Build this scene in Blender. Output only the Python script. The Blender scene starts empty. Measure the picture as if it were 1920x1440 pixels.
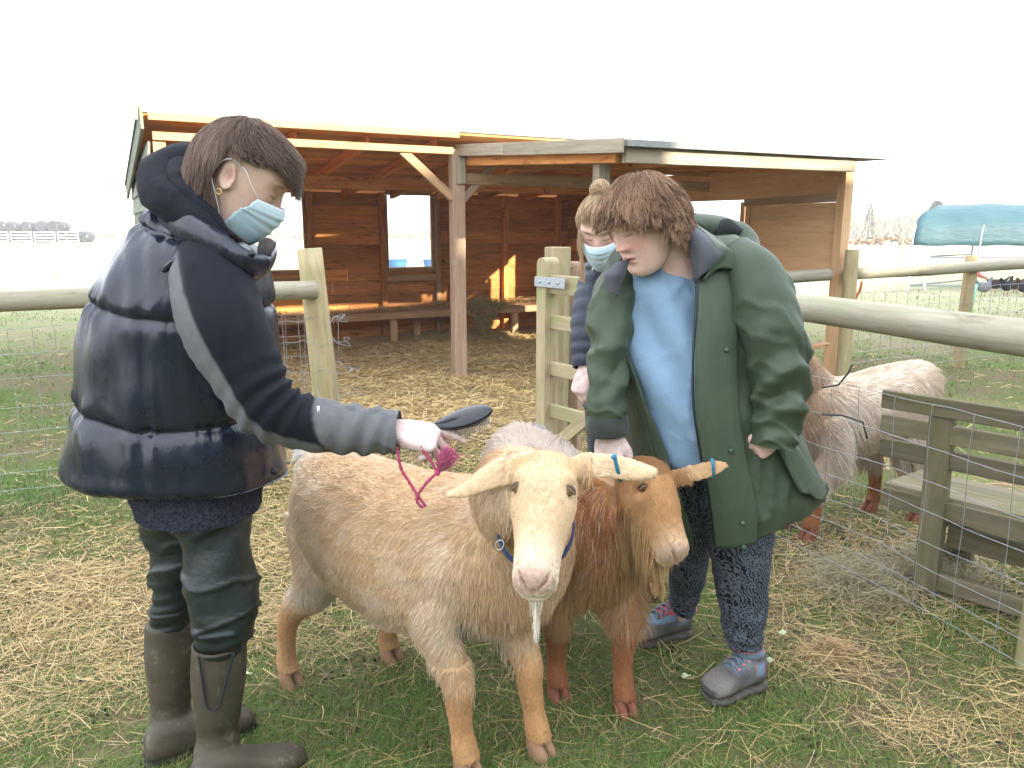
import bpy, bmesh, math, random
import numpy as np
from mathutils import Vector, Matrix, Euler, kdtree, noise as mnoise

random.seed(7); np.random.seed(7)
scene = bpy.context.scene
COL = scene.collection
R = math.radians

# ------------------------------------------------------------------ camera
FPX, CX, CY, CAMH = 1450.0, 960.0, 720.0, 1.42
TILT = math.atan(290 / 1450)
ct, st = math.cos(TILT), math.sin(TILT)
cam_data = bpy.data.cameras.new('camera')
cam_data.sensor_width = 36.0
cam_data.lens = FPX / 1920 * 36.0
cam_data.clip_start = 0.05
cam_data.clip_end = 3000
cam = bpy.data.objects.new('camera', cam_data)
COL.objects.link(cam)
cam.location = (0, 0, CAMH)
cam.rotation_euler = (math.pi / 2 - TILT, 0, 0)
scene.camera = cam

# ------------------------------------------------------------------ sky, sun, exposure
SUN_EL = R(14.5)
SUN_DIR = Vector((0.75, -0.66, 0)).normalized()          # horizontal direction towards the sun
SKYLOC = (0.0, 0.0, 0.0)
world = bpy.data.worlds.new('World')
scene.world = world
world.use_nodes = True
wn = world.node_tree
wn.nodes.clear()
w_out = wn.nodes.new('ShaderNodeOutputWorld')
w_bg = wn.nodes.new('ShaderNodeBackground')
w_sky = wn.nodes.new('ShaderNodeTexSky')
w_sky.sky_type = 'NISHITA'
w_sky.sun_disc = False
w_sky.sun_elevation = SUN_EL
w_sky.sun_rotation = math.atan2(SUN_DIR.x, SUN_DIR.y)
w_sky.dust_density = 1.5
w_sky.air_density = 1.0
w_tc = wn.nodes.new('ShaderNodeTexCoord')
w_map = wn.nodes.new('ShaderNodeMapping')
w_map.inputs['Scale'].default_value = (1.0, 1.0, 3.2)
w_map.inputs['Location'].default_value = SKYLOC
w_noise = wn.nodes.new('ShaderNodeTexNoise')
w_noise.inputs['Scale'].default_value = 1.6
w_noise.inputs['Detail'].default_value = 5
w_ramp = wn.nodes.new('ShaderNodeValToRGB')
w_ramp.color_ramp.elements[0].position = 0.30
w_ramp.color_ramp.elements[0].color = (0.45, 0.45, 0.45, 1)
w_ramp.color_ramp.elements[1].position = 0.52
w_ramp.color_ramp.elements[1].color = (1, 1, 1, 1)
w_mix = wn.nodes.new('ShaderNodeMix')
w_mix.data_type = 'RGBA'
w_mix.inputs[7].default_value = (8.3, 8.8, 9.6, 1)       # thin bright cloud
wn.links.new(w_tc.outputs['Generated'], w_map.inputs['Vector'])
wn.links.new(w_map.outputs['Vector'], w_noise.inputs['Vector'])
wn.links.new(w_noise.outputs['Fac'], w_ramp.inputs['Fac'])
wn.links.new(w_ramp.outputs['Color'], w_mix.inputs[0])
wn.links.new(w_sky.outputs['Color'], w_mix.inputs[6])
wn.links.new(w_mix.outputs[2], w_bg.inputs['Color'])
w_bg.inputs['Strength'].default_value = 0.12
wn.links.new(w_bg.outputs['Background'], w_out.inputs['Surface'])

sun_data = bpy.data.lights.new('sun', 'SUN')
sun_data.energy = 5.0
sun_data.angle = R(0.6)
sun_data.color = (1.0, 0.90, 0.74)
sun = bpy.data.objects.new('sun', sun_data)
COL.objects.link(sun)
to_sun = Vector((SUN_DIR.x * math.cos(SUN_EL), SUN_DIR.y * math.cos(SUN_EL), math.sin(SUN_EL)))
sun.rotation_euler = (-to_sun).to_track_quat('-Z', 'Y').to_euler()
sun.location = (20, -20, 20)

vs = scene.view_settings
vs.view_transform = 'Standard'
vs.look = 'None'
vs.gamma = 1.0
vs.use_curve_mapping = False
vs.exposure = 1.75
try:
    scene.cycles.max_bounces = 5
    scene.cycles.use_adaptive_sampling = True
    scene.cycles.adaptive_threshold = 0.025
    scene.cycles.volume_bounces = 0
    scene.cycles.diffuse_bounces = 3
    scene.cycles.transparent_max_bounces = 8
    scene.cycles.caustics_reflective = False
    scene.cycles.caustics_refractive = False
    scene.cycles_curves.shape = 'RIBBONS'
except Exception:
    pass

# ------------------------------------------------------------------ helpers
def ray(x, y):
    a = (x - CX) / FPX
    b = (CY - y) / FPX
    return Vector((a, ct + b * st, -st + b * ct))
def px(x, y, Y):
    """world point at depth Y seen at photo pixel (x, y)"""
    d = ray(x, y)
    return Vector((d.x * Y / d.y, Y, CAMH + d.z * Y / d.y))
def gp(x, y, z=0.0):
    d = ray(x, y)
    k = (z - CAMH) / d.z
    return Vector((d.x * k, d.y * k, z))
V = Vector

PW = {}                                                  # world matrices of things and parts, by object name
def reg(o, M=None):
    PW[o.name] = M.copy() if M is not None else Matrix.Identity(4)
    return o
def thing(name, label, cat, loc=(0, 0, 0), group=None):
    o = bpy.data.objects.new(name, None)
    o.empty_display_size = 0.1
    COL.objects.link(o)
    o.location = loc
    o['label'] = label
    o['category'] = cat
    if group:
        o['group'] = group
    PW[o.name] = Matrix.Translation(V(loc))
    return o
def tag(o, label, cat, group=None):
    o['label'] = label
    o['category'] = cat
    if group:
        o['group'] = group
    return o
def mesh_np(name, verts, faces, smooth=True, uv=None):
    """faces: int array (m,3) or (m,4), or list of lists"""
    me = bpy.data.meshes.new(name)
    verts = np.asarray(verts, dtype=np.float32)
    if isinstance(faces, np.ndarray):
        k = faces.shape[1]
        m = len(faces)
        me.vertices.add(len(verts))
        me.vertices.foreach_set('co', verts.ravel())
        me.loops.add(m * k)
        me.loops.foreach_set('vertex_index', faces.astype(np.int32).ravel())
        me.polygons.add(m)
        me.polygons.foreach_set('loop_start', np.arange(0, m * k, k, dtype=np.int32))
        me.update(calc_edges=True)
    else:
        me.from_pydata([tuple(v) for v in verts], [], [list(map(int, f)) for f in faces])
        me.update()
    if smooth:
        me.polygons.foreach_set('use_smooth', np.ones(len(me.polygons), dtype=bool))
    return me
def obj(name, me, mat=None, parent=None, M=None):
    o = bpy.data.objects.new(name, me)
    if M is not None:
        o.matrix_basis = M
    if mat is not None and len(me.materials) == 0:
        me.materials.append(mat)
    reg(o, M)
    if parent is not None:
        COL.objects.link(o)
        o.parent = parent
        o.matrix_parent_inverse = PW[parent.name].inverted()
    else:
        COL.objects.link(o)
    return o
def structure(o, kind='structure'):
    o['kind'] = kind
    return o

def catmull(P, n):
    """P (k,d) -> interpolated array with n steps per segment"""
    P = np.asarray(P, dtype=float)
    k = len(P)
    if k < 3:
        t = np.linspace(0, 1, n * (k - 1) + 1)[:, None]
        return P[0] * (1 - t) + P[-1] * t
    ext = np.vstack([2 * P[0] - P[1], P, 2 * P[-1] - P[-2]])
    out = []
    for i in range(k - 1):
        p0, p1, p2, p3 = ext[i], ext[i + 1], ext[i + 2], ext[i + 3]
        for s in range(n):
            t = s / n
            t2, t3 = t * t, t * t * t
            out.append(0.5 * ((2 * p1) + (-p0 + p2) * t + (2 * p0 - 5 * p1 + 4 * p2 - p3) * t2 + (-p0 + 3 * p1 - 3 * p2 + p3) * t3))
    out.append(P[-1])
    return np.array(out)

def grid_faces(m, n, wrap):
    i = np.arange(m - 1)[:, None]
    j = np.arange(n if wrap else n - 1)[None, :]
    a = i * n + j
    b = i * n + (j + 1) % n
    c = (i + 1) * n + (j + 1) % n
    d = (i + 1) * n + j
    return np.stack([a, b, c, d], -1).reshape(-1, 4)

def loft(rings, n=24, sub=4, cap=True, disp=None, expo=2.0, th0=0.0, th1=2 * math.pi):
    """rings: (center, A, B[, expo]) with half-axis vectors; theta 0 along A, pi/2 along B.
    Returns verts, faces(list of arrays quads), t and theta grids"""
    C = catmull([list(r[0]) for r in rings], sub)
    A = catmull([list(r[1]) for r in rings], sub)
    B = catmull([list(r[2]) for r in rings], sub)
    E = catmull([[r[3] if len(r) > 3 else expo] for r in rings], sub)[:, 0]
    m = len(C)
    full = abs((th1 - th0) - 2 * math.pi) < 1e-6
    if full:
        th = np.linspace(th0, th1, n, endpoint=False)
    else:
        th = np.linspace(th0, th1, n)
    c, s = np.cos(th), np.sin(th)
    pe = (2.0 / E)[:, None]
    cc = np.sign(c)[None, :] * np.abs(c)[None, :] ** pe
    ss = np.sign(s)[None, :] * np.abs(s)[None, :] ** pe
    P = C[:, None, :] + cc[..., None] * A[:, None, :] + ss[..., None] * B[:, None, :]
    tt = np.linspace(0, 1, m)[:, None] * np.ones((1, n))
    thg = th[None, :] * np.ones((m, 1))
    if disp is not None:
        Nn = cc[..., None] * (A / np.maximum(1e-9, (A ** 2).sum(1))[:, None])[:, None, :] + ss[..., None] * (B / np.maximum(1e-9, (B ** 2).sum(1))[:, None])[:, None, :]
        Nn /= np.maximum(1e-9, np.linalg.norm(Nn, axis=-1))[..., None]
        d = disp(P, tt, thg)
        P = P + Nn * d[..., None]
    verts = P.reshape(-1, 3)
    faces = grid_faces(m, n, full)
    if cap and full:
        # fan caps as quads collapse -> use centre vertices with degenerate-free tris stored as quads is avoided: add tris list
        v0 = len(verts)
        verts = np.vstack([verts, C[0], C[-1]])
        tri = []
        for j in range(n):
            tri.append([v0, (j + 1) % n, j])
            o = (m - 1) * n
            tri.append([v0 + 1, o + j, o + (j + 1) % n])
        return verts, [faces, np.array(tri)], tt, thg
    return verts, [faces], tt, thg

def join(parts):
    """parts: list of (verts, [facearrays]) -> verts, list of faces"""
    vs_, fs_ = [], []
    off = 0
    for p in parts:
        v, fl = p[0], p[1]
        vs_.append(np.asarray(v))
        for f in fl:
            fs_.extend((np.asarray(f) + off).tolist())
        off += len(v)
    return np.vstack(vs_), fs_

def tube(path, radii, n=12, sub=3, up=V((0.13, 0.2, 0.97)), flat=1.0, cap=True, expo=2.0, disp=None):
    """round tube through 3-D points; radii per point (scalar or (ra, rb))"""
    rings = []
    P = [V(p) for p in path]
    prevA = None
    for i, p in enumerate(P):
        t = (P[min(i + 1, len(P) - 1)] - P[max(i - 1, 0)]).normalized()
        A = up - t * up.dot(t) if prevA is None else prevA - t * prevA.dot(t)
        if A.length < 1e-4:
            A = t.orthogonal()
        A.normalize()
        prevA = A
        B = t.cross(A)
        r = radii[i] if isinstance(radii, list) else radii
        ra, rb = r if isinstance(r, (list, tuple)) else (r, r * flat)
        rings.append((p, A * ra, B * rb))
    return loft(rings, n=n, sub=sub, cap=cap, expo=expo, disp=disp)

def to_mesh(name, part, smooth=True):
    v, f = join([part])
    return mesh_np(name, v, f, smooth)

def remesh(parts, voxel, smooth_it=2, smooth_f=0.5):
    """voxel-union of closed parts -> (verts, polys ndarray quads)"""
    v, f = join(parts)
    me = mesh_np('tmp', v, f, False)
    o = bpy.data.objects.new('tmp', me)
    COL.objects.link(o)
    m = o.modifiers.new('r', 'REMESH')
    m.mode = 'VOXEL'
    m.voxel_size = voxel
    if smooth_it:
        s = o.modifiers.new('s', 'SMOOTH')
        s.factor = smooth_f
        s.iterations = smooth_it
    dg = bpy.context.evaluated_depsgraph_get()
    e = o.evaluated_get(dg)
    m2 = bpy.data.meshes.new_from_object(e)
    bpy.data.objects.remove(o)
    bpy.data.meshes.remove(me)
    return m2
def get_co(me):
    a = np.empty(len(me.vertices) * 3, dtype=np.float32)
    me.vertices.foreach_get('co', a)
    return a.reshape(-1, 3).astype(float)
def set_co(me, co):
    me.vertices.foreach_set('co', co.astype(np.float32).ravel())
    me.update()
def get_no(me):
    a = np.empty(len(me.vertices) * 3, dtype=np.float32)
    me.vertices.foreach_get('normal', a)
    return a.reshape(-1, 3).astype(float)
def set_tint(me, rgb, name='tint'):
    a = me.attributes.new(name, 'FLOAT_COLOR', 'POINT')
    c = np.ones((len(rgb), 4), dtype=np.float32)
    c[:, :3] = rgb
    a.data.foreach_set('color', c.ravel())
def smooth_all(me):
    me.polygons.foreach_set('use_smooth', np.ones(len(me.polygons), dtype=bool))
    me.update()

# cheap smooth value noise in numpy (sum of sines with random phases)
def wob(P, scale, seed=0, oct=3):
    rs = np.random.RandomState(seed)
    out = np.zeros(P.shape[:-1])
    amp = 1.0
    tot = 0
    for o in range(oct):
        for k in range(4):
            d = rs.normal(size=3)
            d /= np.linalg.norm(d)
            out += amp * np.sin((P @ d) * scale * (1 + 0.35 * rs.rand()) + rs.rand() * 6.28)
        tot += amp * 2.0
        amp *= 0.5
        scale *= 2.1
    return out / tot
def gauss(d2, s):
    return np.exp(-d2 / (2 * s * s))
def sstep(a, b, x):
    t = np.clip((x - a) / (b - a), 0, 1)
    return t * t * (3 - 2 * t)
def lerp(a, b, f):
    f = np.asarray(f)[..., None]
    return np.asarray(a) * (1 - f) + np.asarray(b) * f

# ------------------------------------------------------------------ materials
def srgb(r, g, b):
    f = lambda c: (c / 255 / 12.92) if c / 255 <= 0.04045 else ((c / 255 + 0.055) / 1.055) ** 2.4
    return (f(r), f(g), f(b))
def newmat(name, rough=0.7, spec=0.35):
    m = bpy.data.materials.new(name)
    m.use_nodes = True
    nt = m.node_tree
    b = nt.nodes['Principled BSDF']
    b.inputs['Roughness'].default_value = rough
    b.inputs['Specular IOR Level'].default_value = spec
    return m, nt, b
def nd(nt, t, **kw):
    n = nt.nodes.new(t)
    for k, v in kw.items():
        if k in n.inputs:
            n.inputs[k].default_value = v
        else:
            setattr(n, k, v)
    return n
def ramp(nt, fac, stops):
    r = nt.nodes.new('ShaderNodeValToRGB')
    e = r.color_ramp.elements
    while len(e) < len(stops):
        e.new(0.5)
    for i, (p, c) in enumerate(stops):
        e[i].position = p
        e[i].color = (c[0], c[1], c[2], 1)
    nt.links.new(fac, r.inputs['Fac'])
    return r.outputs['Color']
def coords(nt, scale=(1, 1, 1), rnd=True, kind='Object'):
    tc = nd(nt, 'ShaderNodeTexCoord')
    mp = nd(nt, 'ShaderNodeMapping')
    mp.inputs['Scale'].default_value = scale
    src = tc.outputs[kind]
    if rnd:
        oi = nd(nt, 'ShaderNodeObjectInfo')
        ml = nd(nt, 'ShaderNodeMath', operation='MULTIPLY')
        ml.inputs[1].default_value = 37.0
        nt.links.new(oi.outputs['Random'], ml.inputs[0])
        ad = nd(nt, 'ShaderNodeVectorMath', operation='ADD')
        nt.links.new(src, ad.inputs[0])
        nt.links.new(ml.outputs[0], ad.inputs[1])
        src = ad.outputs[0]
    nt.links.new(src, mp.inputs['Vector'])
    return mp.outputs['Vector']
def noise(nt, vec, scale, detail=4, rough=0.55, dist=0.0):
    n = nd(nt, 'ShaderNodeTexNoise')
    n.inputs['Scale'].default_value = scale
    n.inputs['Detail'].default_value = detail
    n.inputs['Roughness'].default_value = rough
    n.inputs['Distortion'].default_value = dist
    if vec is not None:
        nt.links.new(vec, n.inputs['Vector'])
    return n.outputs['Fac']
def mixc(nt, fac, a, b, mode='MIX'):
    m = nd(nt, 'ShaderNodeMix', data_type='RGBA', blend_type=mode)
    for sock, v in ((0, fac), (6, a), (7, b)):
        if hasattr(v, 'links') or hasattr(v, 'is_linked'):
            nt.links.new(v, m.inputs[sock])
        else:
            m.inputs[sock].default_value = v if not isinstance(v, tuple) else (*v, 1)
    return m.outputs[2]
def bump(nt, b, h, strength=0.3, dist=0.01):
    n = nd(nt, 'ShaderNodeBump')
    n.inputs['Strength'].default_value = strength
    n.inputs['Distance'].default_value = dist
    nt.links.new(h, n.inputs['Height'])
    nt.links.new(n.outputs['Normal'], b.inputs['Normal'])
def wood(name, light, dark, grain=16, rough=0.75, knots=0.5, vary=0.25, moss=None, bstr=0.35):
    """timber with its grain along local X"""
    m, nt, b = newmat(name, rough, 0.25)
    v = coords(nt, (1.0, grain, grain))
    g = noise(nt, v, 2.2, 6, 0.6, 0.8)
    c = ramp(nt, g, [(0.30, dark), (0.72, light)])
    v2 = coords(nt, (2.2, 9, 9))
    k = noise(nt, v2, 1.6, 3, 0.5, 1.6)
    kf = ramp(nt, k, [(0.60, (0, 0, 0)), (0.74, (knots, knots, knots))])
    c = mixc(nt, kf, c, (dark[0] * 0.45, dark[1] * 0.4, dark[2] * 0.4))
    oi = nd(nt, 'ShaderNodeObjectInfo')
    hv = nd(nt, 'ShaderNodeMapRange')
    hv.inputs['To Min'].default_value = 1 - vary
    hv.inputs['To Max'].default_value = 1 + vary
    nt.links.new(oi.outputs['Random'], hv.inputs['Value'])
    hs = nd(nt, 'ShaderNodeHueSaturation')
    nt.links.new(hv.outputs[0], hs.inputs['Value'])
    nt.links.new(c, hs.inputs['Color'])
    c = hs.outputs['Color']
    if moss:
        v3 = coords(nt, (1, 1, 1))
        mf = noise(nt, v3, 5.0, 5, 0.65)
        mf = ramp(nt, mf, [(0.48, (0, 0, 0)), (0.66, (0.75, 0.75, 0.75))])
        c = mixc(nt, mf, c, moss)
    nt.links.new(c, b.inputs['Base Color'])
    bump(nt, b, g, bstr, 0.004)
    return m
def cloth(name, col, col2=None, scale=30, rough=0.85, bstr=0.25, bscale=220, sheen=0.15, spec=0.25, fold=0.0, fscale=9):
    m, nt, b = newmat(name, rough, spec)
    v = coords(nt, (1, 1, 1), rnd=False)
    g = noise(nt, v, scale, 4)
    col2 = col2 or tuple(x * 0.75 for x in col)
    c = ramp(nt, g, [(0.3, col2), (0.7, col)])
    nt.links.new(c, b.inputs['Base Color'])
    b.inputs['Sheen Weight'].default_value = sheen
    h = noise(nt, v, bscale, 2)
    if fold > 0:
        f2 = noise(nt, v, fscale, 3, 0.5, 1.2)
        ad = nd(nt, 'ShaderNodeMath', operation='MULTIPLY_ADD')
        ad.inputs[1].default_value = fold
        nt.links.new(f2, ad.inputs[0])
        nt.links.new(h, ad.inputs[2])
        h = ad.outputs[0]
    bump(nt, b, h, bstr, 0.004)
    return m
def tintmat(name, rough=0.6, spec=0.3, var=0.0, vscale=60, bstr=0.0, bscale=120, sss=0.0, sheen=0.0):
    """colour from the mesh's own 'tint' attribute"""
    m, nt, b = newmat(name, rough, spec)
    a = nd(nt, 'ShaderNodeAttribute', attribute_name='tint')
    c = a.outputs['Color']
    if var > 0:
        v = coords(nt, (1, 1, 1), rnd=False)
        g = noise(nt, v, vscale, 4)
        c2 = ramp(nt, g, [(0.3, (1 - var,) * 3), (0.7, (1 + var * 0.4,) * 3)])
        c = mixc(nt, 1.0, c, c2, 'MULTIPLY')
    nt.links.new(c, b.inputs['Base Color'])
    if bstr > 0:
        v = coords(nt, (1, 1, 1), rnd=False)
        bump(nt, b, noise(nt, v, bscale, 3), bstr, 0.003)
    if sss > 0:
        b.inputs['Subsurface Weight'].default_value = sss
        b.inputs['Subsurface Radius'].default_value = (0.012, 0.005, 0.003)
        b.inputs['Subsurface Scale'].default_value = 1.0
    b.inputs['Sheen Weight'].default_value = sheen
    return m
def plain(name, col, rough=0.5, spec=0.4, metal=0.0, var=0.15, scale=40, bstr=0.1):
    m, nt, b = newmat(name, rough, spec)
    v = coords(nt, (1, 1, 1))
    g = noise(nt, v, scale, 4)
    c = ramp(nt, g, [(0.3, tuple(x * (1 - var) for x in col)), (0.7, tuple(min(1, x * (1 + var)) for x in col))])
    nt.links.new(c, b.inputs['Base Color'])
    b.inputs['Metallic'].default_value = metal
    if bstr:
        bump(nt, b, g, bstr, 0.003)
    return m

# ------------------------------------------------------------------ timber pieces
def frame_matrix(p0, p1, up):
    x = (p1 - p0).normalized()
    z = (up - x * up.dot(x))
    if z.length < 1e-5:
        z = x.orthogonal()
    z.normalize()
    y = z.cross(x)
    M = Matrix((x, y, z)).transposed().to_4x4()
    M.translation = (p0 + p1) * 0.5
    return M
def plank(name, p0, p1, w, t, mat, parent, up=V((0, 0, 1)), bev=0.003, rough=0.0, seed=None):
    """squared timber from p0 to p1; w along 'up', t across"""
    p0, p1 = V(p0), V(p1)
    L = (p1 - p0).length
    bm = bmesh.new()
    nseg = max(1, int(L / 0.25)) if rough > 0 else 1
    bmesh.ops.create_cube(bm, size=1.0)
    if bev > 0:
        bmesh.ops.scale(bm, vec=(L, t, w), verts=bm.verts)
        bmesh.ops.bevel(bm, geom=list(bm.edges), offset=min(bev, t * 0.3, w * 0.3), segments=1, affect='EDGES')
    else:
        bmesh.ops.scale(bm, vec=(L, t, w), verts=bm.verts)
    if rough > 0:
        for k in range(1, nseg):
            x = -L / 2 + L * k / nseg
            bmesh.ops.bisect_plane(bm, geom=list(bm.verts) + list(bm.edges) + list(bm.faces), plane_co=(x, 0, 0), plane_no=(1, 0, 0))
        sd = random.random() * 100 if seed is None else seed
        for v in bm.verts:
            s = 1 if v.co.z > 0 else -1
            v.co.z += rough * mnoise.noise(V((v.co.x * 1.8 + sd, s * 9.1, 0)))
            v.co.y += rough * 0.25 * mnoise.noise(V((v.co.x * 1.1, s * 3.3, sd)))
    me = bpy.data.meshes.new(name)
    bm.to_mesh(me)
    bm.free()
    return obj(name, me, mat, parent, frame_matrix(p0, p1, V(up)))
def log(name, p0, p1, r, mat, parent, n=14, wobble=0.006, r1=None, chamfer=0.01, seg=10):
    p0, p1 = V(p0), V(p1)
    L = (p1 - p0).length
    r1 = r1 or r
    sd = random.randint(0, 9999)
    rings = []
    for i in range(seg + 1):
        t = i / seg
        x = -L / 2 + L * t
        rr = r + (r1 - r) * t
        rr *= 1 + wobble * 8 * mnoise.noise(V((x * 2.3, sd, 0)))
        rings.append((V((x, wobble * 2 * mnoise.noise(V((x * 0.9, sd, 5))), wobble * 2 * mnoise.noise(V((x * 0.9, sd, 9))))), V((0, rr, 0)), V((0, 0, rr))))
    a = rings[0]
    rings.insert(0, (a[0] - V((0.001, 0, 0)), a[1] * (1 - chamfer / r), a[2] * (1 - chamfer / r)))
    a = rings[-1]
    rings.append((a[0] + V((0.001, 0, 0)), a[1] * (1 - chamfer / r), a[2] * (1 - chamfer / r)))
    part = loft(rings, n=n, sub=1)
    me = to_mesh(name, part)
    # flat ends
    for p in me.polygons:
        if abs(p.normal.x) > 0.9:
            p.use_smooth = False
    return obj(name, me, mat, parent, frame_matrix(p0, p1, V((0, 0, 1)) if abs((p1 - p0).normalized().z) < 0.9 else V((1, 0, 0))))
def wires(name, paths, r, mat, parent, n=5):
    parts = []
    for p in paths:
        parts.append(tube(p, r, n=n, sub=1, cap=False))
    v, f = join(parts)
    return obj(name, mesh_np(name, v, f), mat, parent)
# ================================================================== ground
def gh(x, y):
    P = np.stack([np.asarray(x, float), np.asarray(y, float), np.zeros_like(np.asarray(x, float))], -1)
    near = 1 - sstep(10, 30, np.hypot(x, y))
    return near * (0.014 * wob(P, 2.6, 3, 2) + 0.007 * wob(P, 13.0, 4, 2) - 0.004)
def gz(x, y):
    return float(gh(np.array([x]), np.array([y]))[0])

ns = 300
sgrid = np.linspace(-1, 1, ns)
gx = 900 * np.sinh(9.5 * sgrid) / math.sinh(9.5)
gy = 900 * np.sinh(9.5 * sgrid) / math.sinh(9.5) + 2.6
GXX, GYY = np.meshgrid(gx, gy)
gv = np.stack([GXX, GYY, gh(GXX, GYY)], -1).reshape(-1, 3)
mat_ground, nt, b = newmat('pasture_soil', 0.95, 0.1)
v = coords(nt, (1, 1, 1), rnd=False)
n1 = noise(nt, v, 1.3, 6, 0.6, 0.4)
n2 = noise(nt, v, 14, 6, 0.7)
n3 = noise(nt, v, 75, 4, 0.7)
green = ramp(nt, n3, [(0.25, (0.042, 0.070, 0.016)), (0.75, (0.14, 0.19, 0.05))])
soil = ramp(nt, n3, [(0.25, (0.075, 0.058, 0.036)), (0.75, (0.23, 0.175, 0.105))])
sel = nd(nt, 'ShaderNodeMath', operation='MULTIPLY_ADD')
nt.links.new(n2, sel.inputs[0]); sel.inputs[1].default_value = 0.7
nt.links.new(n1, sel.inputs[2])
sf = ramp(nt, sel.outputs[0], [(0.72, (0, 0, 0)), (0.98, (1, 1, 1))])
near_c = mixc(nt, sf, green, soil)
far_g = ramp(nt, noise(nt, v, 0.35, 8, 0.68), [(0.3, (0.38, 0.39, 0.22)), (0.7, (0.56, 0.53, 0.35))])  # dry far pasture, its colour whitened to stand in for overexposed sunlight
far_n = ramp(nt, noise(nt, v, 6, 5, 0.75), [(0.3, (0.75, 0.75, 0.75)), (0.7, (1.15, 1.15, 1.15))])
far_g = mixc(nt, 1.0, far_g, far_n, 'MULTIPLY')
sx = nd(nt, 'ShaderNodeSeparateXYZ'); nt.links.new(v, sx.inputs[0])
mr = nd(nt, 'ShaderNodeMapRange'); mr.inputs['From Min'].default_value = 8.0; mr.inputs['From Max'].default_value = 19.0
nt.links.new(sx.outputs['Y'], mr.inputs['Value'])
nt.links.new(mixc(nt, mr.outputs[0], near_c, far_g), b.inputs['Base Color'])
bump(nt, b, n3, 0.6, 0.02)
ground = structure(obj('ground', mesh_np('ground', gv, grid_faces(ns, ns, False)), mat_ground))

# ================================================================== unseen barns, added and stepped behind the viewpoint to shade the pen
mat_tin, nt, b = newmat('corrugated_sheet', 0.6, 0.3)
v = coords(nt, (1, 1, 1))
nt.links.new(ramp(nt, noise(nt, v, 3, 5), [(0.3, (0.10, 0.13, 0.11)), (0.7, (0.18, 0.21, 0.18))]), b.inputs['Base Color'])
EW = V((0.66, 0.75, 0)).normalized()
def sunpt(t, w, z=0):
    return -SUN_DIR * t + EW * w + V((0, 0, z))
def unseen_barn(name, label, w0, w1, t0, depth, top):
    root = thing(name, label, 'shade_barn', sunpt(t0 - depth / 2, (w0 + w1) / 2))
    eave = top - 1.0
    # front wall, corrugated profile as real geometry
    xs = np.arange(w0, w1 + 0.01, 0.12)
    for tt, nm in ((t0, 'wall'), (t0 - depth, 'wall')):
        vv = []
        for i, w in enumerate(xs):
            o = 0.02 if i % 2 else -0.02
            for z in (-0.1, eave):
                vv.append(sunpt(tt + o, w, z))
        f = [[2 * i, 2 * i + 2, 2 * i + 3, 2 * i + 1] for i in range(len(xs) - 1)]
        obj(nm, mesh_np(nm, np.array([list(q) for q in vv]), np.array(f), False), mat_tin, root)
    for w in (w0, w1):
        vv = [sunpt(t0, w, -0.1), sunpt(t0 - depth, w, -0.1), sunpt(t0 - depth, w, eave), sunpt(t0 - depth / 2, w, top), sunpt(t0, w, eave)]
        obj('gable_wall', mesh_np('gable_wall', np.array([list(q) for q in vv]), [[0, 1, 2, 3, 4]], False), mat_tin, root)
    for s in (1, -1):
        e = t0 + 0.3 if s > 0 else t0 - depth - 0.3
        vv = [sunpt(e, w0 - 0.2, eave - 0.05), sunpt(e, w1 + 0.2, eave - 0.05), sunpt(t0 - depth / 2, w1 + 0.2, top + 0.03), sunpt(t0 - depth / 2, w0 - 0.2, top + 0.03)]
        obj('roof', mesh_np('roof', np.array([list(q) for q in vv]), [[0, 1, 2, 3]], False), mat_tin, root)
te = math.tan(SUN_EL)
unseen_barn('shade_barn', 'unseen tall corrugated building added behind the viewpoint to shade the pen', -22, 4.9, -8, 6, (12.6 + 11) * te)
unseen_barn('shade_barn', 'unseen lower corrugated building added beside the tall one to lower the shade edge', 5.2, 7.3, -8, 6, (9.6 + 11) * te)
unseen_barn('shade_barn', 'unseen long low corrugated building added at the right to set the shade edge', 7.6, 40, -8, 6, (6.0 + 11) * te)

# ================================================================== the open-fronted goat shed
w_dark = wood('shed_board_wood', (0.82, 0.385, 0.125), (0.47, 0.18, 0.052), 13, 0.8, 0.9, 0.3)
w_new = wood('new_larch_wood', (0.78, 0.52, 0.30), (0.62, 0.37, 0.19), 10, 0.7, 0.35, 0.12)
w_frame = wood('shed_frame_wood', (0.56, 0.37, 0.21), (0.36, 0.21, 0.11), 12, 0.75, 0.4, 0.15)
w_post = wood('grey_brown_post_wood', (0.46, 0.33, 0.235), (0.30, 0.20, 0.135), 14, 0.8, 0.4, 0.1)
w_grey = wood('weathered_cladding', (0.30, 0.31, 0.26), (0.16, 0.17, 0.14), 14, 0.9, 0.4, 0.15, moss=(0.16, 0.19, 0.10))
w_fasc = wood('weathered_fascia', (0.42, 0.37, 0.29), (0.25, 0.20, 0.14), 14, 0.85, 0.3, 0.1)
mat_felt, nt, b = newmat('roof_felt', 0.95, 0.1)
v = coords(nt, (1, 1, 1), rnd=False)
nt.links.new(ramp(nt, noise(nt, v, 180, 3, 0.8), [(0.35, (0.12, 0.13, 0.13)), (0.65, (0.42, 0.43, 0.42))]), b.inputs['Base Color'])
mat_glass, nt, b = newmat('window_pane', 0.05, 0.5)
b.inputs['Transmission Weight'].default_value = 1.0
b.inputs['Roughness'].default_value = 0.02
b.inputs['IOR'].default_value = 1.0
b.inputs['Alpha'].default_value = 0.35
b.inputs['Base Color'].default_value = (0.95, 0.97, 0.98, 1)

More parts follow.
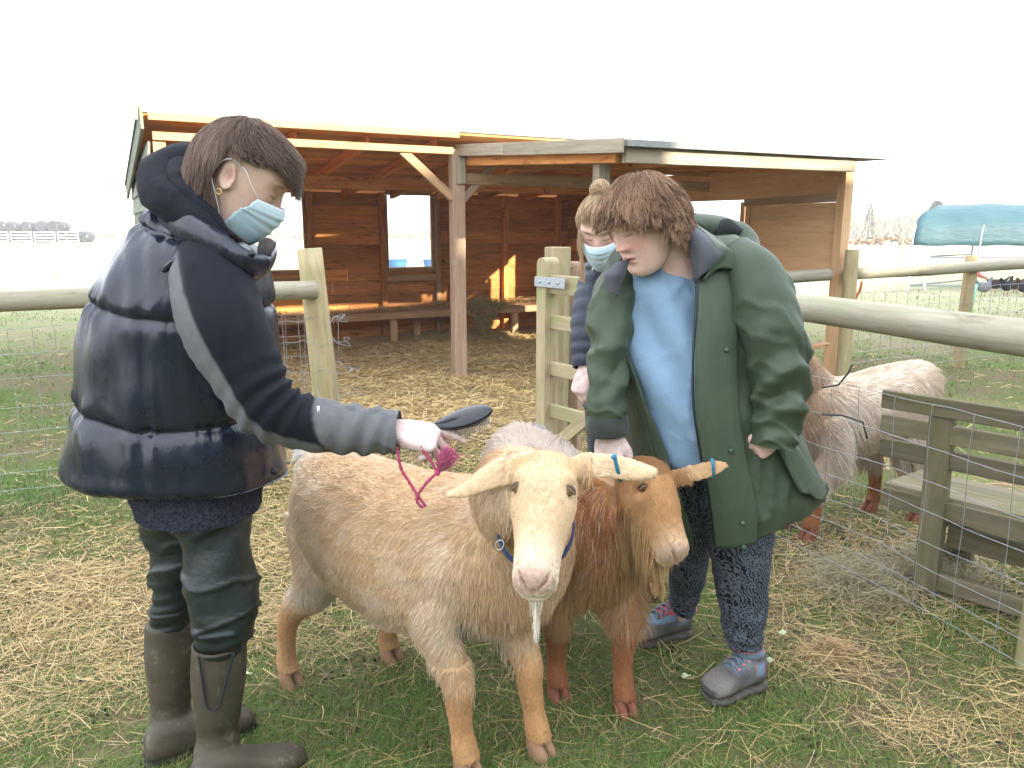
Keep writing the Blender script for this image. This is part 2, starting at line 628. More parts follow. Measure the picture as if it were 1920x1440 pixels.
C0 = V((-2.70, 6.05, 0))
P0 = V((-0.50, 7.22, 0))
US = (P0 - C0).normalized()
VS = V((-US.y, US.x, 0))
RP = V((3.02, 7.22, 0))                                   # right front post
UP = V((0, 0, 1))
LU = (RP - C0).dot(US)                                    # width of the whole shed
SD = 3.05                                                 # depth of the main bay
def sp(s, d, z):
    return C0 + US * s + VS * d + UP * z
def roofz(d):
    return 2.20 - 0.105 * d
shed = thing('goat_shed', 'open fronted wooden goat shed with bench, windows and lean-to roof', 'shed', C0 + US * 2 + VS * 1.5)
def wallz(d):
    return roofz(d) + 0.012
# back wall: horizontal boards cut round two windows
wl0 = [0.74, 1.36]; wl1 = [2.43, 3.06]
def s_at(xpix, d, y=430):
    """distance along the shed seen at photo column xpix on the plane d behind the front"""
    r = ray(xpix, y)
    q = r.x / r.y
    o = C0 + VS * d
    return (q * o.y - o.x) / (US.x - q * US.y)
s_w0 = (s_at(470, SD), s_at(572, SD)); s_w1 = (s_at(722, SD), s_at(810, SD))
WZ0, WZ1 = 0.92, 1.86
hgt = 0.155
nrow = 13
for r_ in range(nrow):
    z0 = 0.0 + r_ * hgt
    z1 = min(z0 + hgt, wallz(SD))
    if z1 - z0 < 0.04:
        continue
    cuts = []
    if z1 > WZ0 + 0.03 and z0 < WZ1 - 0.03:
        cuts = [s_w0, s_w1]
    edges = [0.03]
    for c_ in cuts:
        edges += [c_[0], c_[1]]
    edges += [LU + 0.3]
    for k in range(0, len(edges), 2):
        a_, b_ = edges[k], edges[k + 1]
        cutm = [a_]
        if b_ - a_ > 3.0:
            cutm.append(a_ + 1.9 + 0.2 * (r_ % 3))
        cutm.append(b_)
        for q in range(len(cutm) - 1):
            plank('board', sp(cutm[q] + 0.002, SD + 0.012 + 0.004 * (r_ % 2), (z0 + z1) / 2), sp(cutm[q + 1] - 0.002, SD + 0.012 + 0.004 * (r_ % 2), (z0 + z1) / 2),
                  z1 - z0 + 0.014, 0.018, w_dark, shed, rough=0.012)
# studs on the back wall
for s_ in (s_w0[0] - 0.05, s_w0[1] + 0.05, s_w1[0] - 0.055, s_w1[1] + 0.055, 3.75, 4.55, 5.4, 0.06):
    plank('stud', sp(s_, SD - 0.045, 0), sp(s_, SD - 0.045, wallz(SD) - 0.02), 0.07, 0.075, w_frame if s_ in (s_w1[1] + 0.055,) else w_dark, shed, up=US)
for (a_, b_) in (s_w0, s_w1):
    wf = obj('window', mesh_np('window', np.array([list(sp(a_ + 0.02, SD + 0.010, WZ0 + 0.02)), list(sp(b_ - 0.02, SD + 0.010, WZ0 + 0.02)), list(sp(b_ - 0.02, SD + 0.010, WZ1 - 0.02)), list(sp(a_ + 0.02, SD + 0.010, WZ1 - 0.02))]), [[0, 1, 2, 3]], False), mat_glass, shed)
    for (q0, q1, w_) in (((a_, WZ0 - 0.01), (b_, WZ0 - 0.01), 0.03), ((a_, WZ1 + 0.01), (b_, WZ1 + 0.01), 0.03)):
        plank('window_frame', sp(q0[0], SD - 0.02, q0[1]), sp(q1[0], SD - 0.02, q1[1]), 0.045, 0.05, w_frame, wf)
    for q in (a_ + 0.012, b_ - 0.012):
        plank('window_frame', sp(q, SD - 0.02, WZ0 + 0.015), sp(q, SD - 0.02, WZ1 - 0.015), 0.028, 0.045, w_frame, wf, up=US)
    plank('window_sill', sp(a_ - 0.02, SD - 0.06, WZ0 - 0.12), sp(b_ + 0.02, SD - 0.06, WZ0 - 0.12), 0.085, 0.03, w_frame, wf)
# left end wall, lapped outside boards
for r_ in range(14):
    z0 = r_ * 0.158
    zc = z0 + 0.085
    dmax = min(SD, (roofz(0) - 0.06 - zc) / 0.105)
    if dmax < 0.25:
        continue
    plank('cladding_board', sp(-0.02 - 0.012, 0.0, zc), sp(-0.02 - 0.012, dmax, zc), 0.175, 0.02, w_grey, shed, up=(UP + US * 0.10))
# inner lining of the left wall
for r_ in range(12):
    zc = 0.08 + r_ * 0.16
    plank('board', sp(0.012, 0.1, zc), sp(0.012, SD - 0.08, zc), 0.168, 0.015, w_dark, shed, rough=0.01)
# roof of the main bay
def slab(name, pts, thick, mat, parent):
    top = [V(p) for p in pts]
    bot = [p - UP * thick for p in top]
    n_ = len(top)
    f = [list(range(n_)), list(range(2 * n_ - 1, n_ - 1, -1))]
    for i in range(n_):
        j = (i + 1) % n_
        f.append([j, i, n_ + i, n_ + j])
    return obj(name, mesh_np(name, np.array([list(p) for p in top + bot]), f, False), mat, parent)
roof = slab('roof', [sp(-0.10, -0.16, roofz(-0.16) + 0.05), sp(2.52, -0.16, roofz(-0.16) + 0.05), sp(LU + 0.2, -0.16, roofz(-0.16) + 0.05), sp(LU + 0.2, SD + 0.22, roofz(SD + 0.22) + 0.05), sp(-0.10, SD + 0.22, roofz(SD + 0.22) + 0.05)], 0.012, mat_felt, shed)
# roof boards below the felt, each its own plank
k = 0
d_ = -0.14
while d_ < SD + 0.15:
    plank('roof_board', sp(-0.06, d_ + 0.07, roofz(d_ + 0.07) + 0.026), sp(LU + 0.15, d_ + 0.07, roofz(d_ + 0.07) + 0.026), 0.018, 0.138, w_dark, shed, up=(UP + VS * 0.105), bev=0.002)
    d_ += 0.143
for s_ in np.arange(0.45, LU, 0.62):
    plank('rafter', sp(s_, 0.06, roofz(0.06) - 0.035), sp(s_, SD - 0.02, roofz(SD - 0.02) - 0.035), 0.095, 0.045, w_dark, shed)
plank('purlin', sp(0.05, 1.55, roofz(1.55) - 0.14), sp(LU, 1.55, roofz(1.55) - 0.14), 0.12, 0.06, w_dark, shed)
# front: fascia, lit front beam, posts and braces
s_p = (P0 - C0).dot(US)
plank('fascia', sp(-0.03, -0.185, 2.225), sp(s_p - 0.05, -0.185, 2.225), 0.05, 0.02, w_frame, shed)
plank('front_beam', sp(0.0, -0.02, 2.105), sp(s_p - 0.05, -0.02, 2.105), 0.06, 0.07, w_frame, shed)
plank('front_beam', sp(s_p + 0.06, 0.0, 1.87), sp(LU - 0.15, 0.0, 1.87), 0.10, 0.07, w_frame, shed)
plank('front_beam', sp(s_p + 0.06, 0.03, 2.02), sp(LU - 0.15, 0.03, 2.02), 0.08, 0.05, w_dark, shed)
plank('corner_post', sp(0.045, 0.02, 0), sp(0.045, 0.02, 2.07), 0.09, 0.07, w_frame, shed, up=US)
plank('shed_post', sp(s_p, 0.0, -0.05), sp(s_p, 0.0, 2.12), 0.12, 0.10, w_post, shed, up=US)
plank('packing_block', sp(s_p + 0.015, -0.062, 1.82), sp(s_p + 0.015, -0.062, 2.045), 0.085, 0.02, w_fasc, shed, up=US)
plank('brace', sp(s_p - 0.52, -0.005, 2.09), sp(s_p - 0.05, -0.005, 1.70), 0.075, 0.045, w_frame, shed)
plank('brace', sp(s_p + 0.36, 0.0, 1.99), sp(s_p + 0.05, 0.0, 1.68), 0.07, 0.045, w_post, shed)
# barge board of the left gable
plank('barge_board', sp(-0.075, -0.24, roofz(-0.24) - 0.02), sp(-0.075, SD + 0.25, roofz(SD + 0.25) - 0.02), 0.16, 0.022, w_grey, shed)
plank('barge_board', sp(-0.098, -0.20, roofz(-0.2) - 0.03), sp(-0.098, -0.20, roofz(-0.2) + 0.11), 0.05, 0.03, w_grey, shed, up=US)
# bench along the back wall
for k, dd in enumerate((0.28, 0.43, 0.57)):
    plank('bench_board', sp(0.05, SD - dd + 0.08, 0.40), sp(LU - 0.1, SD - dd + 0.08, 0.40), 0.03, 0.142, w_frame, shed, rough=0.004)
plank('bench_edge', sp(0.05, SD - 0.565, 0.37), sp(LU - 0.1, SD - 0.565, 0.37), 0.075, 0.03, w_frame, shed)
for xpix in (512, 590, 738, 795, 965, 1060):
    s_ = s_at(xpix, SD - 0.5, 620)
    plank('bench_leg', sp(s_, SD - 0.50 + (0.25 if xpix in (795, 590) else 0), -0.02), sp(s_, SD - 0.50 + (0.25 if xpix in (795, 590) else 0), 0.335), 0.085, 0.05, w_frame, shed, up=US)
# ---- lean-to: right wall going back from the right post
RV = VS.copy()
def rp(s, z, o=0.0):
    return RP + RV * s + UP * z + US * o
def ltz(s):
    return 1.955 + 0.058 * s
plank('lean_to_post', rp(0, -0.05), rp(0, 1.97), 0.11, 0.09, w_new, shed, up=US)
zz = [1.72, 1.87, 2.02]
for k in range(2):
    plank('wall_board', rp(0.05, zz[k] + 0.073, 0.03), rp(2.62, zz[k] + 0.073 + 0.02, 0.03), 0.158, 0.02, w_new, shed, rough=0.002)
plank('shutter_bar', rp(0.06, 1.705, -0.02), rp(1.22, 1.69, -0.02), 0.075, 0.03, w_post, shed)
for k in range(4):
    plank('shutter_board', rp(0.06, 1.09 + k * 0.163, 0.012), rp(1.23, 1.09 + k * 0.163, 0.012), 0.172, 0.02, w_new, shed, rough=0.002)
plank('opening_frame', rp(1.27, 0.96, 0.02), rp(1.27, 1.70, 0.02), 0.05, 0.05, w_new, shed, up=RV)
for k in range(6):
    plank('wall_board', rp(1.0, 0.08 + k * 0.16, 0.04), rp(2.62, 0.08 + k * 0.16, 0.04), 0.155, 0.02, w_new, shed, rough=0.006)
for k in range(13):
    plank('board', rp(2.64, 0.08 + k * 0.16, 0.0), rp(4.72, 0.08 + k * 0.16, 0.0), 0.166, 0.02, w_dark, shed, rough=0.01)
for s_ in (2.64, 3.4, 4.1):
    plank('stud', rp(s_, 0, -0.05), rp(s_, 2.0, -0.05), 0.07, 0.06, w_dark, shed, up=RV)
# lean-to roof, fascia, front beam, front post
LC = V((0.80, 5.55, 2.03)); LR = V((3.22, 6.80, 2.045))
LB = P0 + VS * 0.05 + UP * 2.15; LBR = RP + RV * 2.2 + US * 0.35 + UP * 2.13
slab('lean_to_roof', [LC, LR, LBR, LB], 0.045, mat_felt, shed)
mid = LC.lerp(LB, 0.64)
off = V((-0.012, -0.006, -0.03))
plank('fascia', LC + off + V((-0.02, 0.0, -0.012)), mid + off + UP * -0.008, 0.10, 0.022, w_fasc, shed)
plank('fascia', mid + off + UP * -0.006 + (LB - LC).normalized() * 0.004, LB + off + V((0.03, -0.04, -0.005)), 0.10, 0.022, w_fasc, shed)
dfr = (LR - LC).normalized(); nfr = V((-dfr.y, dfr.x, 0))
plank('front_beam', LC + dfr * 0.04 + nfr * 0.10 - UP * 0.10, LR - dfr * 0.35 + nfr * 0.10 - UP * 0.10, 0.10, 0.06, w_fasc, shed)
plank('side_beam', LC.lerp(LB, 0.08) + V((0.06, 0.03, -0.11)), LB + V((0.1, 0.0, -0.12)), 0.09, 0.05, w_dark, shed)
F1 = V((0.665, 5.95, 0))
plank('lean_to_post', F1 + UP * -0.05, F1 + UP * 1.94, 0.10, 0.09, w_fasc, shed, up=US)
for k in range(5):
    t_ = (k + 0.5) / 5
    plank('rafter', LC.lerp(LR, t_) + nfr * 0.15 - UP * 0.075, LB.lerp(LBR, t_) - UP * 0.075, 0.07, 0.045, w_dark, shed)
# latch cord hanging on the shutter
ck = tube([rp(1.12, 1.66, -0.03), rp(1.125, 1.4, -0.035), rp(1.12, 1.30, -0.03)], 0.004, n=6, sub=2)
obj('shutter_cord', to_mesh('shutter_cord', ck), plain('dark_cord', (0.03, 0.03, 0.03), 0.8), shed)
ck = tube([rp(1.12, 1.32, -0.04), rp(1.12, 1.14, -0.04)], 0.010, n=8, sub=2)
obj('cord_weight', to_mesh('cord_weight', ck), plain('dark_iron', (0.04, 0.04, 0.045), 0.6), shed)
# screw heads on the front of the main post
mat_iron = plain('galvanised_iron', (0.45, 0.47, 0.48), 0.45, 0.5, 0.85)

# ================================================================== fences
w_round = wood('round_post_wood', (0.47, 0.40, 0.24), (0.30, 0.235, 0.12), 10, 0.8, 0.35, 0.1, moss=(0.33, 0.33, 0.16))
w_rail = wood('round_rail_wood', (0.43, 0.395, 0.31), (0.26, 0.23, 0.165), 14, 0.85, 0.6, 0.06, moss=(0.30, 0.31, 0.20), bstr=0.6)
w_gate = wood('treated_gate_wood', (0.47, 0.39, 0.25), (0.31, 0.24, 0.14), 10, 0.75, 0.35, 0.10, moss=(0.30, 0.32, 0.14))
mat_wire = plain('galvanised_wire', (0.36, 0.38, 0.40), 0.5, 0.5, 0.6)
def net(parent, a, b_, zs, nv, sag=0.012, r=0.0013, seed=1, knots=True):
    """stock netting between two ground points: wavy line wires and stay wires"""
    rs = random.Random(seed)
    a, b_ = V(a), V(b_)
    L = (b_ - a).length
    nx = max(6, int(L / 0.09))
    dirn = (b_ - a) / L
    nrm = V((-dirn.y, dirn.x, 0))
    def pt(t, z):
        q = a.lerp(b_, t)
        w = mnoise.noise(V((t * L * 2.1, z * 3.1, seed)))
        w2 = mnoise.noise(V((t * L * 9.0, z * 7.1, seed + 5)))
        return V((q.x, q.y, z)) + nrm * (0.02 * w) + UP * (sag * w + 0.004 * w2)
    paths = [[pt(i / nx, z) for i in range(nx + 1)] for z in zs]
    for k in range(nv + 1):
        t = (k + 0.5 * (rs.random() - 0.5) * 0.3) / nv
        t = min(max(t, 0), 1)
        paths.append([pt(t, zs[0] + (zs[-1] - zs[0]) * j / (2 * len(zs))) for j in range(2 * len(zs) + 1)])
    wires('wire_net', paths, r, mat_wire, parent)
# left fence
FLp = px(602, 600, 4.55); FLp.z = 0                         # leaning gate post
fence_l = thing('rail_fence', 'round rail and wire net fence to the left, behind the dark vest', 'fence', px(0, 700, 3.75) * 1.0)
top_l = px(580, 466, 4.5); bot_l = px(628, 878, 4.5); bot_l.z = -0.05
log('fence_post', bot_l, top_l, 0.078, w_round, fence_l, r1=0.070, n=20, wobble=0.003)
rl0 = px(-160, 566, 3.5); rl0.z = 1.09
rl1 = px(592, 532, 4.42); rl1.z = 1.085
log('rail', rl0, rl1, 0.052, w_rail, fence_l, wobble=0.003, seg=16)
pA = V((rl0.x - 0.05, rl0.y + 0.05, -0.1))
log('fence_post', pA, pA + UP * 1.35, 0.06, w_round, fence_l)
net(fence_l, V((rl0.x, rl0.y + 0.05, 0)), V((rl1.x, rl1.y + 0.06, 0)), [0.14, 0.23, 0.33, 0.44, 0.56, 0.70, 0.82, 0.95], 18, seed=3)
# loose net ends curling round the leaning post
rs = random.Random(5)
cp = []
for k, yy in enumerate((598, 640, 690, 735, 775)):
    ctr = px(612 + (yy - 600) * 0.09, yy, 4.5)
    pth = []
    for i in range(22):
        a_ = -2.6 + 4.6 * i / 21
        rr = 0.10 + 0.03 * math.sin(i * 1.3 + k) + 0.012 * k
        pth.append(ctr + V((math.cos(a_) * rr * 1.05, math.sin(a_) * rr * 0.9, 0.02 * math.sin(i * 0.9 + k * 2))))
    st0 = px(520, yy + 8, 4.42)
    cp.append([st0, st0.lerp(pth[0], 0.3) + UP * 0.008, st0.lerp(pth[0], 0.65) - UP * 0.006] + pth)
for k in range(4):
    x0 = 528 + k * 30
    cp.append([px(x0 + 3 * j, 590 + j * 40, 4.40) for j in range(6)])
cp.append([px(633 + 2.0 * math.sin(j), 590 + j * 30, 4.42) for j in range(8)])
wires('net_end', cp, 0.0016, mat_wire, fence_l)
# right fence (near)
fr1 = px(1475, 574, 3.27); fr2 = px(1990, 641, 2.17)
fr1.z = fr2.z = 1.105
fence_r = thing('rail_fence', 'thick round rail and wire net fence at right, in front of the bench', 'fence', V((fr1.x, fr1.y, 0)))
fdir = (fr2 - fr1).normalized()
frl = fr1 - fdir * 0.55
log('rail', frl, fr2 + fdir * 0.5, 0.056, w_rail, fence_r, n=22, wobble=0.0025, seg=16)
fpost = gp(1926, 1262)
log('fence_post', fpost + V((0.035, 0.02, -0.1)), V((fpost.x + 0.035, fpost.y + 0.02, 1.06)), 0.055, w_round, fence_r, n=18)
net(fence_r, V((frl.x - 0.05, frl.y + 0.1, 0)), V((fr2.x + 0.1, fr2.y - 0.2, 0)), [0.10, 0.18, 0.26, 0.35, 0.45, 0.56, 0.69, 0.84], 13, sag=0.016, r=0.0013, seed=8)
wires('tie_wire', [[px(1690 - 150, 777, 3.0), px(1580, 779, 2.98), px(1618, 792, 2.96), px(1626, 822, 2.96)], [px(1540, 727, 3.1), px(1572, 722, 3.08), px(1590, 700, 3.06), px(1598, 684, 3.06)]], 0.0045, plain('dark_tie_wire', (0.06, 0.06, 0.06), 0.6), fence_r)
# gate post line back to the gate
fence_m = thing('gate_post', 'tall square topped post carrying the open gate', 'post', px(1046, 700, 4.5))
gpz = px(1046, 463, 4.47)
plank('post_shaft', V((gpz.x, gpz.y, -0.05)), V((gpz.x, gpz.y, gpz.z)), 0.12, 0.11, w_gate, fence_m, up=V((0.9, -0.4, 0)))
# right second fence (far side of the pen)
f2 = [gp(1578, 722), gp(1797, 690), gp(1990, 668)]
fence_f = thing('rail_fence', 'pale round rail fence beyond the pen, running from the shed to the right', 'fence', f2[0])
for q, hh in ((f2[0], 1.24), (f2[1], 1.16), (f2[2], 1.16)):
    log('fence_post', q - UP * 0.1, q + UP * hh, 0.062, w_round, fence_f)
r_a = px(1455, 521, 6.95); r_b = px(1575, 513, 7.2); r_c = px(1990, 490, 8.6)
log('rail', r_a + V((0, -0.03, 0)), r_b + V((-0.15, -0.12, 0)), 0.055, w_rail, fence_f)
log('rail', r_b + V((0.02, -0.09, 0)), r_c + V((0, -0.10, 0)), 0.055, w_rail, fence_f, wobble=0.006, seg=18)
net(fence_f, f2[0], f2[2], [0.1, 0.2, 0.3, 0.42, 0.55, 0.7, 0.85], 22, seed=12, r=0.0022)
# line of older fence by the shed rail
log('fence_post', V((r_a.x - 0.12, r_a.y, -0.1)), V((r_a.x - 0.12, r_a.y, 1.0)), 0.055, w_round, fence_f)

# ================================================================== the open gate
gate = thing('field_gate', 'wooden five bar gate standing open behind the green coat', 'gate', px(1030, 800, 4.3))
gdir = V((0.62, -0.785, 0)).normalized()
gO = px(1025, 800, 4.28); gO.z = 0
gN = V((-gdir.y, gdir.x, 0))
def gq(s, z, o=0.0):
    return gO + gdir * s + UP * z + gN * o
def stile(s, h, w_, t_):
    # round-topped upright
    zt = h - w_ * 0.5
    prof = [(-w_ / 2, 0.06), (w_ / 2, 0.06)]
    for i in range(9):
        a_ = math.pi * i / 8
        prof.append((math.cos(a_) * w_ / 2, zt + math.sin(a_) * w_ / 2))
    n_ = len(prof)
    vv = [gq(s + p[0], p[1], -t_ / 2) for p in prof] + [gq(s + p[0], p[1], t_ / 2) for p in prof]
    f = [list(range(n_)), list(range(2 * n_ - 1, n_ - 1, -1))] + [[(i + 1) % n_, i, n_ + i, n_ + (i + 1) % n_] for i in range(n_)]
    M = frame_matrix(gq(s, 0), gq(s, h), gdir)
    Mi = M.inverted()
    obj('stile', mesh_np('stile', np.array([list(Mi @ q) for q in vv]), f, False), w_gate, gate, M)
stile(0.0, 1.27, 0.075, 0.10); stile(1.18, 1.22, 0.075, 0.085)
for z, w_ in ((1.125, 0.10), (0.92, 0.075), (0.66, 0.075), (0.42, 0.075), (0.19, 0.085)):
    plank('gate_rail', gq(0.035, z), gq(1.15, z), w_, 0.05 if z > 1 else 0.028, w_gate, gate)
plank('gate_brace', gq(0.07, 0.20, -0.033), gq(1.1, 1.05, -0.033), 0.07, 0.024, w_gate, gate)
mat_strap = plain('galvanised_strap', (0.42, 0.45, 0.48), 0.5, 0.5, 0.5)
for z in (1.14, 0.31):
    st_ = plank('strap_hinge', gq(-0.045, z, -0.057), gq(0.20, z, -0.057) if z > 1 else gq(0.06, z, -0.057), 0.055, 0.006, mat_strap, gate, bev=0.001)
    st2 = plank('strap_hinge', gq(-0.043, z, -0.054), gq(-0.043, z, 0.10), 0.055, 0.006, mat_strap, gate, bev=0.001)
    for q in (0.0, 0.075, 0.15) if z > 1 else (0.0,):
        bt = tube([gq(q, z, -0.058), gq(q, z, -0.066)], [0.009, 0.007], n=8, sub=1)
        obj('bolt', to_mesh('bolt', bt), mat_iron, st_)
picket = thing('picket_post', 'round topped narrow post just behind the open gate', 'post', px(1077, 800, 4.6))
pk = px(1077, 490, 4.55)
plank('post_shaft', V((pk.x, pk.y, -0.05)), V((pk.x, pk.y, pk.z - 0.04)), 0.10, 0.09, w_post, picket, up=V((0.9, -0.4, 0)))
cpx = loft([(V((pk.x, pk.y, pk.z - 0.04)), V((0.05, 0, 0)), V((0, 0.045, 0)), 3), (V((pk.x, pk.y, pk.z - 0.012)), V((0.042, 0, 0)), V((0, 0.04, 0)), 3), (V((pk.x, pk.y, pk.z)), V((0.02, 0, 0)), V((0, 0.02, 0)), 2)], n=16, sub=3)
obj('post_cap', to_mesh('post_cap', cpx), w_post, picket)
mb_ = plank('hinge_plate', V((pk.x - 0.055, pk.y - 0.052, 1.02)), V((pk.x - 0.055, pk.y - 0.052, 1.12)), 0.045, 0.008, mat_strap, picket, up=V((1, 0, 0)))

# ================================================================== garden bench behind the net
w_bench = wood('weathered_bench_wood', (0.26, 0.225, 0.15), (0.12, 0.10, 0.064), 12, 0.85, 0.3, 0.22, moss=(0.15, 0.15, 0.06))
bench = thing('garden_bench', 'weathered mossy slatted garden bench seen from behind, right of the goats', 'bench', V((1.7, 2.9, 0)))
BA = V((0.66, -0.75, 0)).normalized(); BN = V((0.75, 0.66, 0)).normalized()
B0 = px(1662, 745, 2.96); B0.z = 0
def bq(s, d, z):
    return B0 + BA * s + BN * d + UP * z
for k, z in enumerate((0.765, 0.665, 0.565)):
    plank('back_slat', bq(-0.02, 0.015 + k * 0.012, z), bq(1.30, 0.015 + k * 0.012, z), 0.072, 0.024, w_bench, bench, rough=0.002)
for k in range(4):
    plank('seat_slat', bq(0.0, 0.10 + k * 0.092, 0.40 - 0.006 * k), bq(1.30, 0.10 + k * 0.092, 0.40 - 0.006 * k), 0.026, 0.084, w_bench, bench, rough=0.002)
plank('seat_rail', bq(0.0, 0.055, 0.36), bq(1.30, 0.055, 0.36), 0.075, 0.03, w_bench, bench)
for s_ in (0.20, 1.1):
    plank('back_leg', bq(s_, 0.055, 0.0), bq(s_, 0.035, 0.78), 0.085, 0.05, w_bench, bench, up=BA)
    plank('front_leg', bq(s_, 0.42, 0.0), bq(s_, 0.40, 0.38), 0.085, 0.05, w_bench, bench, up=BA)
    plank('side_rail', bq(s_, 0.06, 0.30), bq(s_, 0.42, 0.30), 0.07, 0.045, w_bench, bench)
    # curved support bracket
    for dd in (0.09, 0.38):
        bk = tube([bq(s_ - 0.03, dd, 0.36), bq(s_ - 0.01, dd, 0.26), bq(s_ - 0.02, dd, 0.12), bq(s_ - 0.08, dd, 0.01)], [(0.02, 0.03), (0.02, 0.026), (0.02, 0.026), (0.02, 0.03)], n=8, sub=3, expo=4)
        obj('bracket', to_mesh('bracket', bk), w_bench, bench)
plank('stretcher', bq(0.2, 0.24, 0.20), bq(1.1, 0.24, 0.20), 0.09, 0.035, w_bench, bench)
plank('stretcher', bq(0.22, 0.06, 0.07), bq(1.1, 0.06, 0.07), 0.07, 0.035, w_bench, bench)
# ================================================================== hair strands
mat_fur, nt, b = newmat('animal_fur', 0.62, 0.25)
a_ = nd(nt, 'ShaderNodeAttribute', attribute_name='tint')
nt.links.new(a_.outputs['Color'], b.inputs['Base Color'])
b.inputs['Sheen Weight'].default_value = 0.12
mat_hair, nt, b = newmat('human_hair', 0.5, 0.22)
a_ = nd(nt, 'ShaderNodeAttribute', attribute_name='tint')
nt.links.new(a_.outputs['Color'], b.inputs['Base Color'])

def curves_obj(name, pts, radii, tint, mat, parent):
    """pts (n,k,3), radii (k,) or (n,k), tint (n,3)"""
    n, k = pts.shape[:2]
    cu = bpy.data.hair_curves.new(name)
    cu.add_curves([k] * n)
    cu.attributes['position'].data.foreach_set('vector', pts.astype(np.float32).ravel())
    r = np.broadcast_to(np.asarray(radii, dtype=np.float32), (n, k))
    a = cu.attributes.new('radius', 'FLOAT', 'POINT')
    a.data.foreach_set('value', np.ascontiguousarray(r).ravel())
    c = np.ones((n, 4), dtype=np.float32)
    c[:, :3] = np.clip(tint, 0, 1)
    a = cu.attributes.new('tint', 'FLOAT_COLOR', 'CURVE')
    a.data.foreach_set('color', c.ravel())
    cu.materials.append(mat)
    o = bpy.data.objects.new(name, cu)
    reg(o)
    COL.objects.link(o)
    if parent is not None:
        o.parent = parent
        o.matrix_parent_inverse = PW[parent.name].inverted()
    return o
def sample_mesh(me, n, density, seed=0):
    """random surface points weighted by area and density(co)"""
    rs = np.random.RandomState(seed)
    me.calc_loop_triangles()
    T = np.empty(len(me.loop_triangles) * 3, dtype=np.int32)
    me.loop_triangles.foreach_get('vertices', T)
    T = T.reshape(-1, 3)
    co, no = get_co(me), get_no(me)
    a, b_, c = co[T[:, 0]], co[T[:, 1]], co[T[:, 2]]
    area = 0.5 * np.linalg.norm(np.cross(b_ - a, c - a), axis=1)
    w = area * density((a + b_ + c) / 3)
    w = w / w.sum()
    idx = rs.choice(len(T), size=n, p=w)
    u, v = rs.rand(n), rs.rand(n)
    sw = u + v > 1
    u[sw], v[sw] = 1 - u[sw], 1 - v[sw]
    P = a[idx] + (b_[idx] - a[idx]) * u[:, None] + (c[idx] - a[idx]) * v[:, None]
    Nn = no[T[idx, 0]] * (1 - u - v)[:, None] + no[T[idx, 1]] * u[:, None] + no[T[idx, 2]] * v[:, None]
    Nn /= np.maximum(1e-9, np.linalg.norm(Nn, axis=1))[:, None]
    return P, Nn
def norm_(a):
    return a / np.maximum(1e-9, np.linalg.norm(a, axis=-1))[..., None]
def strands(P, Nn, D, length, k=5, lift=0.35, grav=0.25, jit=0.18, clump=0.5, nclump=1500, seed=0, wave=0.0):
    rs = np.random.RandomState(seed)
    n = len(P)
    D = D - Nn * (D * Nn).sum(1)[:, None]
    D = norm_(D)
    D = norm_(D + jit * rs.normal(size=(n, 3)))
    length = length * (0.65 + 0.6 * rs.rand(n))
    s = np.linspace(0, 1, k)
    lf = np.broadcast_to(np.asarray(lift, float), (n,))
    pts = P[:, None, :] + Nn[:, None, :] * (length * lf)[:, None, None] * (s * (1 - 0.35 * s))[None, :, None]
    pts = pts + D[:, None, :] * length[:, None, None] * s[None, :, None]
    pts[..., 2] -= grav * length[:, None] * (s ** 2)[None, :]
    if wave > 0:
        ph = rs.rand(n) * 6.28
        side = np.cross(D, Nn)
        pts += side[:, None, :] * (wave * length)[:, None, None] * np.sin(ph[:, None] + s[None, :] * 5.5)[..., None] * s[None, :, None]
    if clump > 0 and nclump > 0:
        gi = rs.choice(n, min(nclump, n), replace=False)
        kd = kdtree.KDTree(len(gi))
        for q, i in enumerate(gi):
            kd.insert(P[i], q)
        kd.balance()
        near = np.array([gi[kd.find(p)[1]] for p in P])
        delta = (pts[near, -1] - P[near]) * (length / np.maximum(1e-6, length[near]))[:, None] + P[near] - pts[:, -1]
        dl = np.linalg.norm(delta, axis=1)
        mx = 0.9 * length
        delta *= np.minimum(1, mx / np.maximum(1e-9, dl))[:, None]
        pts += delta[:, None, :] * clump * (s ** 1.6)[None, :, None]
    return pts

def ellipsoid(c, ax, n=16, m=10):
    c = V(c)
    rings = []
    for i in range(m + 1):
        a = -math.pi / 2 + math.pi * i / m
        r = max(0.02, math.cos(a))
        rings.append((c + ax[2] * math.sin(a), ax[0] * r, ax[1] * r))
    return loft(rings, n=n, sub=1)

def band(pc, a, b_, r, mat, nm, parent, n=20, flat=None):
    pth = [pc + a * math.cos(2 * math.pi * i / n) + b_ * math.sin(2 * math.pi * i / n) for i in range(n + 1)]
    return obj(nm, to_mesh(nm, tube(pth, flat or r, n=8, sub=2, up=a.cross(b_).normalized(), cap=False)), mat, parent)
# ================================================================== goats
mat_skin_goat = tintmat('goat_hide', 0.7, 0.2, 0.25, 90)
mat_horn = plain('hoof_horn', (0.26, 0.17, 0.11), 0.6, 0.3)
mat_eye, nt, b = newmat('goat_eye', 0.12, 0.5)
b.inputs['Base Color'].default_value = (0.17, 0.105, 0.04, 1)
mat_black = plain('pupil_black', (0.01, 0.01, 0.01), 0.2, 0.5, bstr=0)
mat_tagblue = plain('blue_plastic_tag', (0.03, 0.20, 0.31), 0.35, 0.5, bstr=0)

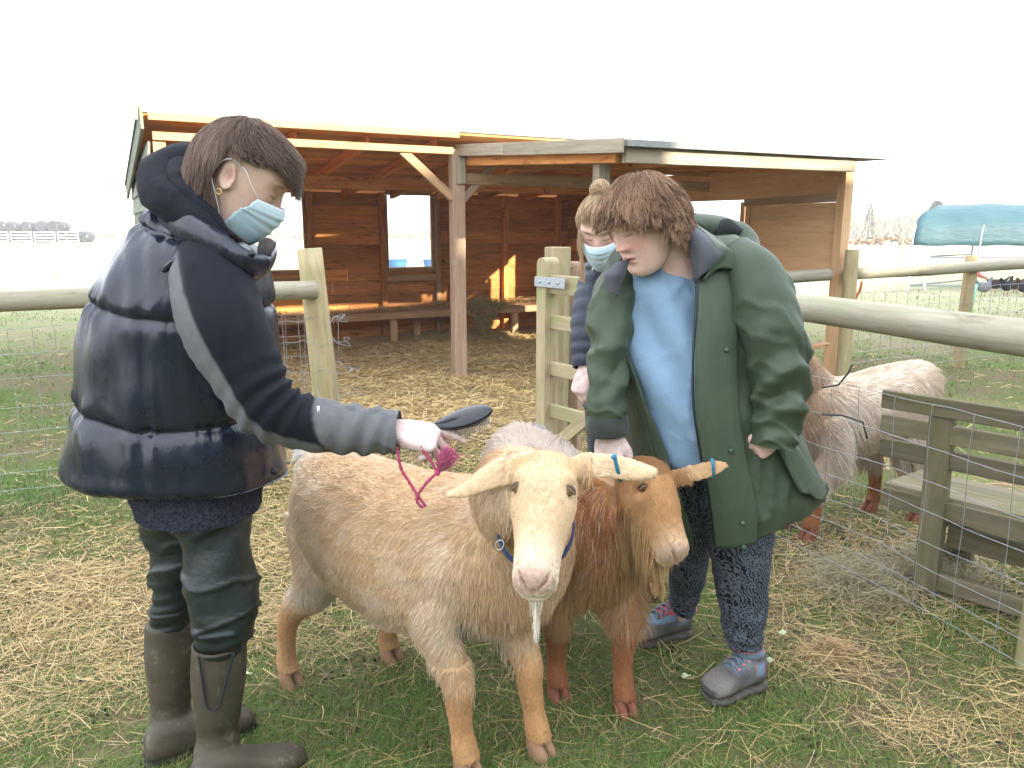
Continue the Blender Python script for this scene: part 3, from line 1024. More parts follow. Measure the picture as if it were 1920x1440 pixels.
def goat(name, label, group, origin, heading, feet, head, ears, trunk, neck, colour, fur_len, n_fur, voxel=0.0045, size=1.0, beard=None, seed=0, tags=None, collar=None, skirts=None, dens_fn=None, tail_dir=None, light_chance=0.14):
    fx = V((math.cos(heading), math.sin(heading), 0))
    ly = V((-fx.y, fx.x, 0))
    O = V(origin)
    def L(x, y, z):
        return O + fx * (x * size) + ly * (y * size) + UP * (z * size)
    root = thing(name, label, 'goat', O, group)
    parts = []
    rings = []
    for tr in trunk:
        x, z, hh, hw = tr[:4]
        rings.append((L(x, tr[4] if len(tr) > 4 else 0, z), ly * hw * size, UP * hh * size, 2.2))
    parts.append(loft(rings, n=28, sub=4))
    parts.append(tube([V(p) for p, r in neck], [r for p, r in neck], n=20, sub=4, up=ly))
    # legs
    hoofs = []
    for key, f in feet.items():
        f = V(f)
        s = 1 if key[1] == 'L' else -1
        def mid(a, z, k, back=0.0):
            q = a.lerp(f, k)
            return V((q.x, q.y, z * size)) - fx * back
        if key[0] == 'F':
            sh = L(0.25, 0.085 * s, 0.58)
            el = L(0.23, 0.115 * s, 0.43)
            path = [sh, el, mid(el, 0.34, 0.45), mid(el, 0.255, 0.75, -0.012), mid(el, 0.19, 0.88), mid(el, 0.13, 0.97), mid(el, 0.085, 1.0, -0.006), mid(el, 0.05, 1.0, -0.016)]
            rad = [(0.075, 0.10), (0.062, 0.077), (0.050, 0.055), (0.040, 0.041), (0.032, 0.034), (0.028, 0.030), (0.032, 0.035), (0.031, 0.036)]
        else:
            sh = L(-0.27 + 0.3 * max(-0.16, min(0.0, (f - O).dot(fx) / size + 0.30)), 0.075 * s, 0.58)
            fl_x = (f - O).dot(fx) / size
            hx_ = 0.85 * max(-0.16, min(0.05, fl_x + 0.30))
            el = L(-0.185 + hx_, 0.10 * s, 0.44)
            path = [sh, el, mid(el, 0.345, 0.42, -0.03), mid(el, 0.27, 0.78, -0.008), mid(el, 0.20, 0.93, 0.0), mid(el, 0.13, 0.98, 0.0), mid(el, 0.085, 1.0, 0.0), mid(el, 0.05, 1.0, -0.012)]
            rad = [(0.085, 0.13), (0.078, 0.105), (0.056, 0.066), (0.035, 0.046), (0.029, 0.034), (0.027, 0.030), (0.031, 0.034), (0.031, 0.036)]
        rad = [(a * size, c * size) for a, c in rad]
        parts.append(tube(path, rad, n=16, sub=4, up=ly))
        hoofs.append((key, V((f.x, f.y, 0)), path[-1]))
    # head
    Pp, Mz, dors = V(head['poll']), V(head['muzzle']), V(head['dorsal'])
    hf = (Mz - Pp).normalized()
    hs = (Mz - Pp).length / 0.27
    hd = (dors - hf * dors.dot(hf)).normalized()
    hl = hd.cross(hf)
    ws = head.get('ws', 1.0)
    def HP(x, y, z):
        return Pp + hf * (x * hs) + (hl * y + hd * z) * ws
    hr = [(-0.070, 0.028, 0.028, -0.018), (-0.048, 0.054, 0.050, -0.018), (-0.012, 0.067, 0.066, -0.015), (0.04, 0.070, 0.077, -0.016), (0.08, 0.066, 0.080, -0.020),
          (0.125, 0.058, 0.073, -0.028), (0.17, 0.050, 0.062, -0.036), (0.21, 0.0465, 0.054, -0.041), (0.243, 0.045, 0.050, -0.044), (0.262, 0.041, 0.045, -0.045), (0.273, 0.031, 0.034, -0.046), (0.279, 0.012, 0.014, -0.047)]
    parts.append(loft([(HP(x, 0, z), hl * w * ws, hd * h * ws, 2.25) for x, w, h, z in hr], n=28, sub=4))
    # ears: flattened cups
    for e in ears:
        pth = [V(p) for p in e['path']]
        nr = V(e.get('face', (0, -1, 0.2))).normalized()
        rg = []
        for i, p in enumerate(pth):
            t = (pth[min(i + 1, len(pth) - 1)] - pth[max(0, i - 1)]).normalized()
            wd = t.cross(nr).normalized()
            rg.append((p, wd * e['w'][i], nr * e['t'][i]))
        parts.append(loft(rg, n=18, sub=4))
    # tail
    if tail_dir:
        parts.append(tube([L(-0.40, 0, 0.69), L(-0.44, 0, 0.71), L(-0.47, 0, 0.72) + V(tail_dir) * 0.4, L(-0.48, 0, 0.71) + V(tail_dir)], [0.03, 0.028, 0.022, 0.01], n=10, sub=3))
    me = remesh(parts, voxel, 3, 0.5)
    co = get_co(me)
    # head-frame coordinates for modelling the face
    Hm = np.array([list(hf), list(hl), list(hd)])
    hc = (co - np.array(list(Pp))) @ Hm.T / np.array([hs, ws, ws])
    no = get_no(me)
    dsp = np.zeros(len(co))
    near_head = (np.abs(hc[:, 0] - 0.1) < 0.2) & (np.abs(hc[:, 1]) < 0.1) & (np.abs(hc[:, 2]) < 0.12)
    for s in (-1, 1):
        d2 = (hc[:, 0] - 0.068) ** 2 + (hc[:, 1] - s * 0.066) ** 2 + (hc[:, 2] - 0.018) ** 2
        dsp += -0.008 * gauss(d2, 0.014)
        d2 = (hc[:, 0] - 0.045) ** 2 + (hc[:, 1] - s * 0.060) ** 2 + (hc[:, 2] - 0.040) ** 2
        dsp += 0.009 * gauss(d2, 0.016)
        d2 = (hc[:, 0] - 0.092) ** 2 + (hc[:, 1] - s * 0.060) ** 2 + (hc[:, 2] - 0.0) ** 2
        dsp += 0.004 * gauss(d2, 0.014)
        # nostril slits
        u_ = (hc[:, 1] - s * 0.021) - s * (hc[:, 2] + 0.024) * 0.75
        d2 = (hc[:, 0] - 0.262) ** 2 * 0.30 + (u_ * 2.2) ** 2 + (hc[:, 2] + 0.026) ** 2 * 0.30
        dsp += -0.009 * gauss(d2, 0.0068)
        # cheek / jaw
        d2 = (hc[:, 0] - 0.06) ** 2 + (hc[:, 1] - s * 0.055) ** 2 + (hc[:, 2] + 0.055) ** 2
        dsp += 0.006 * gauss(d2, 0.03)
    # mouth crease round the muzzle, philtrum
    mz = hc[:, 2] + 0.068 + 0.25 * np.maximum(0, 0.262 - hc[:, 0]) * -0.2
    dsp += -0.006 * np.exp(-(mz / 0.0045) ** 2) * sstep(0.175, 0.215, hc[:, 0])
    dsp += -0.004 * np.exp(-(hc[:, 1] / 0.0035) ** 2) * sstep(0.245, 0.26, hc[:, 0]) * (hc[:, 2] < -0.035) * (hc[:, 2] > -0.07)
    # flattened forehead and bridge of nose
    dsp += -0.004 * np.exp(-(hc[:, 1] / 0.02) ** 2) * sstep(0.02, 0.05, hc[:, 0]) * (1 - sstep(0.1, 0.16, hc[:, 0])) * (hc[:, 2] > 0)
    dsp *= near_head * ws
    co = co + no * dsp[:, None]
    # soft unevenness of the trunk
    lc = np.stack([(co - np.array(list(O))) @ np.array(list(fx)), (co - np.array(list(O))) @ np.array(list(ly)), co[:, 2]], -1) / size
    body_w = (1 - sstep(0.6, 0.9, np.abs(hc[:, 0]) / 0.4)) * 0
    co += no * (0.006 * wob(lc, 14, seed + 2, 2) * (lc[:, 2] > 0.33) * (~near_head))[:, None]
    set_co(me, co)
    earp, earf = [], []
    for e in ears:
        q_ = [list(p) for p in catmull([list(p) for p in e['path']], 5)]
        earp += q_
        earf += list(np.linspace(0, 1, len(q_)))
    earp, earf = np.array(earp), np.array(earf)
    def ear_d(c):
        dd_ = np.linalg.norm(c[:, None, :] - earp[None, :, :], axis=2)
        ix_ = np.argmin(dd_, axis=1)
        return dd_[np.arange(len(c)), ix_], earf[ix_]
    def ctx(c):
        h = (c - np.array(list(Pp))) @ Hm.T / np.array([hs, ws, ws])
        rel = c - np.array(list(O))
        l = np.stack([rel @ np.array(list(fx)), rel @ np.array(list(ly)), c[:, 2]], -1) / size
        hw = ((h[:, 0] > -0.06) & (h[:, 0] < 0.30) & (np.abs(h[:, 1]) < 0.085) & (np.abs(h[:, 2]) < 0.10)).astype(float)
        ed, ef = ear_d(c)
        ew = ((ed < 0.042) & (ef > 0.20)).astype(float)
        hw = hw * (1 - ew)
        return h, l, hw, ew
    h, l, hw, ew = ctx(co)
    tint = colour(h, l, hw, ew, co)
    # bare skin details
    bare = tint.copy()
    nz = sstep(0.235, 0.262, h[:, 0]) * hw * sstep(-0.062, -0.045, h[:, 2])
    bare = lerp(bare, (0.50, 0.33, 0.26), 0.85 * nz)
    for s in (-1, 1):
        u_ = (h[:, 1] - s * 0.021) - s * (h[:, 2] + 0.024) * 0.75
        d2 = (h[:, 0] - 0.262) ** 2 * 0.25 + (u_ * 2.3) ** 2 + (h[:, 2] + 0.026) ** 2 * 0.28
        bare = lerp(bare, (0.17, 0.075, 0.06), np.clip(1.15 * gauss(d2, 0.0055), 0, 1) * hw)
    bare = lerp(bare, (0.40, 0.20, 0.15), 0.6 * np.exp(-(mz / 0.004) ** 2) * sstep(0.2, 0.24, hc[:, 0]) * near_head)
    if collar is not None and False:
        pass
    set_tint(me, bare)
    smooth_all(me)
    me.materials.append(mat_skin_goat)
    body = obj('body', me, None, root)
    # hooves: two claws each
    for key, f, pa in hoofs:
        toe = fx if 'toe' not in head else V(head['toe'])
        sd = V((-toe.y, toe.x, 0))
        for s in (-1, 1):
            base = f + sd * (0.017 * s * size) + toe * 0.012
            cl = loft([(V((base.x, base.y, 0.0)) + toe * 0.014, toe * 0.038 * size, sd * 0.0175 * size), (V((base.x, base.y, 0.018)) + toe * 0.012, toe * 0.035 * size, sd * 0.0175 * size),
                       (V((base.x, base.y, 0.045)), toe * 0.028 * size, sd * 0.016 * size), (V((base.x, base.y, 0.062)) - toe * 0.004, toe * 0.022 * size, sd * 0.012 * size)], n=12, sub=3)
            obj('hoof', to_mesh('hoof', cl), mat_hoof[head.get('hoof', 0)], root)
    # eyes
    for s in (-1, 1):
        ec = HP(0.068, 0.0545 * s, 0.024)
        outw = (hl * s * 0.80 + hd * 0.6).normalized()
        t1 = (hf - outw * hf.dot(outw)).normalized()
        t2 = outw.cross(t1)
        eye = obj('eye', to_mesh('eye', ellipsoid(ec, (t1 * 0.0125 * ws, t2 * 0.0125 * ws, outw * 0.0125 * ws))), mat_eye, root)
        pc = ec + outw * 0.0108 * ws
        obj('pupil', to_mesh('pupil', ellipsoid(pc, (t1 * 0.0034 * ws, t2 * 0.0078 * ws, outw * 0.0022 * ws), 10, 6)), mat_black, eye)
        # lids
        for sg, nm, drop in ((-1, 'upper', 0.0024), (1, 'lower', 0.0055)):
            pth, rr = [], []
            for i in range(9):
                a = math.pi * i / 8
                pth.append(ec + t2 * math.cos(a) * 0.0150 * ws + t1 * sg * math.sin(a) * (drop + 0.0022) * ws + outw * (0.0065 + 0.0050 * math.sin(a)) * ws)
                rr.append(0.0012 + (0.0026 if sg < 0 else 0.0010) * math.sin(a))
            lid = obj('eyelid', to_mesh('eyelid', tube(pth, rr, n=8, sub=2)), mat_lid[head.get('hoof', 0)], root)
    # coat
    base_d = dens_fn or (lambda h, l, hw, ew: 1 + 1.6 * hw + 1.2 * ew)
    def dens(c):
        h, l, hw, ew = ctx(c)
        d = base_d(h, l, hw, ew)
        eyeclr = np.ones(len(c))
        for s in (-1, 1):
            d2 = (h[:, 0] - 0.068) ** 2 + (h[:, 1] - s * 0.062) ** 2 + (h[:, 2] - 0.02) ** 2
            eyeclr *= (d2 > 0.013 ** 2)
        nosec = 1 - 0.97 * sstep(0.243, 0.258, h[:, 0]) * hw
        return d * eyeclr * nosec * (c[:, 2] > 0.055)
    P, Nn = sample_mesh(me, n_fur, dens, seed + 11)
    h, l, hw, ew = ctx(P)
    D = np.zeros_like(P)
    fxv, up_ = np.array(list(fx)), np.array([0, 0, 1.0])
    top = sstep(0.3, 0.9, Nn[:, 2])[:, None]
    D += (-fxv * 0.55 - up_ * 0.85) * (1 - top) + (-fxv * 0.95 + 0.25 * Nn * np.array([1, 1, 0])) * top
    legw = (1 - sstep(0.30, 0.40, l[:, 2]))[:, None]
    D = D * (1 - legw) + (-up_) * legw
    # chest and front of the neck: straight down
    chest = sstep(0.30, 0.40, l[:, 0])[:, None]
    D = D * (1 - chest) + (-up_ * 1.0 - 0.1 * fxv) * chest
    flow = np.array(list(hf)) * 0.75 - up_ * 0.15
    D = D * (1 - hw[:, None]) + flow * hw[:, None]
    if len(earp):
        for e in ears:
            p0, p1 = np.array(list(e['path'][0])), np.array(list(e['path'][-1]))
            m_ = (ew > 0) & (np.linalg.norm(P - (p0 + p1) / 2, axis=1) < np.linalg.norm(p1 - p0) * 0.75)
            D[m_] = (p1 - p0)
    sw_ = np.stack([wob(P, 16, seed + 91, 2), wob(P, 16, seed + 92, 2), wob(P, 16, seed + 93, 2)], -1)
    D = norm_(D) + 0.38 * sw_ * (1 - 0.7 * np.maximum(hw, ew))[:, None]
    ln = fur_len(h, l, hw, ew, P, Nn) * (1 + 0.35 * wob(P, 45, seed + 95, 2))
    lift = np.where(hw > 0, 0.18, np.where(ew > 0, 0.12, 0.16))
    tint = colour(h, l, hw, ew, P)
    rs = np.random.RandomState(seed + 5)
    pts = strands(P, Nn, D, ln, 5, lift, 0.22, 0.13, 0.35, max(200, n_fur // 16), seed)
    val = 1 + (0.32 - 0.17 * np.maximum(hw, ew)) * (rs.rand(n_fur) - 0.5)
    lt = (rs.rand(n_fur) < light_chance) & (l[:, 2] > 0.31)
    tint = tint * val[:, None]
    tint[lt & (hw < 0.5)] = lerp(tint[lt & (hw < 0.5)], (0.78, 0.68, 0.56), 0.5 * np.ones((lt & (hw < 0.5)).sum()))
    rad = np.array([0.0007, 0.00068, 0.00058, 0.0004, 0.0001]) * (1.0 if voxel < 0.006 else 1.5)
    curves_obj('coat', pts, rad[None, :] * np.where(hw + ew > 0, 0.6, 1.0)[:, None], tint, mat_fur, root)
    # beard and long tufts: (centre, spread, n, length, direction, colour, tag)
    for tf in (skirts or []):
        c, spread, n, leng, dirv, colr, nm = tf
        c = HP(*c) if isinstance(c, tuple) else c
        kd_d = lambda cc: np.exp(-((cc - np.array(list(c))) ** 2).sum(1) / (2 * spread ** 2)) + 1e-12
        P, Nn = sample_mesh(me, n, kd_d, seed + 77)
        D = np.tile(np.array(list(V(dirv).normalized())), (n, 1))
        cc = np.asarray(colr)[None, :] * (0.75 + 0.5 * rs.rand(n))[:, None]
        rs2 = np.random.RandomState(seed + 3)
        fall = 0.45 + 0.55 * np.exp(-((P - np.array(list(c))) ** 2).sum(1) / (2 * (spread * 1.1) ** 2))
        pts = strands(P, Nn, D, leng * fall, 7, 0.12, 0.30, 0.07, 0.5, max(12, n // 45), seed + 9, wave=0.03)
        # let the strands hang free instead of hugging the skin
        hang = np.linspace(0, 1, 7) ** 1.2
        tgt = P[:, None, :] + Nn[:, None, :] * 0.012 * hang[None, :, None] + np.asarray(D)[:, None, :] * (leng * fall)[:, None, None] * np.linspace(0, 1, 7)[None, :, None]
        pts = pts * 0.45 + tgt * 0.55
        curves_obj(nm, pts, np.array([0.001, 0.001, 0.0009, 0.0008, 0.0007, 0.0005, 0.0002]), cc, mat_fur, root)
    return root, HP, L, (hf, hl, hd, hs)
mat_hoof = [plain('pale_hoof', (0.33, 0.19, 0.11), 0.6, 0.3, bscale if False else 0.0), plain('red_brown_hoof', (0.24, 0.085, 0.05), 0.6, 0.3)]
mat_lid = [plain('cream_lid', (0.20, 0.13, 0.085), 0.7, 0.2), plain('ginger_lid', (0.12, 0.06, 0.03), 0.7, 0.2)]

# ---- cream goat in front
def col_cream(h, l, hw, ew, c):
    n1 = wob(c, 9, 21, 3)
    n2 = wob(c, 40, 22, 2)
    base = lerp((0.62, 0.415, 0.235), (0.72, 0.555, 0.395), sstep(-0.4, 0.6, n1 + 0.4 * n2))
    base = lerp(base, (0.57, 0.345, 0.165), sstep(0.25, 0.40, l[:, 0]) * 0.7 * (1 - sstep(0.72, 0.85, l[:, 2])))       # warmer chest
    base = lerp(base, (0.58, 0.37, 0.195), sstep(0.66, 0.76, l[:, 2]) * 0.6 * (l[:, 0] < 0.3))                            # warmer back
    base = lerp(base, (0.72, 0.63, 0.53), (1 - sstep(-0.42, -0.30, l[:, 0])) * 0.6 * sstep(0.25, 0.35, l[:, 2]))          # pale thigh
    base = lerp(base, (0.52, 0.28, 0.12), (1 - sstep(0.22, 0.34, l[:, 2])) * 0.85)                                       # tan lower legs
    base = lerp(base, (0.74, 0.68, 0.60), 0.5 * (l[:, 0] < 0.14) * (1 - sstep(0.36, 0.44, l[:, 2])) * sstep(0.30, 0.36, l[:, 2]))            # pale belly
    kn_ = np.array(list(px(873, 1352, 1.74)))
    base = lerp(base, (0.56, 0.52, 0.44), 0.9 * (((c - kn_) ** 2).sum(1) < 0.024 ** 2) * (n2 > -0.5))
    face = lerp((0.62, 0.455, 0.275), (0.66, 0.56, 0.41), sstep(0.15, 0.24, h[:, 0]))
    face = lerp(face, (0.64, 0.455, 0.255), (1 - sstep(-0.02, 0.05, h[:, 0])) * 0.8)
    base = lerp(base, face, hw)
    base = lerp(base, (0.70, 0.52, 0.32), ew)
    return base
def len_cream(h, l, hw, ew, c, Nn):
    ln = 0.018 + 0.014 * sstep(0.1, 0.8, -Nn[:, 2]) + 0.004 * wob(c, 6, 31, 2)
    ln = ln * (0.45 + 0.55 * sstep(0.27, 0.36, l[:, 2]))
    ln = ln + 0.008 * np.exp(-((l[:, 2] - 0.39) / 0.045) ** 2)
    ln = np.where((h[:, 0] < 0.015) & (hw > 0) & (np.abs(h[:, 1]) < 0.05), 0.014, np.where(hw > 0, 0.0075, ln))
    ln = np.where(ew > 0, 0.0055, ln)
    return ln
g1_feet = {'FR': gp(868, 1452), 'FL': gp(1003, 1412), 'HR': gp(540, 1284), 'HL': gp(728, 1238)}
g1o = (sum((V(f) for f in g1_feet.values()), V((0, 0, 0)))) / 4
g1h = math.atan2(-0.445, 0.53)
_fx = V((math.cos(g1h), math.sin(g1h), 0)); _ly = V((-_fx.y, _fx.x, 0))
def G1L(x, y, z):
    return g1o + _fx * x + _ly * y + UP * z
trunk1 = [(-0.435, 0.65, 0.06, 0.055), (-0.405, 0.625, 0.125, 0.105), (-0.32, 0.585, 0.18, 0.16), (-0.17, 0.55, 0.205, 0.195), (0.0, 0.54, 0.215, 0.215), (0.15, 0.555, 0.215, 0.205, 0.01), (0.27, 0.585, 0.205, 0.205, 0.035), (0.36, 0.59, 0.195, 0.195, 0.06), (0.42, 0.59, 0.16, 0.155, 0.07), (0.455, 0.59, 0.07, 0.07, 0.07)]
poll1, muz1 = px(1023, 892, 1.635), px(1000, 1076, 1.385)
neck1 = [(G1L(0.26, 0.03, 0.62), (0.15, 0.165)), (G1L(0.36, 0.05, 0.70), (0.135, 0.14)), (G1L(0.40, -0.01, 0.79) * 0.5 + (poll1 + V((-0.03, 0.07, -0.07))) * 0.5, (0.105, 0.115)), (poll1 + V((-0.005, 0.035, -0.045)), (0.066, 0.075)), (poll1 + V((0, 0.0, -0.02)), (0.05, 0.05))]
ears1 = [dict(path=[px(1070, 880, 1.655), px(1110, 873, 1.66), px(1160, 876, 1.665), px(1200, 884, 1.66), px(1228, 887, 1.655)], w=[0.026, 0.033, 0.028, 0.019, 0.007], t=[0.015, 0.011, 0.008, 0.007, 0.004], face=(0.0, -0.85, 0.5)),
         dict(path=[px(985, 880, 1.655), px(945, 886, 1.66), px(905, 903, 1.655), px(868, 921, 1.64), px(836, 930, 1.62)], w=[0.026, 0.031, 0.025, 0.016, 0.006], t=[0.015, 0.011, 0.008, 0.007, 0.004], face=(0.0, -0.85, 0.5))]
goat1, HP1, L1, hf1 = goat('goat', 'large cream goat in front, facing the viewer, with a blue collar', None, g1o, g1h, g1_feet,
    dict(poll=poll1, muzzle=muz1, dorsal=V((-0.06, -0.6, 0.8)), ws=0.98), ears1, trunk1, neck1, col_cream, len_cream, 150000, seed=1, tail_dir=(0.0, 0.0, 0.05),
    skirts=[((0.225, 0, -0.098), 0.009, 170, 0.11, (0.02, 0.06, -1), (0.74, 0.66, 0.54), 'beard'),
            (G1L(0.26, -0.02, 0.36), 0.06, 1600, 0.075, (0, 0, -1), (0.60, 0.48, 0.36), 'chest_tuft'),
            (G1L(-0.44, 0, 0.73), 0.03, 500, 0.06, (-0.5, 0.1, -0.5), (0.80, 0.77, 0.72), 'tail_tuft')])

tg = band(px(1158, 878, 1.664), V((0.010, 0.012, -0.034)), V((0.0, -0.013, -0.006)), 0.003, mat_tagblue, 'ear_tag', goat1, flat=(0.0045, 0.0016))
obj('tag_stud', to_mesh('tag_stud', tube([px(1150, 857, 1.65), px(1150, 857, 1.63)], [0.0055, 0.0055], n=12, sub=1)), mat_tagblue, tg)
mat_collar = cloth('blue_nylon_collar', (0.012, 0.03, 0.13), None, 60, 0.6, 0.4, 300)
cc_ = px(1004, 985, 1.735)
col1 = band(cc_, V((0.090, 0.0, 0.005)), V((0.0, -0.115, -0.055)), 0.01, mat_collar, 'collar', goat1, 36, flat=(0.013, 0.0028))
band(px(937, 1022, 1.63), V((0.006, 0, 0.010)), V((0.007, -0.004, -0.004)), 0.0016, mat_iron, 'collar_ring', col1)

# ---- ginger goat beside it
def col_ginger(h, l, hw, ew, c):
    n1 = wob(c, 9, 41, 3)
    base = lerp((0.37, 0.155, 0.055), (0.47, 0.235, 0.095), sstep(-0.4, 0.6, n1))
    base = lerp(base, (0.60, 0.50, 0.42), (1 - sstep(-0.05, 0.20, l[:, 0])) * sstep(0.30, 0.45, l[:, 2]))
    base = lerp(base, (0.44, 0.26, 0.125), 0.7 * (1 - sstep(0.40, 0.50, l[:, 2])) * sstep(0.29, 0.33, l[:, 2]) * sstep(0.1, 0.3, l[:, 0]))
    base = lerp(base, (0.31, 0.125, 0.052), (1 - sstep(0.25, 0.32, l[:, 2])))
    face = lerp((0.49, 0.27, 0.115), (0.60, 0.43, 0.27), sstep(0.16, 0.26, h[:, 0]))
    face = lerp(face, (0.36, 0.175, 0.070), (1 - sstep(-0.02, 0.06, h[:, 0])) * 0.8)
    base = lerp(base, face, hw)
    return lerp(base, (0.58, 0.37, 0.20), ew)
def len_ginger(h, l, hw, ew, c, Nn):
    ln = 0.040 + 0.012 * wob(c, 7, 51, 2) + 0.02 * (1 - sstep(-0.1, 0.2, l[:, 0]))
    ln = ln + 0.055 * sstep(0.12, 0.22, l[:, 0]) * np.exp(-((l[:, 2] - 0.42) / 0.06) ** 2)
    ln = ln * (0.28 + 0.72 * sstep(0.26, 0.36, l[:, 2]))
    ln = np.where((h[:, 0] < 0.015) & (hw > 0), 0.026, np.where(hw > 0, 0.0135, ln))
    return np.where(ew > 0, 0.0045, ln)
g2h = R(-70)
g2fx = V((math.cos(g2h), math.sin(g2h), 0)); g2ly = V((-g2fx.y, g2fx.x, 0))
g2f = (gp(1042, 1308) + gp(1168, 1334)) / 2
g2o = g2f - g2fx * 0.25
def G2L(x, y, z):
    return g2o + g2fx * x + g2ly * y + UP * z
g2_feet = {'FR': gp(1042, 1306), 'FL': gp(1166, 1332), 'HR': G2L(-0.32, -0.10, 0), 'HL': G2L(-0.30, 0.10, 0)}
trunk2 = [(-0.425, 0.65, 0.05, 0.045), (-0.39, 0.63, 0.12, 0.10), (-0.30, 0.60, 0.16, 0.15), (-0.17, 0.57, 0.175, 0.175), (0.0, 0.55, 0.18, 0.175), (0.15, 0.555, 0.18, 0.155), (0.26, 0.57, 0.175, 0.135), (0.33, 0.58, 0.15, 0.115), (0.375, 0.58, 0.09, 0.07), (0.39, 0.58, 0.04, 0.03)]
poll2, muz2 = px(1208, 892, 2.01), px(1283, 1028, 1.83)
neck2 = [(G2L(0.22, 0, 0.60), (0.10, 0.14)), (G2L(0.31, 0.02, 0.67), (0.085, 0.11)), (G2L(0.33, 0.05, 0.75) * 0.55 + poll2 * 0.45 + V((0, 0.03, -0.05)), (0.072, 0.09)), (poll2 + V((-0.01, 0.03, -0.04)), (0.058, 0.066)), (poll2 + V((0, 0, -0.02)), (0.045, 0.045))]
ears2 = [dict(path=[px(1262, 897, 1.985), px(1294, 888, 1.94), px(1325, 880, 1.91), px(1348, 874, 1.895), px(1366, 872, 1.885)], w=[0.020, 0.024, 0.025, 0.020, 0.008], t=[0.013, 0.010, 0.008, 0.007, 0.004], face=(0.2, -0.9, 0.4)),
         dict(path=[px(1190, 896, 2.03), px(1165, 897, 2.05), px(1140, 905, 2.07), px(1115, 912, 2.08), px(1095, 916, 2.08)], w=[0.020, 0.026, 0.024, 0.018, 0.007], t=[0.013, 0.010, 0.008, 0.007, 0.004], face=(0.2, -0.9, 0.4))]
goat2, HP2, L2, hf2 = goat('goat', 'ginger long haired goat standing close beside the green coat', None, g2o, g2h, g2_feet,
    dict(poll=poll2, muzzle=muz2, dorsal=V((0.42, -0.50, 0.72)), ws=0.95, hoof=1), ears2, trunk2, neck2, col_ginger, len_ginger, 120000, seed=2, size=0.97,
    skirts=[((0.13, 0, -0.105), 0.030, 2600, 0.165, (-0.02, 0.04, -1), (0.50, 0.31, 0.14), 'beard'),
            (G2L(0.25, -0.10, 0.42), 0.05, 3600, 0.15, (-0.04, 0, -1), (0.43, 0.25, 0.115), 'chest_tuft'),
            (G2L(0.27, 0.09, 0.42), 0.05, 3400, 0.14, (0.03, 0, -1), (0.44, 0.26, 0.125), 'chest_tuft'),
            (px(1150, 900, 2.06), 0.035, 1600, 0.14, (0.08, -0.1, -1), (0.36, 0.17, 0.07), 'neck_tuft')])
band(px(1336, 878, 1.905), V((0.004, 0.006, -0.026)), V((0.0, -0.012, -0.004)), 0.003, mat_tagblue, 'ear_tag', goat2, flat=(0.0042, 0.0016))

# ---- pale goat beyond the wire net
def col_pale(h, l, hw, ew, c):
    n1 = wob(c, 9, 61, 3)
    base = lerp((0.62, 0.49, 0.38), (0.74, 0.66, 0.57), sstep(-0.3, 0.6, n1))
    base = lerp(base, (0.47, 0.28, 0.16), sstep(0.2, 0.38, l[:, 0]) * 0.8)
    base = lerp(base, (0.34, 0.14, 0.06), (1 - sstep(0.24, 0.31, l[:, 2])))
    base = lerp(base, (0.46, 0.28, 0.15), hw)
    return lerp(base, (0.52, 0.31, 0.17), ew)
def len_pale(h, l, hw, ew, c, Nn):
    ln = 0.05 + 0.05 * (1 - sstep(0.35, 0.55, l[:, 2]))
    ln = ln * (0.2 + 0.8 * sstep(0.27, 0.34, l[:, 2]))
    return np.where(hw + ew > 0, 0.012, ln)
g4h = math.atan2(-0.19, -0.54)
g4_feet = {'FL': gp(1522, 1010), 'FR': gp(1480, 984), 'HL': gp(1722, 976), 'HR': gp(1636, 958)}
g4o = sum((V(f) for f in g4_feet.values()), V((0, 0, 0))) / 4
poll4, muz4 = px(1478, 648, 3.34), px(1410, 735, 3.22)
g4fx = V((math.cos(g4h), math.sin(g4h), 0)); g4ly = V((-g4fx.y, g4fx.x, 0))
def G4L(x, y, z):
    return g4o + g4fx * x + g4ly * y + UP * z
neck4 = [(G4L(0.25, 0, 0.62), (0.10, 0.15)), (G4L(0.33, 0, 0.72), (0.08, 0.11)), (poll4 + V((0.02, 0.02, -0.05)), (0.06, 0.07)), (poll4 + V((0, 0, -0.02)), (0.05, 0.05))]
trunk4 = [(-0.425, 0.67, 0.05, 0.045), (-0.39, 0.66, 0.12, 0.10), (-0.30, 0.63, 0.165, 0.15), (-0.17, 0.60, 0.175, 0.175), (0.0, 0.565, 0.175, 0.18), (0.15, 0.56, 0.18, 0.16), (0.26, 0.57, 0.175, 0.14), (0.33, 0.585, 0.15, 0.12), (0.375, 0.59, 0.09, 0.07), (0.39, 0.59, 0.04, 0.03)]
ears4 = [dict(path=[poll4 + V((0.01, -0.03, 0.0)), px(1515, 652, 3.26), px(1535, 648, 3.25), px(1553, 645, 3.25), px(1562, 644, 3.25)], w=[0.014, 0.02, 0.018, 0.011, 0.004], t=[0.012, 0.009, 0.007, 0.006, 0.003], face=(0, -0.8, 0.5)),
         dict(path=[poll4 + V((0.01, 0.04, 0.0)), poll4 + V((0.03, 0.09, 0.01)), poll4 + V((0.05, 0.14, 0.01))], w=[0.016, 0.022, 0.006], t=[0.01, 0.008, 0.003], face=(0, -0.3, 0.9))]
goat4, HP4, L4, hf4 = goat('goat', 'pale shaggy goat beyond the wire net, behind the slatted bench', None, g4o, g4h, g4_feet,
    dict(poll=poll4, muzzle=muz4, dorsal=V((-0.2, -0.2, 0.9)), hoof=1), ears4, trunk4, neck4, col_pale, len_pale, 45000, voxel=0.008, seed=4, size=1.0, light_chance=0.3,
    skirts=[(px(1530, 880, 3.3), 0.06, 900, 0.14, (0.05, 0, -1), (0.62, 0.52, 0.42), 'chest_tuft')])
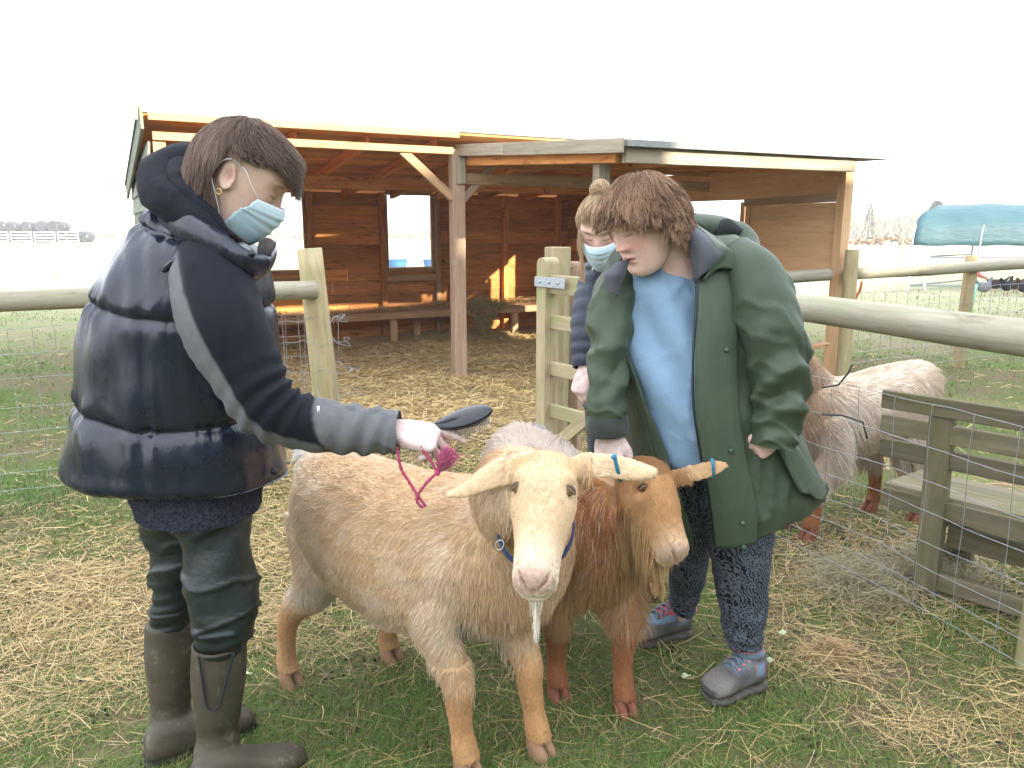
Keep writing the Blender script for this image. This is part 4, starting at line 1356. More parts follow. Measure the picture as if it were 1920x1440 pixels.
# ================================================================== people: builders
mat_skin = tintmat('skin', 0.5, 0.35, 0.08, 140, 0.08, 350, sss=0.12)
mat_glove, nt, b = newmat('latex_glove', 0.45, 0.4)
v = coords(nt, (1, 1, 1), rnd=False)
nt.links.new(ramp(nt, noise(nt, v, 35, 4), [(0.3, (0.56, 0.40, 0.37)), (0.7, (0.74, 0.62, 0.58))]), b.inputs['Base Color'])
bump(nt, b, noise(nt, v, 90, 3, 0.5, 1.5), 0.35, 0.004)
b.inputs['Subsurface Weight'].default_value = 0.1
b.inputs['Subsurface Radius'].default_value = (0.01, 0.004, 0.003)

def lofto(rings, th0, th1, n=60, sub=5, disp=None, expo=2.1):
    """open loft: the theta range may change from ring to ring"""
    C = catmull([list(r[0]) for r in rings], sub); A = catmull([list(r[1]) for r in rings], sub); B = catmull([list(r[2]) for r in rings], sub)
    a0 = catmull([[x] for x in th0], sub)[:, 0]; a1 = catmull([[x] for x in th1], sub)[:, 0]
    m = len(C)
    u = np.linspace(0, 1, n)[None, :]
    th = np.radians(a0[:, None] * (1 - u) + a1[:, None] * u)
    c, s = np.cos(th), np.sin(th)
    pe = 2 / expo
    cc = np.sign(c) * np.abs(c) ** pe
    ss = np.sign(s) * np.abs(s) ** pe
    P = C[:, None, :] + cc[..., None] * A[:, None, :] + ss[..., None] * B[:, None, :]
    tt = np.linspace(0, 1, m)[:, None] * np.ones((1, n))
    if disp is not None:
        Nn = cc[..., None] * norm_(A)[:, None, :] + ss[..., None] * norm_(B)[:, None, :]
        P = P + norm_(Nn) * disp(P, tt, th)[..., None]
    return P.reshape(-1, 3), [grid_faces(m, n, False)[:, ::-1]], tt, th
def ring(xl, yl, xr, yr, Y, rd, expo=2.2, dz=0.0):
    """ellipse ring whose left and right outline stand at two photo pixels at depth Y; rd = half depth"""
    a, b_ = px(xl, yl, Y), px(xr, yr, Y)
    c = (a + b_) / 2
    c.y += dz
    return (c, (b_ - a) / 2, V((0, rd, 0)), expo)
def patch(rows, sub=4):
    """smooth sheet through a grid of 3-D points"""
    G = np.array([[list(p) for p in r] for r in rows])
    G = np.stack([catmull(G[i], sub) for i in range(len(G))])
    G = np.stack([catmull(G[:, j], sub) for j in range(G.shape[1])], 1)
    m, n = G.shape[:2]
    return G.reshape(-1, 3), [grid_faces(m, n, False)]
def solid(o, t, off=0.0):
    md = o.modifiers.new('thickness', 'SOLIDIFY')
    md.thickness = t
    md.offset = off
    return o
def folds(P, tt, th, amp, seed, scale=22, stretch=(1, 1, 1)):
    """cloth creases: ridged wave noise"""
    Q = P * np.array(stretch)
    w = wob(Q, scale, seed, 3)
    w2 = wob(Q, scale * 0.5, seed + 9, 2)
    return amp * (1.0 * np.exp(-np.abs(w) / 0.10) - 0.25 + w2 * 0.75)

class Head:
    def __init__(s, c, f, up, hs=1.0, wide=1.0, jaw=1.0):
        s.c = V(c); s.f = V(f).normalized(); u = V(up); s.u = (u - s.f * u.dot(s.f)).normalized(); s.l = s.u.cross(s.f); s.hs = hs; s.wide = wide; s.jaw = jaw
        s.M = np.array([list(s.f), list(s.l), list(s.u)])
    def W(s, x, y, z):
        return s.c + (s.f * x + s.l * y + s.u * z) * s.hs
    def loc(s, co):
        return (co - np.array(list(s.c))) @ s.M.T / s.hs
    def parts(s):
        rows = [(-0.121, 0.060, 0.028, 0.018), (-0.114, 0.078, 0.010, 0.034), (-0.098, 0.088, -0.012, 0.047), (-0.075, 0.090, -0.036, 0.056), (-0.045, 0.089, -0.062, 0.064), (-0.015, 0.089, -0.082, 0.069),
                (0.02, 0.092, -0.094, 0.073), (0.05, 0.094, -0.099, 0.0755), (0.078, 0.084, -0.093, 0.071), (0.10, 0.063, -0.074, 0.057), (0.115, 0.032, -0.045, 0.035), (0.120, 0.008, -0.018, 0.012)]
        rg = []
        for z, f, b_, w in rows:
            jw = s.wide * (s.jaw if z < -0.03 else 1 + (s.jaw - 1) * max(0, (0.02 - z) / 0.05))
            rg.append((s.W((f + b_) / 2, 0, z), s.f * (f - b_) / 2 * s.hs, s.l * w * jw * s.hs, 2.25))
        out = [loft(rg, n=36, sub=4)]
        for sd in (-1, 1):
            e = s.W(-0.012, sd * 0.076 * s.wide, -0.002)
            out.append(ellipsoid(e, ((s.f * 0.9 + s.l * sd * 0.35).normalized() * 0.021 * s.hs, (s.l * sd * 0.9 - s.f * 0.4).normalized() * 0.007 * s.hs, (s.u * 0.97 - s.f * 0.2) * 0.033 * s.hs)))
        return out
    def sculpt(s, co, no, lips=1.0):
        h = s.loc(co)
        x, y, z = h[:, 0], h[:, 1], h[:, 2]
        ay = np.abs(y)
        near = (np.abs(x) < 0.16) & (ay < 0.11) & (z > -0.135) & (z < 0.14)
        fr = sstep(0.03, 0.06, x) * near
        dx = np.zeros(len(co))
        prof = np.interp(-z, [-0.045, -0.03, -0.010, 0.008, 0.018, 0.024, 0.033], [0.0, 0.004, 0.013, 0.021, 0.024, 0.018, 0.0])
        sig = np.interp(-z, [-0.04, 0.0, 0.02], [0.008, 0.010, 0.0135])
        dx += prof * np.exp(-(ay / sig) ** 2 * 0.75)
        dx += 0.007 * gauss((ay - 0.0145) ** 2 + (z + 0.019) ** 2, 0.0058)
        dx += -0.010 * gauss((ay - 0.030) ** 2 + ((z - 0.026) * 1.2) ** 2, 0.0115)
        dx += 0.0075 * gauss((ay - 0.031) ** 2 * 0.8 + ((z - 0.020) * 1.2) ** 2, 0.0085)
        dx += 0.004 * np.exp(-((z - 0.046) / 0.008) ** 2) * (ay < 0.06)
        dx += -0.0022 * np.exp(-((z - 0.0135 - 3.0 * (ay - 0.031) ** 2) / 0.0018) ** 2) * np.exp(-((ay - 0.031) / 0.013) ** 4)
        mw = np.exp(-(ay / 0.024) ** 4)
        dx += lips * 0.0055 * mw * (np.exp(-((z + 0.050) / 0.0045) ** 2) + 1.1 * np.exp(-((z + 0.0625) / 0.005) ** 2))
        dx += -0.005 * np.exp(-(ay / 0.026) ** 4) * np.exp(-((z + 0.0562) / 0.0021) ** 2)
        dx += -0.004 * gauss((z + 0.076) ** 2 + (ay * 0.5) ** 2, 0.008)
        dx += 0.007 * gauss((z + 0.098) ** 2 + (ay * 0.7) ** 2, 0.014)
        dx += -0.003 * gauss((z + 0.038) ** 2 * 3 + ay ** 2, 0.008)
        dx += 0.004 * gauss((ay - 0.045) ** 2 + (z + 0.012) ** 2, 0.018)
        co = co + np.array(list(s.f))[None, :] * (dx * fr * s.hs)[:, None]
        # hollow of the ear
        for sd in (-1, 1):
            d2 = ((x + 0.012) * 1.0) ** 2 + ((z + 0.0) * 0.62) ** 2
            out = (sd * y > 0.074 * s.wide)
            co = co - np.array(list(s.l))[None, :] * (sd * 0.010 * gauss(d2, 0.0085) * out * near * s.hs)[:, None]
        return co
    def tint(s, co, base, brow=(0.10, 0.06, 0.04), lip=(0.45, 0.16, 0.14), blush=(0.58, 0.24, 0.19), blush_f=0.5, scalp=None, hairline=None):
        h = s.loc(co)
        x, y, z = h[:, 0], h[:, 1], h[:, 2]
        ay = np.abs(y)
        fr = sstep(0.03, 0.06, x)
        t = np.tile(np.array(base), (len(co), 1)) * (1 + 0.06 * wob(co, 60, 5, 2))[:, None]
        t = lerp(t, blush, blush_f * fr * (gauss((ay - 0.045) ** 2 + (z + 0.015) ** 2, 0.02) + 0.8 * gauss(ay ** 2 + (z + 0.02) ** 2, 0.014)))
        mw = np.exp(-(ay / 0.0225) ** 6) * fr
        t = lerp(t, lip, np.clip(mw * np.exp(-((z + 0.056) / 0.0085) ** 4), 0, 1) * 0.8)
        t = lerp(t, (0.16, 0.05, 0.045), np.clip(np.exp(-(ay / 0.022) ** 6) * np.exp(-((z + 0.0562) / 0.0016) ** 2), 0, 1) * fr * 0.8)
        bz = 0.044 - 8.0 * (ay - 0.03) ** 2
        t = lerp(t, brow, np.clip(np.exp(-((z - bz) / 0.0035) ** 2) * np.exp(-((ay - 0.031) / 0.017) ** 4), 0, 1) * fr * 0.75)
        lz = 0.0135 + 3.0 * (ay - 0.031) ** 2
        t = lerp(t, (0.05, 0.03, 0.025), np.clip(np.exp(-((z - lz) / 0.0020) ** 2) * np.exp(-((ay - 0.031) / 0.0135) ** 4), 0, 1) * fr * 0.9)
        t = lerp(t, (0.40, 0.20, 0.15), 0.35 * fr * gauss((ay - 0.031) ** 2 + (z - 0.024) ** 2, 0.010))
        t = lerp(t, (0.20, 0.07, 0.06), np.clip(gauss((ay - 0.0085) ** 2 + (z + 0.0275) ** 2, 0.0032), 0, 1) * sstep(0.08, 0.095, x) * 0.9)
        t = lerp(t, (0.42, 0.20, 0.15), 0.75 * gauss((x + 0.008) ** 2 + ((z - 0.002) * 0.6) ** 2, 0.0075) * (ay > 0.073 * s.wide))  # ear hollow painted darker to suggest the shade inside it
        inhead = (np.abs(x) < 0.13) & (ay < 0.1) & (z > -0.13)
        if scalp is not None:
            t = lerp(t, scalp, hairline(x, ay, z) * inhead)
        return t

def rot_towards(d, tgt, ang):
    ax = d.cross(tgt)
    if ax.length < 1e-6:
        return d
    return Matrix.Rotation(ang, 3, ax.normalized()) @ d
def hand_parts(W, d, n, right=True, curls=None, thumb=(35, 20, 20), s=1.0, thumb_dir=None, spread=1.0):
    """W wrist, d along the fingers, n out of the back of the hand"""
    d = V(d).normalized(); n = V(n); n = (n - d * n.dot(d)).normalized()
    t = n.cross(d) if right else d.cross(n)
    W = V(W)
    P = []
    P.append(loft([(W - d * 0.03 * s, t * 0.026 * s, n * 0.020 * s), (W, t * 0.028 * s, n * 0.020 * s), (W + d * 0.035 * s, t * 0.038 * s, n * 0.019 * s), (W + d * 0.07 * s, t * 0.042 * s, n * 0.016 * s), (W + d * 0.092 * s, t * 0.040 * s, n * 0.012 * s), (W + d * 0.100 * s, t * 0.030 * s, n * 0.006 * s)], n=20, sub=3, expo=2.6))
    offs = (0.030, 0.0105, -0.0095, -0.028); lens = (0.074, 0.082, 0.076, 0.060); rads = (0.0092, 0.0096, 0.0090, 0.0080)
    curls = curls or [(25, 35, 20)] * 4
    tips = []
    for i in range(4):
        p = W + (d * (0.088 - 0.006 * abs(i - 1)) + t * offs[i]) * s
        dd = (d + t * (0.10 * (1.2 - i) * 0.5 * spread)).normalized()
        pts = [p - d * 0.02 * s, p]
        rr = [rads[i] * s * 1.05, rads[i] * s * 1.12]
        for k, fr in enumerate((0.46, 0.30, 0.24)):
            dd = rot_towards(dd, -n, R(curls[i][k]))
            q = pts[-1] + dd * lens[i] * fr * s
            pts.append(pts[-1].lerp(q, 0.5)); rr.append(rads[i] * s * (0.97 - 0.06 * k))
            pts.append(q); rr.append(rads[i] * s * (1.03 - 0.1 * k))
        rr[-1] *= 0.75
        pts.append(pts[-1] + dd * 0.005 * s); rr.append(rads[i] * 0.4 * s)
        P.append(tube(pts, rr, n=12, sub=2, up=t))
        tips.append(pts[-1])
    b0 = W + (d * 0.022 + t * 0.026 - n * 0.006) * s
    td = V(thumb_dir).normalized() if thumb_dir is not None else (d * math.cos(R(thumb[0])) + t * math.sin(R(thumb[0])) - n * 0.25).normalized()
    pts, rr = [b0 - td * 0.012 * s, b0], [0.013 * s, 0.015 * s]
    for k, ln in enumerate((0.042, 0.032, 0.026)):
        if k:
            td = rot_towards(td, (d - t * 0.6 - n * 0.4).normalized(), R(thumb[min(k, 2)]))
        q = pts[-1] + td * ln * s
        pts.append(q); rr.append((0.0125, 0.0108, 0.008)[k] * s)
    pts.append(q + td * 0.004 * s); rr.append(0.004 * s)
    P.append(tube(pts, rr, n=12, sub=3, up=n))
    return P, tips
def hair_wrap(head, n, roots_ok, flow, length, seed, k=9, off=0.008, wave=0.0, wavef=16, cen=(-0.004, 0, 0.012), rad=(0.106, 0.084, 0.112), jit=0.15, thick=0.0, clump=0.55, per=28, keepout=None):
    """strands that start on the scalp and follow the skull; flow(h) gives a direction in the head frame"""
    rs = np.random.RandomState(seed)
    cen, rad = np.array(cen), np.array(rad)
    pts = []
    need = n
    out = []
    while need > 0:
        d = norm_(rs.normal(size=(n * 3, 3)))
        h = cen + d * rad
        ok = roots_ok(h[:, 0], np.abs(h[:, 1]), h[:, 2], h[:, 1])
        h = h[ok][:need]
        out.append(h)
        need -= len(h)
    P = np.vstack(out)
    ln = length(P) * (0.7 + 0.5 * rs.rand(n))
    step = ln / (k - 1)
    lift = off + thick * rs.rand(n)
    X = [P]
    cur = P.copy()
    jd = rs.normal(size=(n, 3)) * jit
    ph = rs.rand(n) * 6.28
    for i in range(1, k):
        D = norm_(flow(cur, P) + jd)
        if wave > 0:
            side = np.cross(D, norm_((cur - cen) / rad ** 2))
            D = norm_(D + side * (wave * np.sin(ph * 0.15 + P[:, 2] * 30 + wavef * i / k))[:, None])
        cur = cur + D * step[:, None]
        q = (cur - cen) / rad
        r = np.linalg.norm(q, axis=1)
        grow = np.minimum(1, i / 3)
        mn = 1 + (lift * grow) / rad.mean()
        f = np.where(r < mn, mn / np.maximum(r, 1e-6), 1)
        cur = cen + q * f[:, None] * rad
        X.append(cur)
    H = np.stack(X, 1)
    if clump > 0:
        gi = rs.choice(n, max(20, n // per), replace=False)
        kd = kdtree.KDTree(len(gi))
        for q_, i_ in enumerate(gi):
            kd.insert(P[i_], q_)
        kd.balance()
        nearest = np.array([gi[kd.find(p)[1]] for p in P])
        sw = np.linspace(0, 1, k) ** 1.2
        H = H + (H[nearest] - H) * (clump * sw)[None, :, None] * (0.6 + 0.4 * rs.rand(n))[:, None, None]
    if keepout is not None:
        bad = keepout(H[..., 0], np.abs(H[..., 1]), H[..., 2]).any(axis=1)
        H, P = H[~bad], P[~bad]
    Wd = np.array(list(head.c)) + (H * head.hs * np.array([1, head.wide, 1])) @ head.M
    return Wd, P
def face_mask(head, parent, rows=None, sizew=0.060):
    mat_m = MASK
    rows = rows or [(0.018, 0.098, 0.030, 0.030), (0.004, 0.117, 0.055, 0.034), (-0.020, 0.125, 0.063, 0.030), (-0.050, 0.121, 0.062, 0.025), (-0.080, 0.113, 0.056, 0.020), (-0.108, 0.098, 0.044, 0.018)]
    rows = [(0.004, 0.119, 0.060, 0.064), (-0.010, 0.126, 0.065, 0.060), (-0.030, 0.127, 0.0675, 0.053), (-0.056, 0.121, 0.0665, 0.045), (-0.084, 0.114, 0.061, 0.038), (-0.112, 0.099, 0.052, 0.030)]
    G = []
    for z, xc, yw, xs in rows:
        r = []
        for i in range(-6, 7):
            u = i / 6
            x = xs + (xc - xs) * (1 - abs(u) ** 2.0)
            zz = z + (0.010 * abs(u) ** 2 * (-1 if z > -0.04 else 1)) 
            r.append(head.W(x, u * yw * head.wide * 1.03, zz))
        G.append(r)
    vts, fc = patch(G, 4)
    m = len(rows) * 4 - 3
    tn = np.linspace(0, 1, m)
    # pleats
    P = vts.reshape(m, -1, 3)
    for c in (0.30, 0.48, 0.66):
        P += np.array(list(head.f))[None, None, :] * (0.0028 * np.exp(-((tn - c) / 0.035) ** 2) - 0.0018 * np.exp(-((tn - c - 0.05) / 0.03) ** 2))[:, None, None]
    me = mesh_np('face_mask', P.reshape(-1, 3), fc[0])
    col = lerp(np.tile((0.56, 0.75, 0.83), (m, 1)), (0.82, 0.86, 0.88), np.exp(-(tn / 0.05) ** 2) + np.exp(-((tn - 0.13) / 0.02) ** 2) * 0.7 + np.exp(-((tn - 1) / 0.03) ** 2))
    set_tint(me, np.repeat(col, P.shape[1], 0))
    o = solid(obj('face_mask', me, mat_m, parent), 0.0015, 1)
    for sd in (-1, 1):
        y0 = 0.064 * head.wide
        a = head.W(0.064, sd * 0.062 * head.wide, -0.004); b_ = head.W(0.034, sd * 0.055 * head.wide, -0.102)
        e0 = head.W(0.010, sd * 0.079 * head.wide, 0.032); e1 = head.W(-0.030, sd * 0.083 * head.wide, 0.030); e2 = head.W(-0.040, sd * 0.082 * head.wide, -0.015); e3 = head.W(-0.014, sd * 0.076 * head.wide, -0.048)
        obj('ear_loop', to_mesh('ear_loop', tube([a, head.W(0.036, sd * 0.0745 * head.wide, 0.014), e0, e1, e2, e3, b_], 0.0013, n=6, sub=4)), LOOP, o)
    return o
MASK = tintmat('mask_fabric', 0.8, 0.2, 0.05, 200, 0.15, 900)
LOOP = plain('white_elastic', (0.75, 0.76, 0.76), 0.8, 0.2)

def shoe(parent, heel, toe, ankle, s=1.0, mats=None, pink=True):
    """hiking shoe from heel to toe on the ground; ankle = world point of the opening's centre"""
    heel, toe = V(heel), V(toe)
    L_ = (toe - heel).length
    d = (toe - heel) / L_
    sd = V((-d.y, d.x, 0))
    w = 0.047 * s
    def q(t, z):
        return heel + d * (t * L_) + UP * z
    up_r = [(0.02, 0.045, 0.020, 0.030), (0.06, 0.055, 0.034, 0.045), (0.16, 0.062, 0.038, 0.052), (0.32, 0.062, 0.040, 0.052), (0.48, 0.055, 0.042, 0.046), (0.64, 0.045, 0.046, 0.036), (0.80, 0.037, 0.047, 0.028), (0.92, 0.031, 0.040, 0.022), (0.985, 0.027, 0.020, 0.013)]
    p1 = loft([(q(t, z + 0.012), sd * ww * s * 1.08, UP * hh, 2.5) for t, z, ww, hh in up_r], n=26, sub=4)
    top = V(ankle)
    p2 = loft([(q(0.16, 0.05), d * 0.046, sd * 0.036), (q(0.17, 0.085), d * 0.046, sd * 0.036), (q(0.19, 0.11).lerp(top, 0.6), d * 0.051, sd * 0.045), (top, d * 0.057, sd * 0.051)], n=26, sub=3)
    me = remesh([p1, p2], 0.004, 4, 0.5)
    co = get_co(me)
    rel = co - np.array(list(heel))
    tt = rel @ np.array(list(d)) / L_
    yy = rel @ np.array(list(sd))
    zz = co[:, 2]
    t = np.tile((0.135, 0.128, 0.122), (len(co), 1)) * (1 + 0.2 * wob(co, 60, 3, 2))[:, None]
    t = lerp(t, (0.25, 0.225, 0.20), sstep(0.62, 0.85, tt) * 0.8)
    t = lerp(t, (0.10, 0.10, 0.10), sstep(0.93, 0.97, tt) * (zz < 0.05))
    # blue-grey vamp panels with coral edges
    pan = np.exp(-(yy / 0.034) ** 4) * sstep(0.26, 0.32, tt) * (1 - sstep(0.60, 0.66, tt)) * (zz > 0.045)
    t = lerp(t, (0.20, 0.28, 0.37), pan * 0.9)
    sidep = np.exp(-((tt - 0.22) / 0.07) ** 4) * np.exp(-((zz - 0.085) / 0.022) ** 4) * (np.abs(yy) > 0.02)
    t = lerp(t, (0.20, 0.32, 0.45), sidep)
    t = lerp(t, (0.60, 0.20, 0.19), np.exp(-((np.abs((tt - 0.22)) - 0.075) / 0.012) ** 2) * np.exp(-((zz - 0.085) / 0.024) ** 4) * 0.7)
    topz = top.z
    t = lerp(t, (0.22, 0.31, 0.42), sstep(topz - 0.032, topz - 0.026, zz))
    t = lerp(t, (0.80, 0.14, 0.19), sstep(topz - 0.009, topz - 0.005, zz))
    set_tint(me, t)
    smooth_all(me)
    me.materials.append(SHOE)
    o = obj('shoe', me, None, parent)
    # tread sole
    sr = []
    for t_, ww in ((0.0, 0.024), (0.05, 0.036), (0.25, 0.040), (0.45, 0.040), (0.65, 0.049), (0.82, 0.050), (0.95, 0.038), (1.0, 0.020)):
        sr.append((q(t_, 0.011), sd * ww * s * 0.98, UP * 0.012, 4))
    obj('sole', to_mesh('sole', loft(sr, n=20, sub=4)), SOLE, o)
    for k in range(4):
        tq = 0.30 + 0.085 * k
        zt = np.interp(tq, [r[0] for r in up_r], [r[1] + r[3] for r in up_r]) + 0.019
        for sg in (-1, 1):
            obj('lace', to_mesh('lace', tube([q(tq, zt - 0.012) + sd * 0.028 * sg, q(tq + 0.03, zt + 0.001), q(tq + 0.06, zt - 0.016) - sd * 0.028 * sg], 0.0036, n=6, sub=4)), LACE, o)
            obj('lace_loop', to_mesh('lace_loop', ellipsoid(q(tq, zt - 0.012) + sd * 0.028 * sg, (d * 0.008, sd * 0.005, UP * 0.004), 8, 6)), PINK, o)
    return o
SHOE = tintmat('shoe_fabric', 0.8, 0.25, 0.25, 160, 0.3, 260)
SOLE = plain('grey_rubber_sole', (0.10, 0.09, 0.078), 0.85, 0.2, 0, 0.4, 50, 0.5)
LACE = plain('blue_grey_lace', (0.20, 0.23, 0.28), 0.8)
PINK = plain('coral_webbing', (0.55, 0.22, 0.20), 0.8)
def glove_obj(parent, parts, nm='glove'):
    me = remesh(parts, 0.0024, 2, 0.5)
    co = get_co(me)
    co += get_no(me) * (0.0006 + 0.0008 * wob(co, 160, 8, 2))[:, None]
    set_co(me, co)
    smooth_all(me)
    return obj(nm, me, mat_glove, parent)
def body_mesh(root, head, parts, base, voxel=0.0045, **kw):
    me = remesh(head.parts() + parts, voxel, 2, 0.5)
    co, no = get_co(me), get_no(me)
    co = head.sculpt(co, no)
    set_co(me, co)
    set_tint(me, head.tint(co, base, **kw))
    smooth_all(me)
    me.materials.append(mat_skin)
    return obj('body', me, None, root)
# ================================================================== person in the dark padded vest (left)
SK = (0.70, 0.48, 0.38)
vest_person = thing('person', 'person in dark padded vest and rubber boots holding a hairbrush', 'person', V((-0.85, 1.86, 0)))
hw_ = Head(px(450, 337, 1.83), (0.79, 0.12, -0.60), (0.58, 0.05, 0.80), 1.0)
YT = 1.88
# right arm line (near the camera)
sho, elb, wri = px(385, 500, 1.74), px(500, 762, 1.68), px(738, 808, 1.70)
nrm_h = V((0.1, -0.45, 0.88)); d_h = V((0.96, -0.10, -0.16))
HC_ = [(8, 14, 10), (50, 75, 40), (62, 80, 40), (68, 80, 40)]
hp, tips = hand_parts(wri, d_h, nrm_h, True, HC_, (20, 15, 15), 1.04)
hpi, _ = hand_parts(wri, d_h, nrm_h, True, HC_, (20, 15, 15), 0.89)
neckw = [hw_.W(-0.02, 0, -0.03), hw_.W(-0.035, 0, -0.09), px(385, 440, 1.85), px(370, 500, 1.87)]
bp = [tube(neckw, [0.052, 0.054, 0.062, 0.08], n=18, sub=3),
      loft([ring(320, 450, 450, 470, YT, 0.10), ring(240, 520, 470, 540, YT, 0.17), ring(220, 700, 460, 720, YT, 0.17), ring(270, 860, 450, 870, YT, 0.13), ring(300, 940, 440, 950, YT, 0.11)], n=24, sub=3),
      tube([px(370, 480, 1.80), sho, sho.lerp(elb, 0.5), elb, elb.lerp(wri, 0.5), wri - d_h * 0.0], [0.06, 0.052, 0.045, 0.040, 0.036, 0.026], n=14, sub=3),
      tube([px(390, 950, 1.84), px(415, 1100, 1.81), px(408, 1250, 1.80), px(405, 1390, 1.80)], [0.06, 0.045, 0.036, 0.028], n=14, sub=3),
      tube([px(345, 940, 1.94), px(332, 1060, 1.945), px(324, 1200, 1.93), px(320, 1380, 1.92)], [0.055, 0.042, 0.034, 0.028], n=14, sub=3)] + hpi
hl_w = lambda x, ay, z: np.maximum(sstep(0.078, 0.090, z), sstep(-0.025, -0.045, x) * sstep(-0.055, -0.04, z)) * (1 - (ay > 0.0735) * (z < 0.034))
body_w_ = body_mesh(vest_person, hw_, bp, SK, 0.004, scalp=(0.055, 0.036, 0.028), hairline=hl_w, blush_f=0.3)
glove_obj(vest_person, hp)
# ---- quilted vest
VEST, nt, b = newmat('black_leather_look', 0.34, 0.6)
v = coords(nt, (1, 1, 1), rnd=False)
nt.links.new(ramp(nt, noise(nt, v, 6, 4), [(0.3, (0.004, 0.007, 0.016)), (0.7, (0.009, 0.015, 0.034))]), b.inputs['Base Color'])
nr_ = ramp(nt, noise(nt, v, 9, 4), [(0.3, (0.22,) * 3), (0.7, (0.36,) * 3)])
nt.links.new(nr_, b.inputs['Roughness'])
bump(nt, b, noise(nt, coords(nt, (1.5, 1.5, 0.45), rnd=False), 26, 3, 0.5, 0.3), 0.16, 0.02)
SEAMS = (0.16, 0.40, 0.645)
def vest_d(P, tt, th):
    w = wob(P, 10, 12, 3)
    d = 0.010 * w + 0.006 * wob(P * np.array([1.6, 1.6, 0.5]), 34, 13, 2)
    ts = tt + 0.012 * np.sin(th * 2 + 1) + 0.008 * w
    for s_ in SEAMS:
        u = np.abs(ts - s_)
        d += -0.015 * np.exp(-(u / 0.011) ** 1.2) + 0.003 * np.exp(-((u - 0.07) / 0.05) ** 2)
        # gathers running off the seam
        d += 0.0042 * np.exp(-(u / 0.045) ** 2) * np.sin(th * 34 + 6 * np.sin(th * 5) + 5 * w + s_ * 40)
    # side seam
    d += -0.010 * np.exp(-((th - 4.72) / 0.03) ** 2) * (tt > 0.4)
    d += 0.010 * np.exp(-((tt - 0.97) / 0.03) ** 2)
    return d
vr = [ring(345, 372, 420, 400, YT, 0.06), ring(288, 398, 452, 440, YT, 0.12), ring(248, 452, 488, 486, YT, 0.175), ring(208, 520, 497, 545, YT, 0.195), ring(182, 600, 502, 615, YT, 0.205), ring(172, 690, 508, 700, YT, 0.212),
      ring(160, 770, 518, 780, YT, 0.218), ring(142, 835, 528, 850, YT, 0.222), ring(142, 868, 533, 884, YT, 0.22), ring(175, 880, 525, 893, YT, 0.19)]
vm = loft(vr, n=150, sub=14, disp=vest_d, cap=False)
obj('vest', to_mesh('vest', vm), VEST, vest_person)
# hem roll, zip edge and snap of the vest
SNAP = plain('dark_snap', (0.03, 0.035, 0.045), 0.3, 0.6, 0.6, bstr=0)
for (sx_, sy_, yy_) in ((514, 884, 1.805), (472, 476, 1.695)):
    c_ = px(sx_, sy_, yy_)
    obj('snap', to_mesh('snap', tube([c_, c_ + V((0.002, -0.006, 0.001))], [0.0085, 0.007], n=14, sub=1)), SNAP, vest_person)
# ---- softshell sleeve with grey panels
SLEEVE = tintmat('softshell_sleeve', 0.8, 0.2, 0.12, 50, 0.2, 500, sheen=0.02)
sp_ = [px(385, 470, 1.82), px(392, 505, 1.74), px(418, 600, 1.675), px(460, 690, 1.66), px(505, 765, 1.66), px(580, 795, 1.68), px(660, 806, 1.69), px(720, 810, 1.70), px(748, 811, 1.70)]
sr_ = [0.055, 0.084, 0.092, 0.082, 0.073, 0.064, 0.057, 0.051, 0.049]
def slv_d(P, tt, th):
    d = folds(P, tt, th, 0.004, 31, 26)
    d += 0.009 * np.exp(-((tt - 0.50) / 0.10) ** 2) * np.sin(tt * 120 + 1.5 * np.cos(th) + 2 * wob(P, 14, 33, 2)) * (0.4 + 0.6 * np.cos(th - 0.2) ** 2)
    d += 0.005 * np.exp(-((tt - 0.78) / 0.12) ** 2) * np.sin(tt * 75 + th * 1.5 + 2 * wob(P, 12, 34, 2))
    return d
sm = tube(sp_, sr_, n=64, sub=12, up=V((1, 0, 1)).normalized(), cap=False, disp=slv_d)
me = to_mesh('sleeve', sm)
tt, th = sm[2].ravel(), np.mod(sm[3].ravel(), 2 * math.pi)
pan = sstep(0.66, 0.672, tt + 0.05 * np.cos(th))
edge = 1.58 + 0.1 * tt
stripe = sstep(edge - 0.04, edge, th) * (1 - sstep(4.4, 4.45, th)) * sstep(0.10, 0.13, tt)
grey = np.clip(pan + stripe, 0, 1)
cc = lerp(np.tile((0.008, 0.010, 0.016), (len(tt), 1)), (0.14, 0.143, 0.15), grey)
seam = np.exp(-((th - edge) / 0.03) ** 2) * (tt < 0.68) + np.exp(-((tt + 0.05 * np.cos(th) - 0.665) / 0.006) ** 2)
cc = lerp(cc, (0.006, 0.007, 0.010), np.clip(seam, 0, 1) * 0.8)
set_tint(me, cc)
slv = obj('sleeve', me, SLEEVE, vest_person)
tb = px(597, 768, 1.615)
obj('sleeve_tab', to_mesh('sleeve_tab', loft([(tb - UP * 0.008, V((0.003, 0, 0)), V((0, 0.001, 0)), 5), (tb + UP * 0.008, V((0.003, 0, 0)), V((0, 0.001, 0)), 5)], n=8, sub=1)), plain('white_tab', (0.7, 0.7, 0.7)), slv)
# armhole piping of the vest
pp = []
ta = (sp_[2] - sp_[1]).normalized()
Aa = V((1, 0, 0.4)); Aa = (Aa - ta * Aa.dot(ta)).normalized(); Ba = ta.cross(Aa)
for i in range(25):
    a_ = 2 * math.pi * i / 24
    pp.append(px(388, 512, 1.76) + Aa * 0.094 * math.cos(a_) + Ba * 0.090 * math.sin(a_))
obj('armhole_trim', to_mesh('armhole_trim', tube(pp, 0.007, n=8, sub=3)), VEST, vest_person)
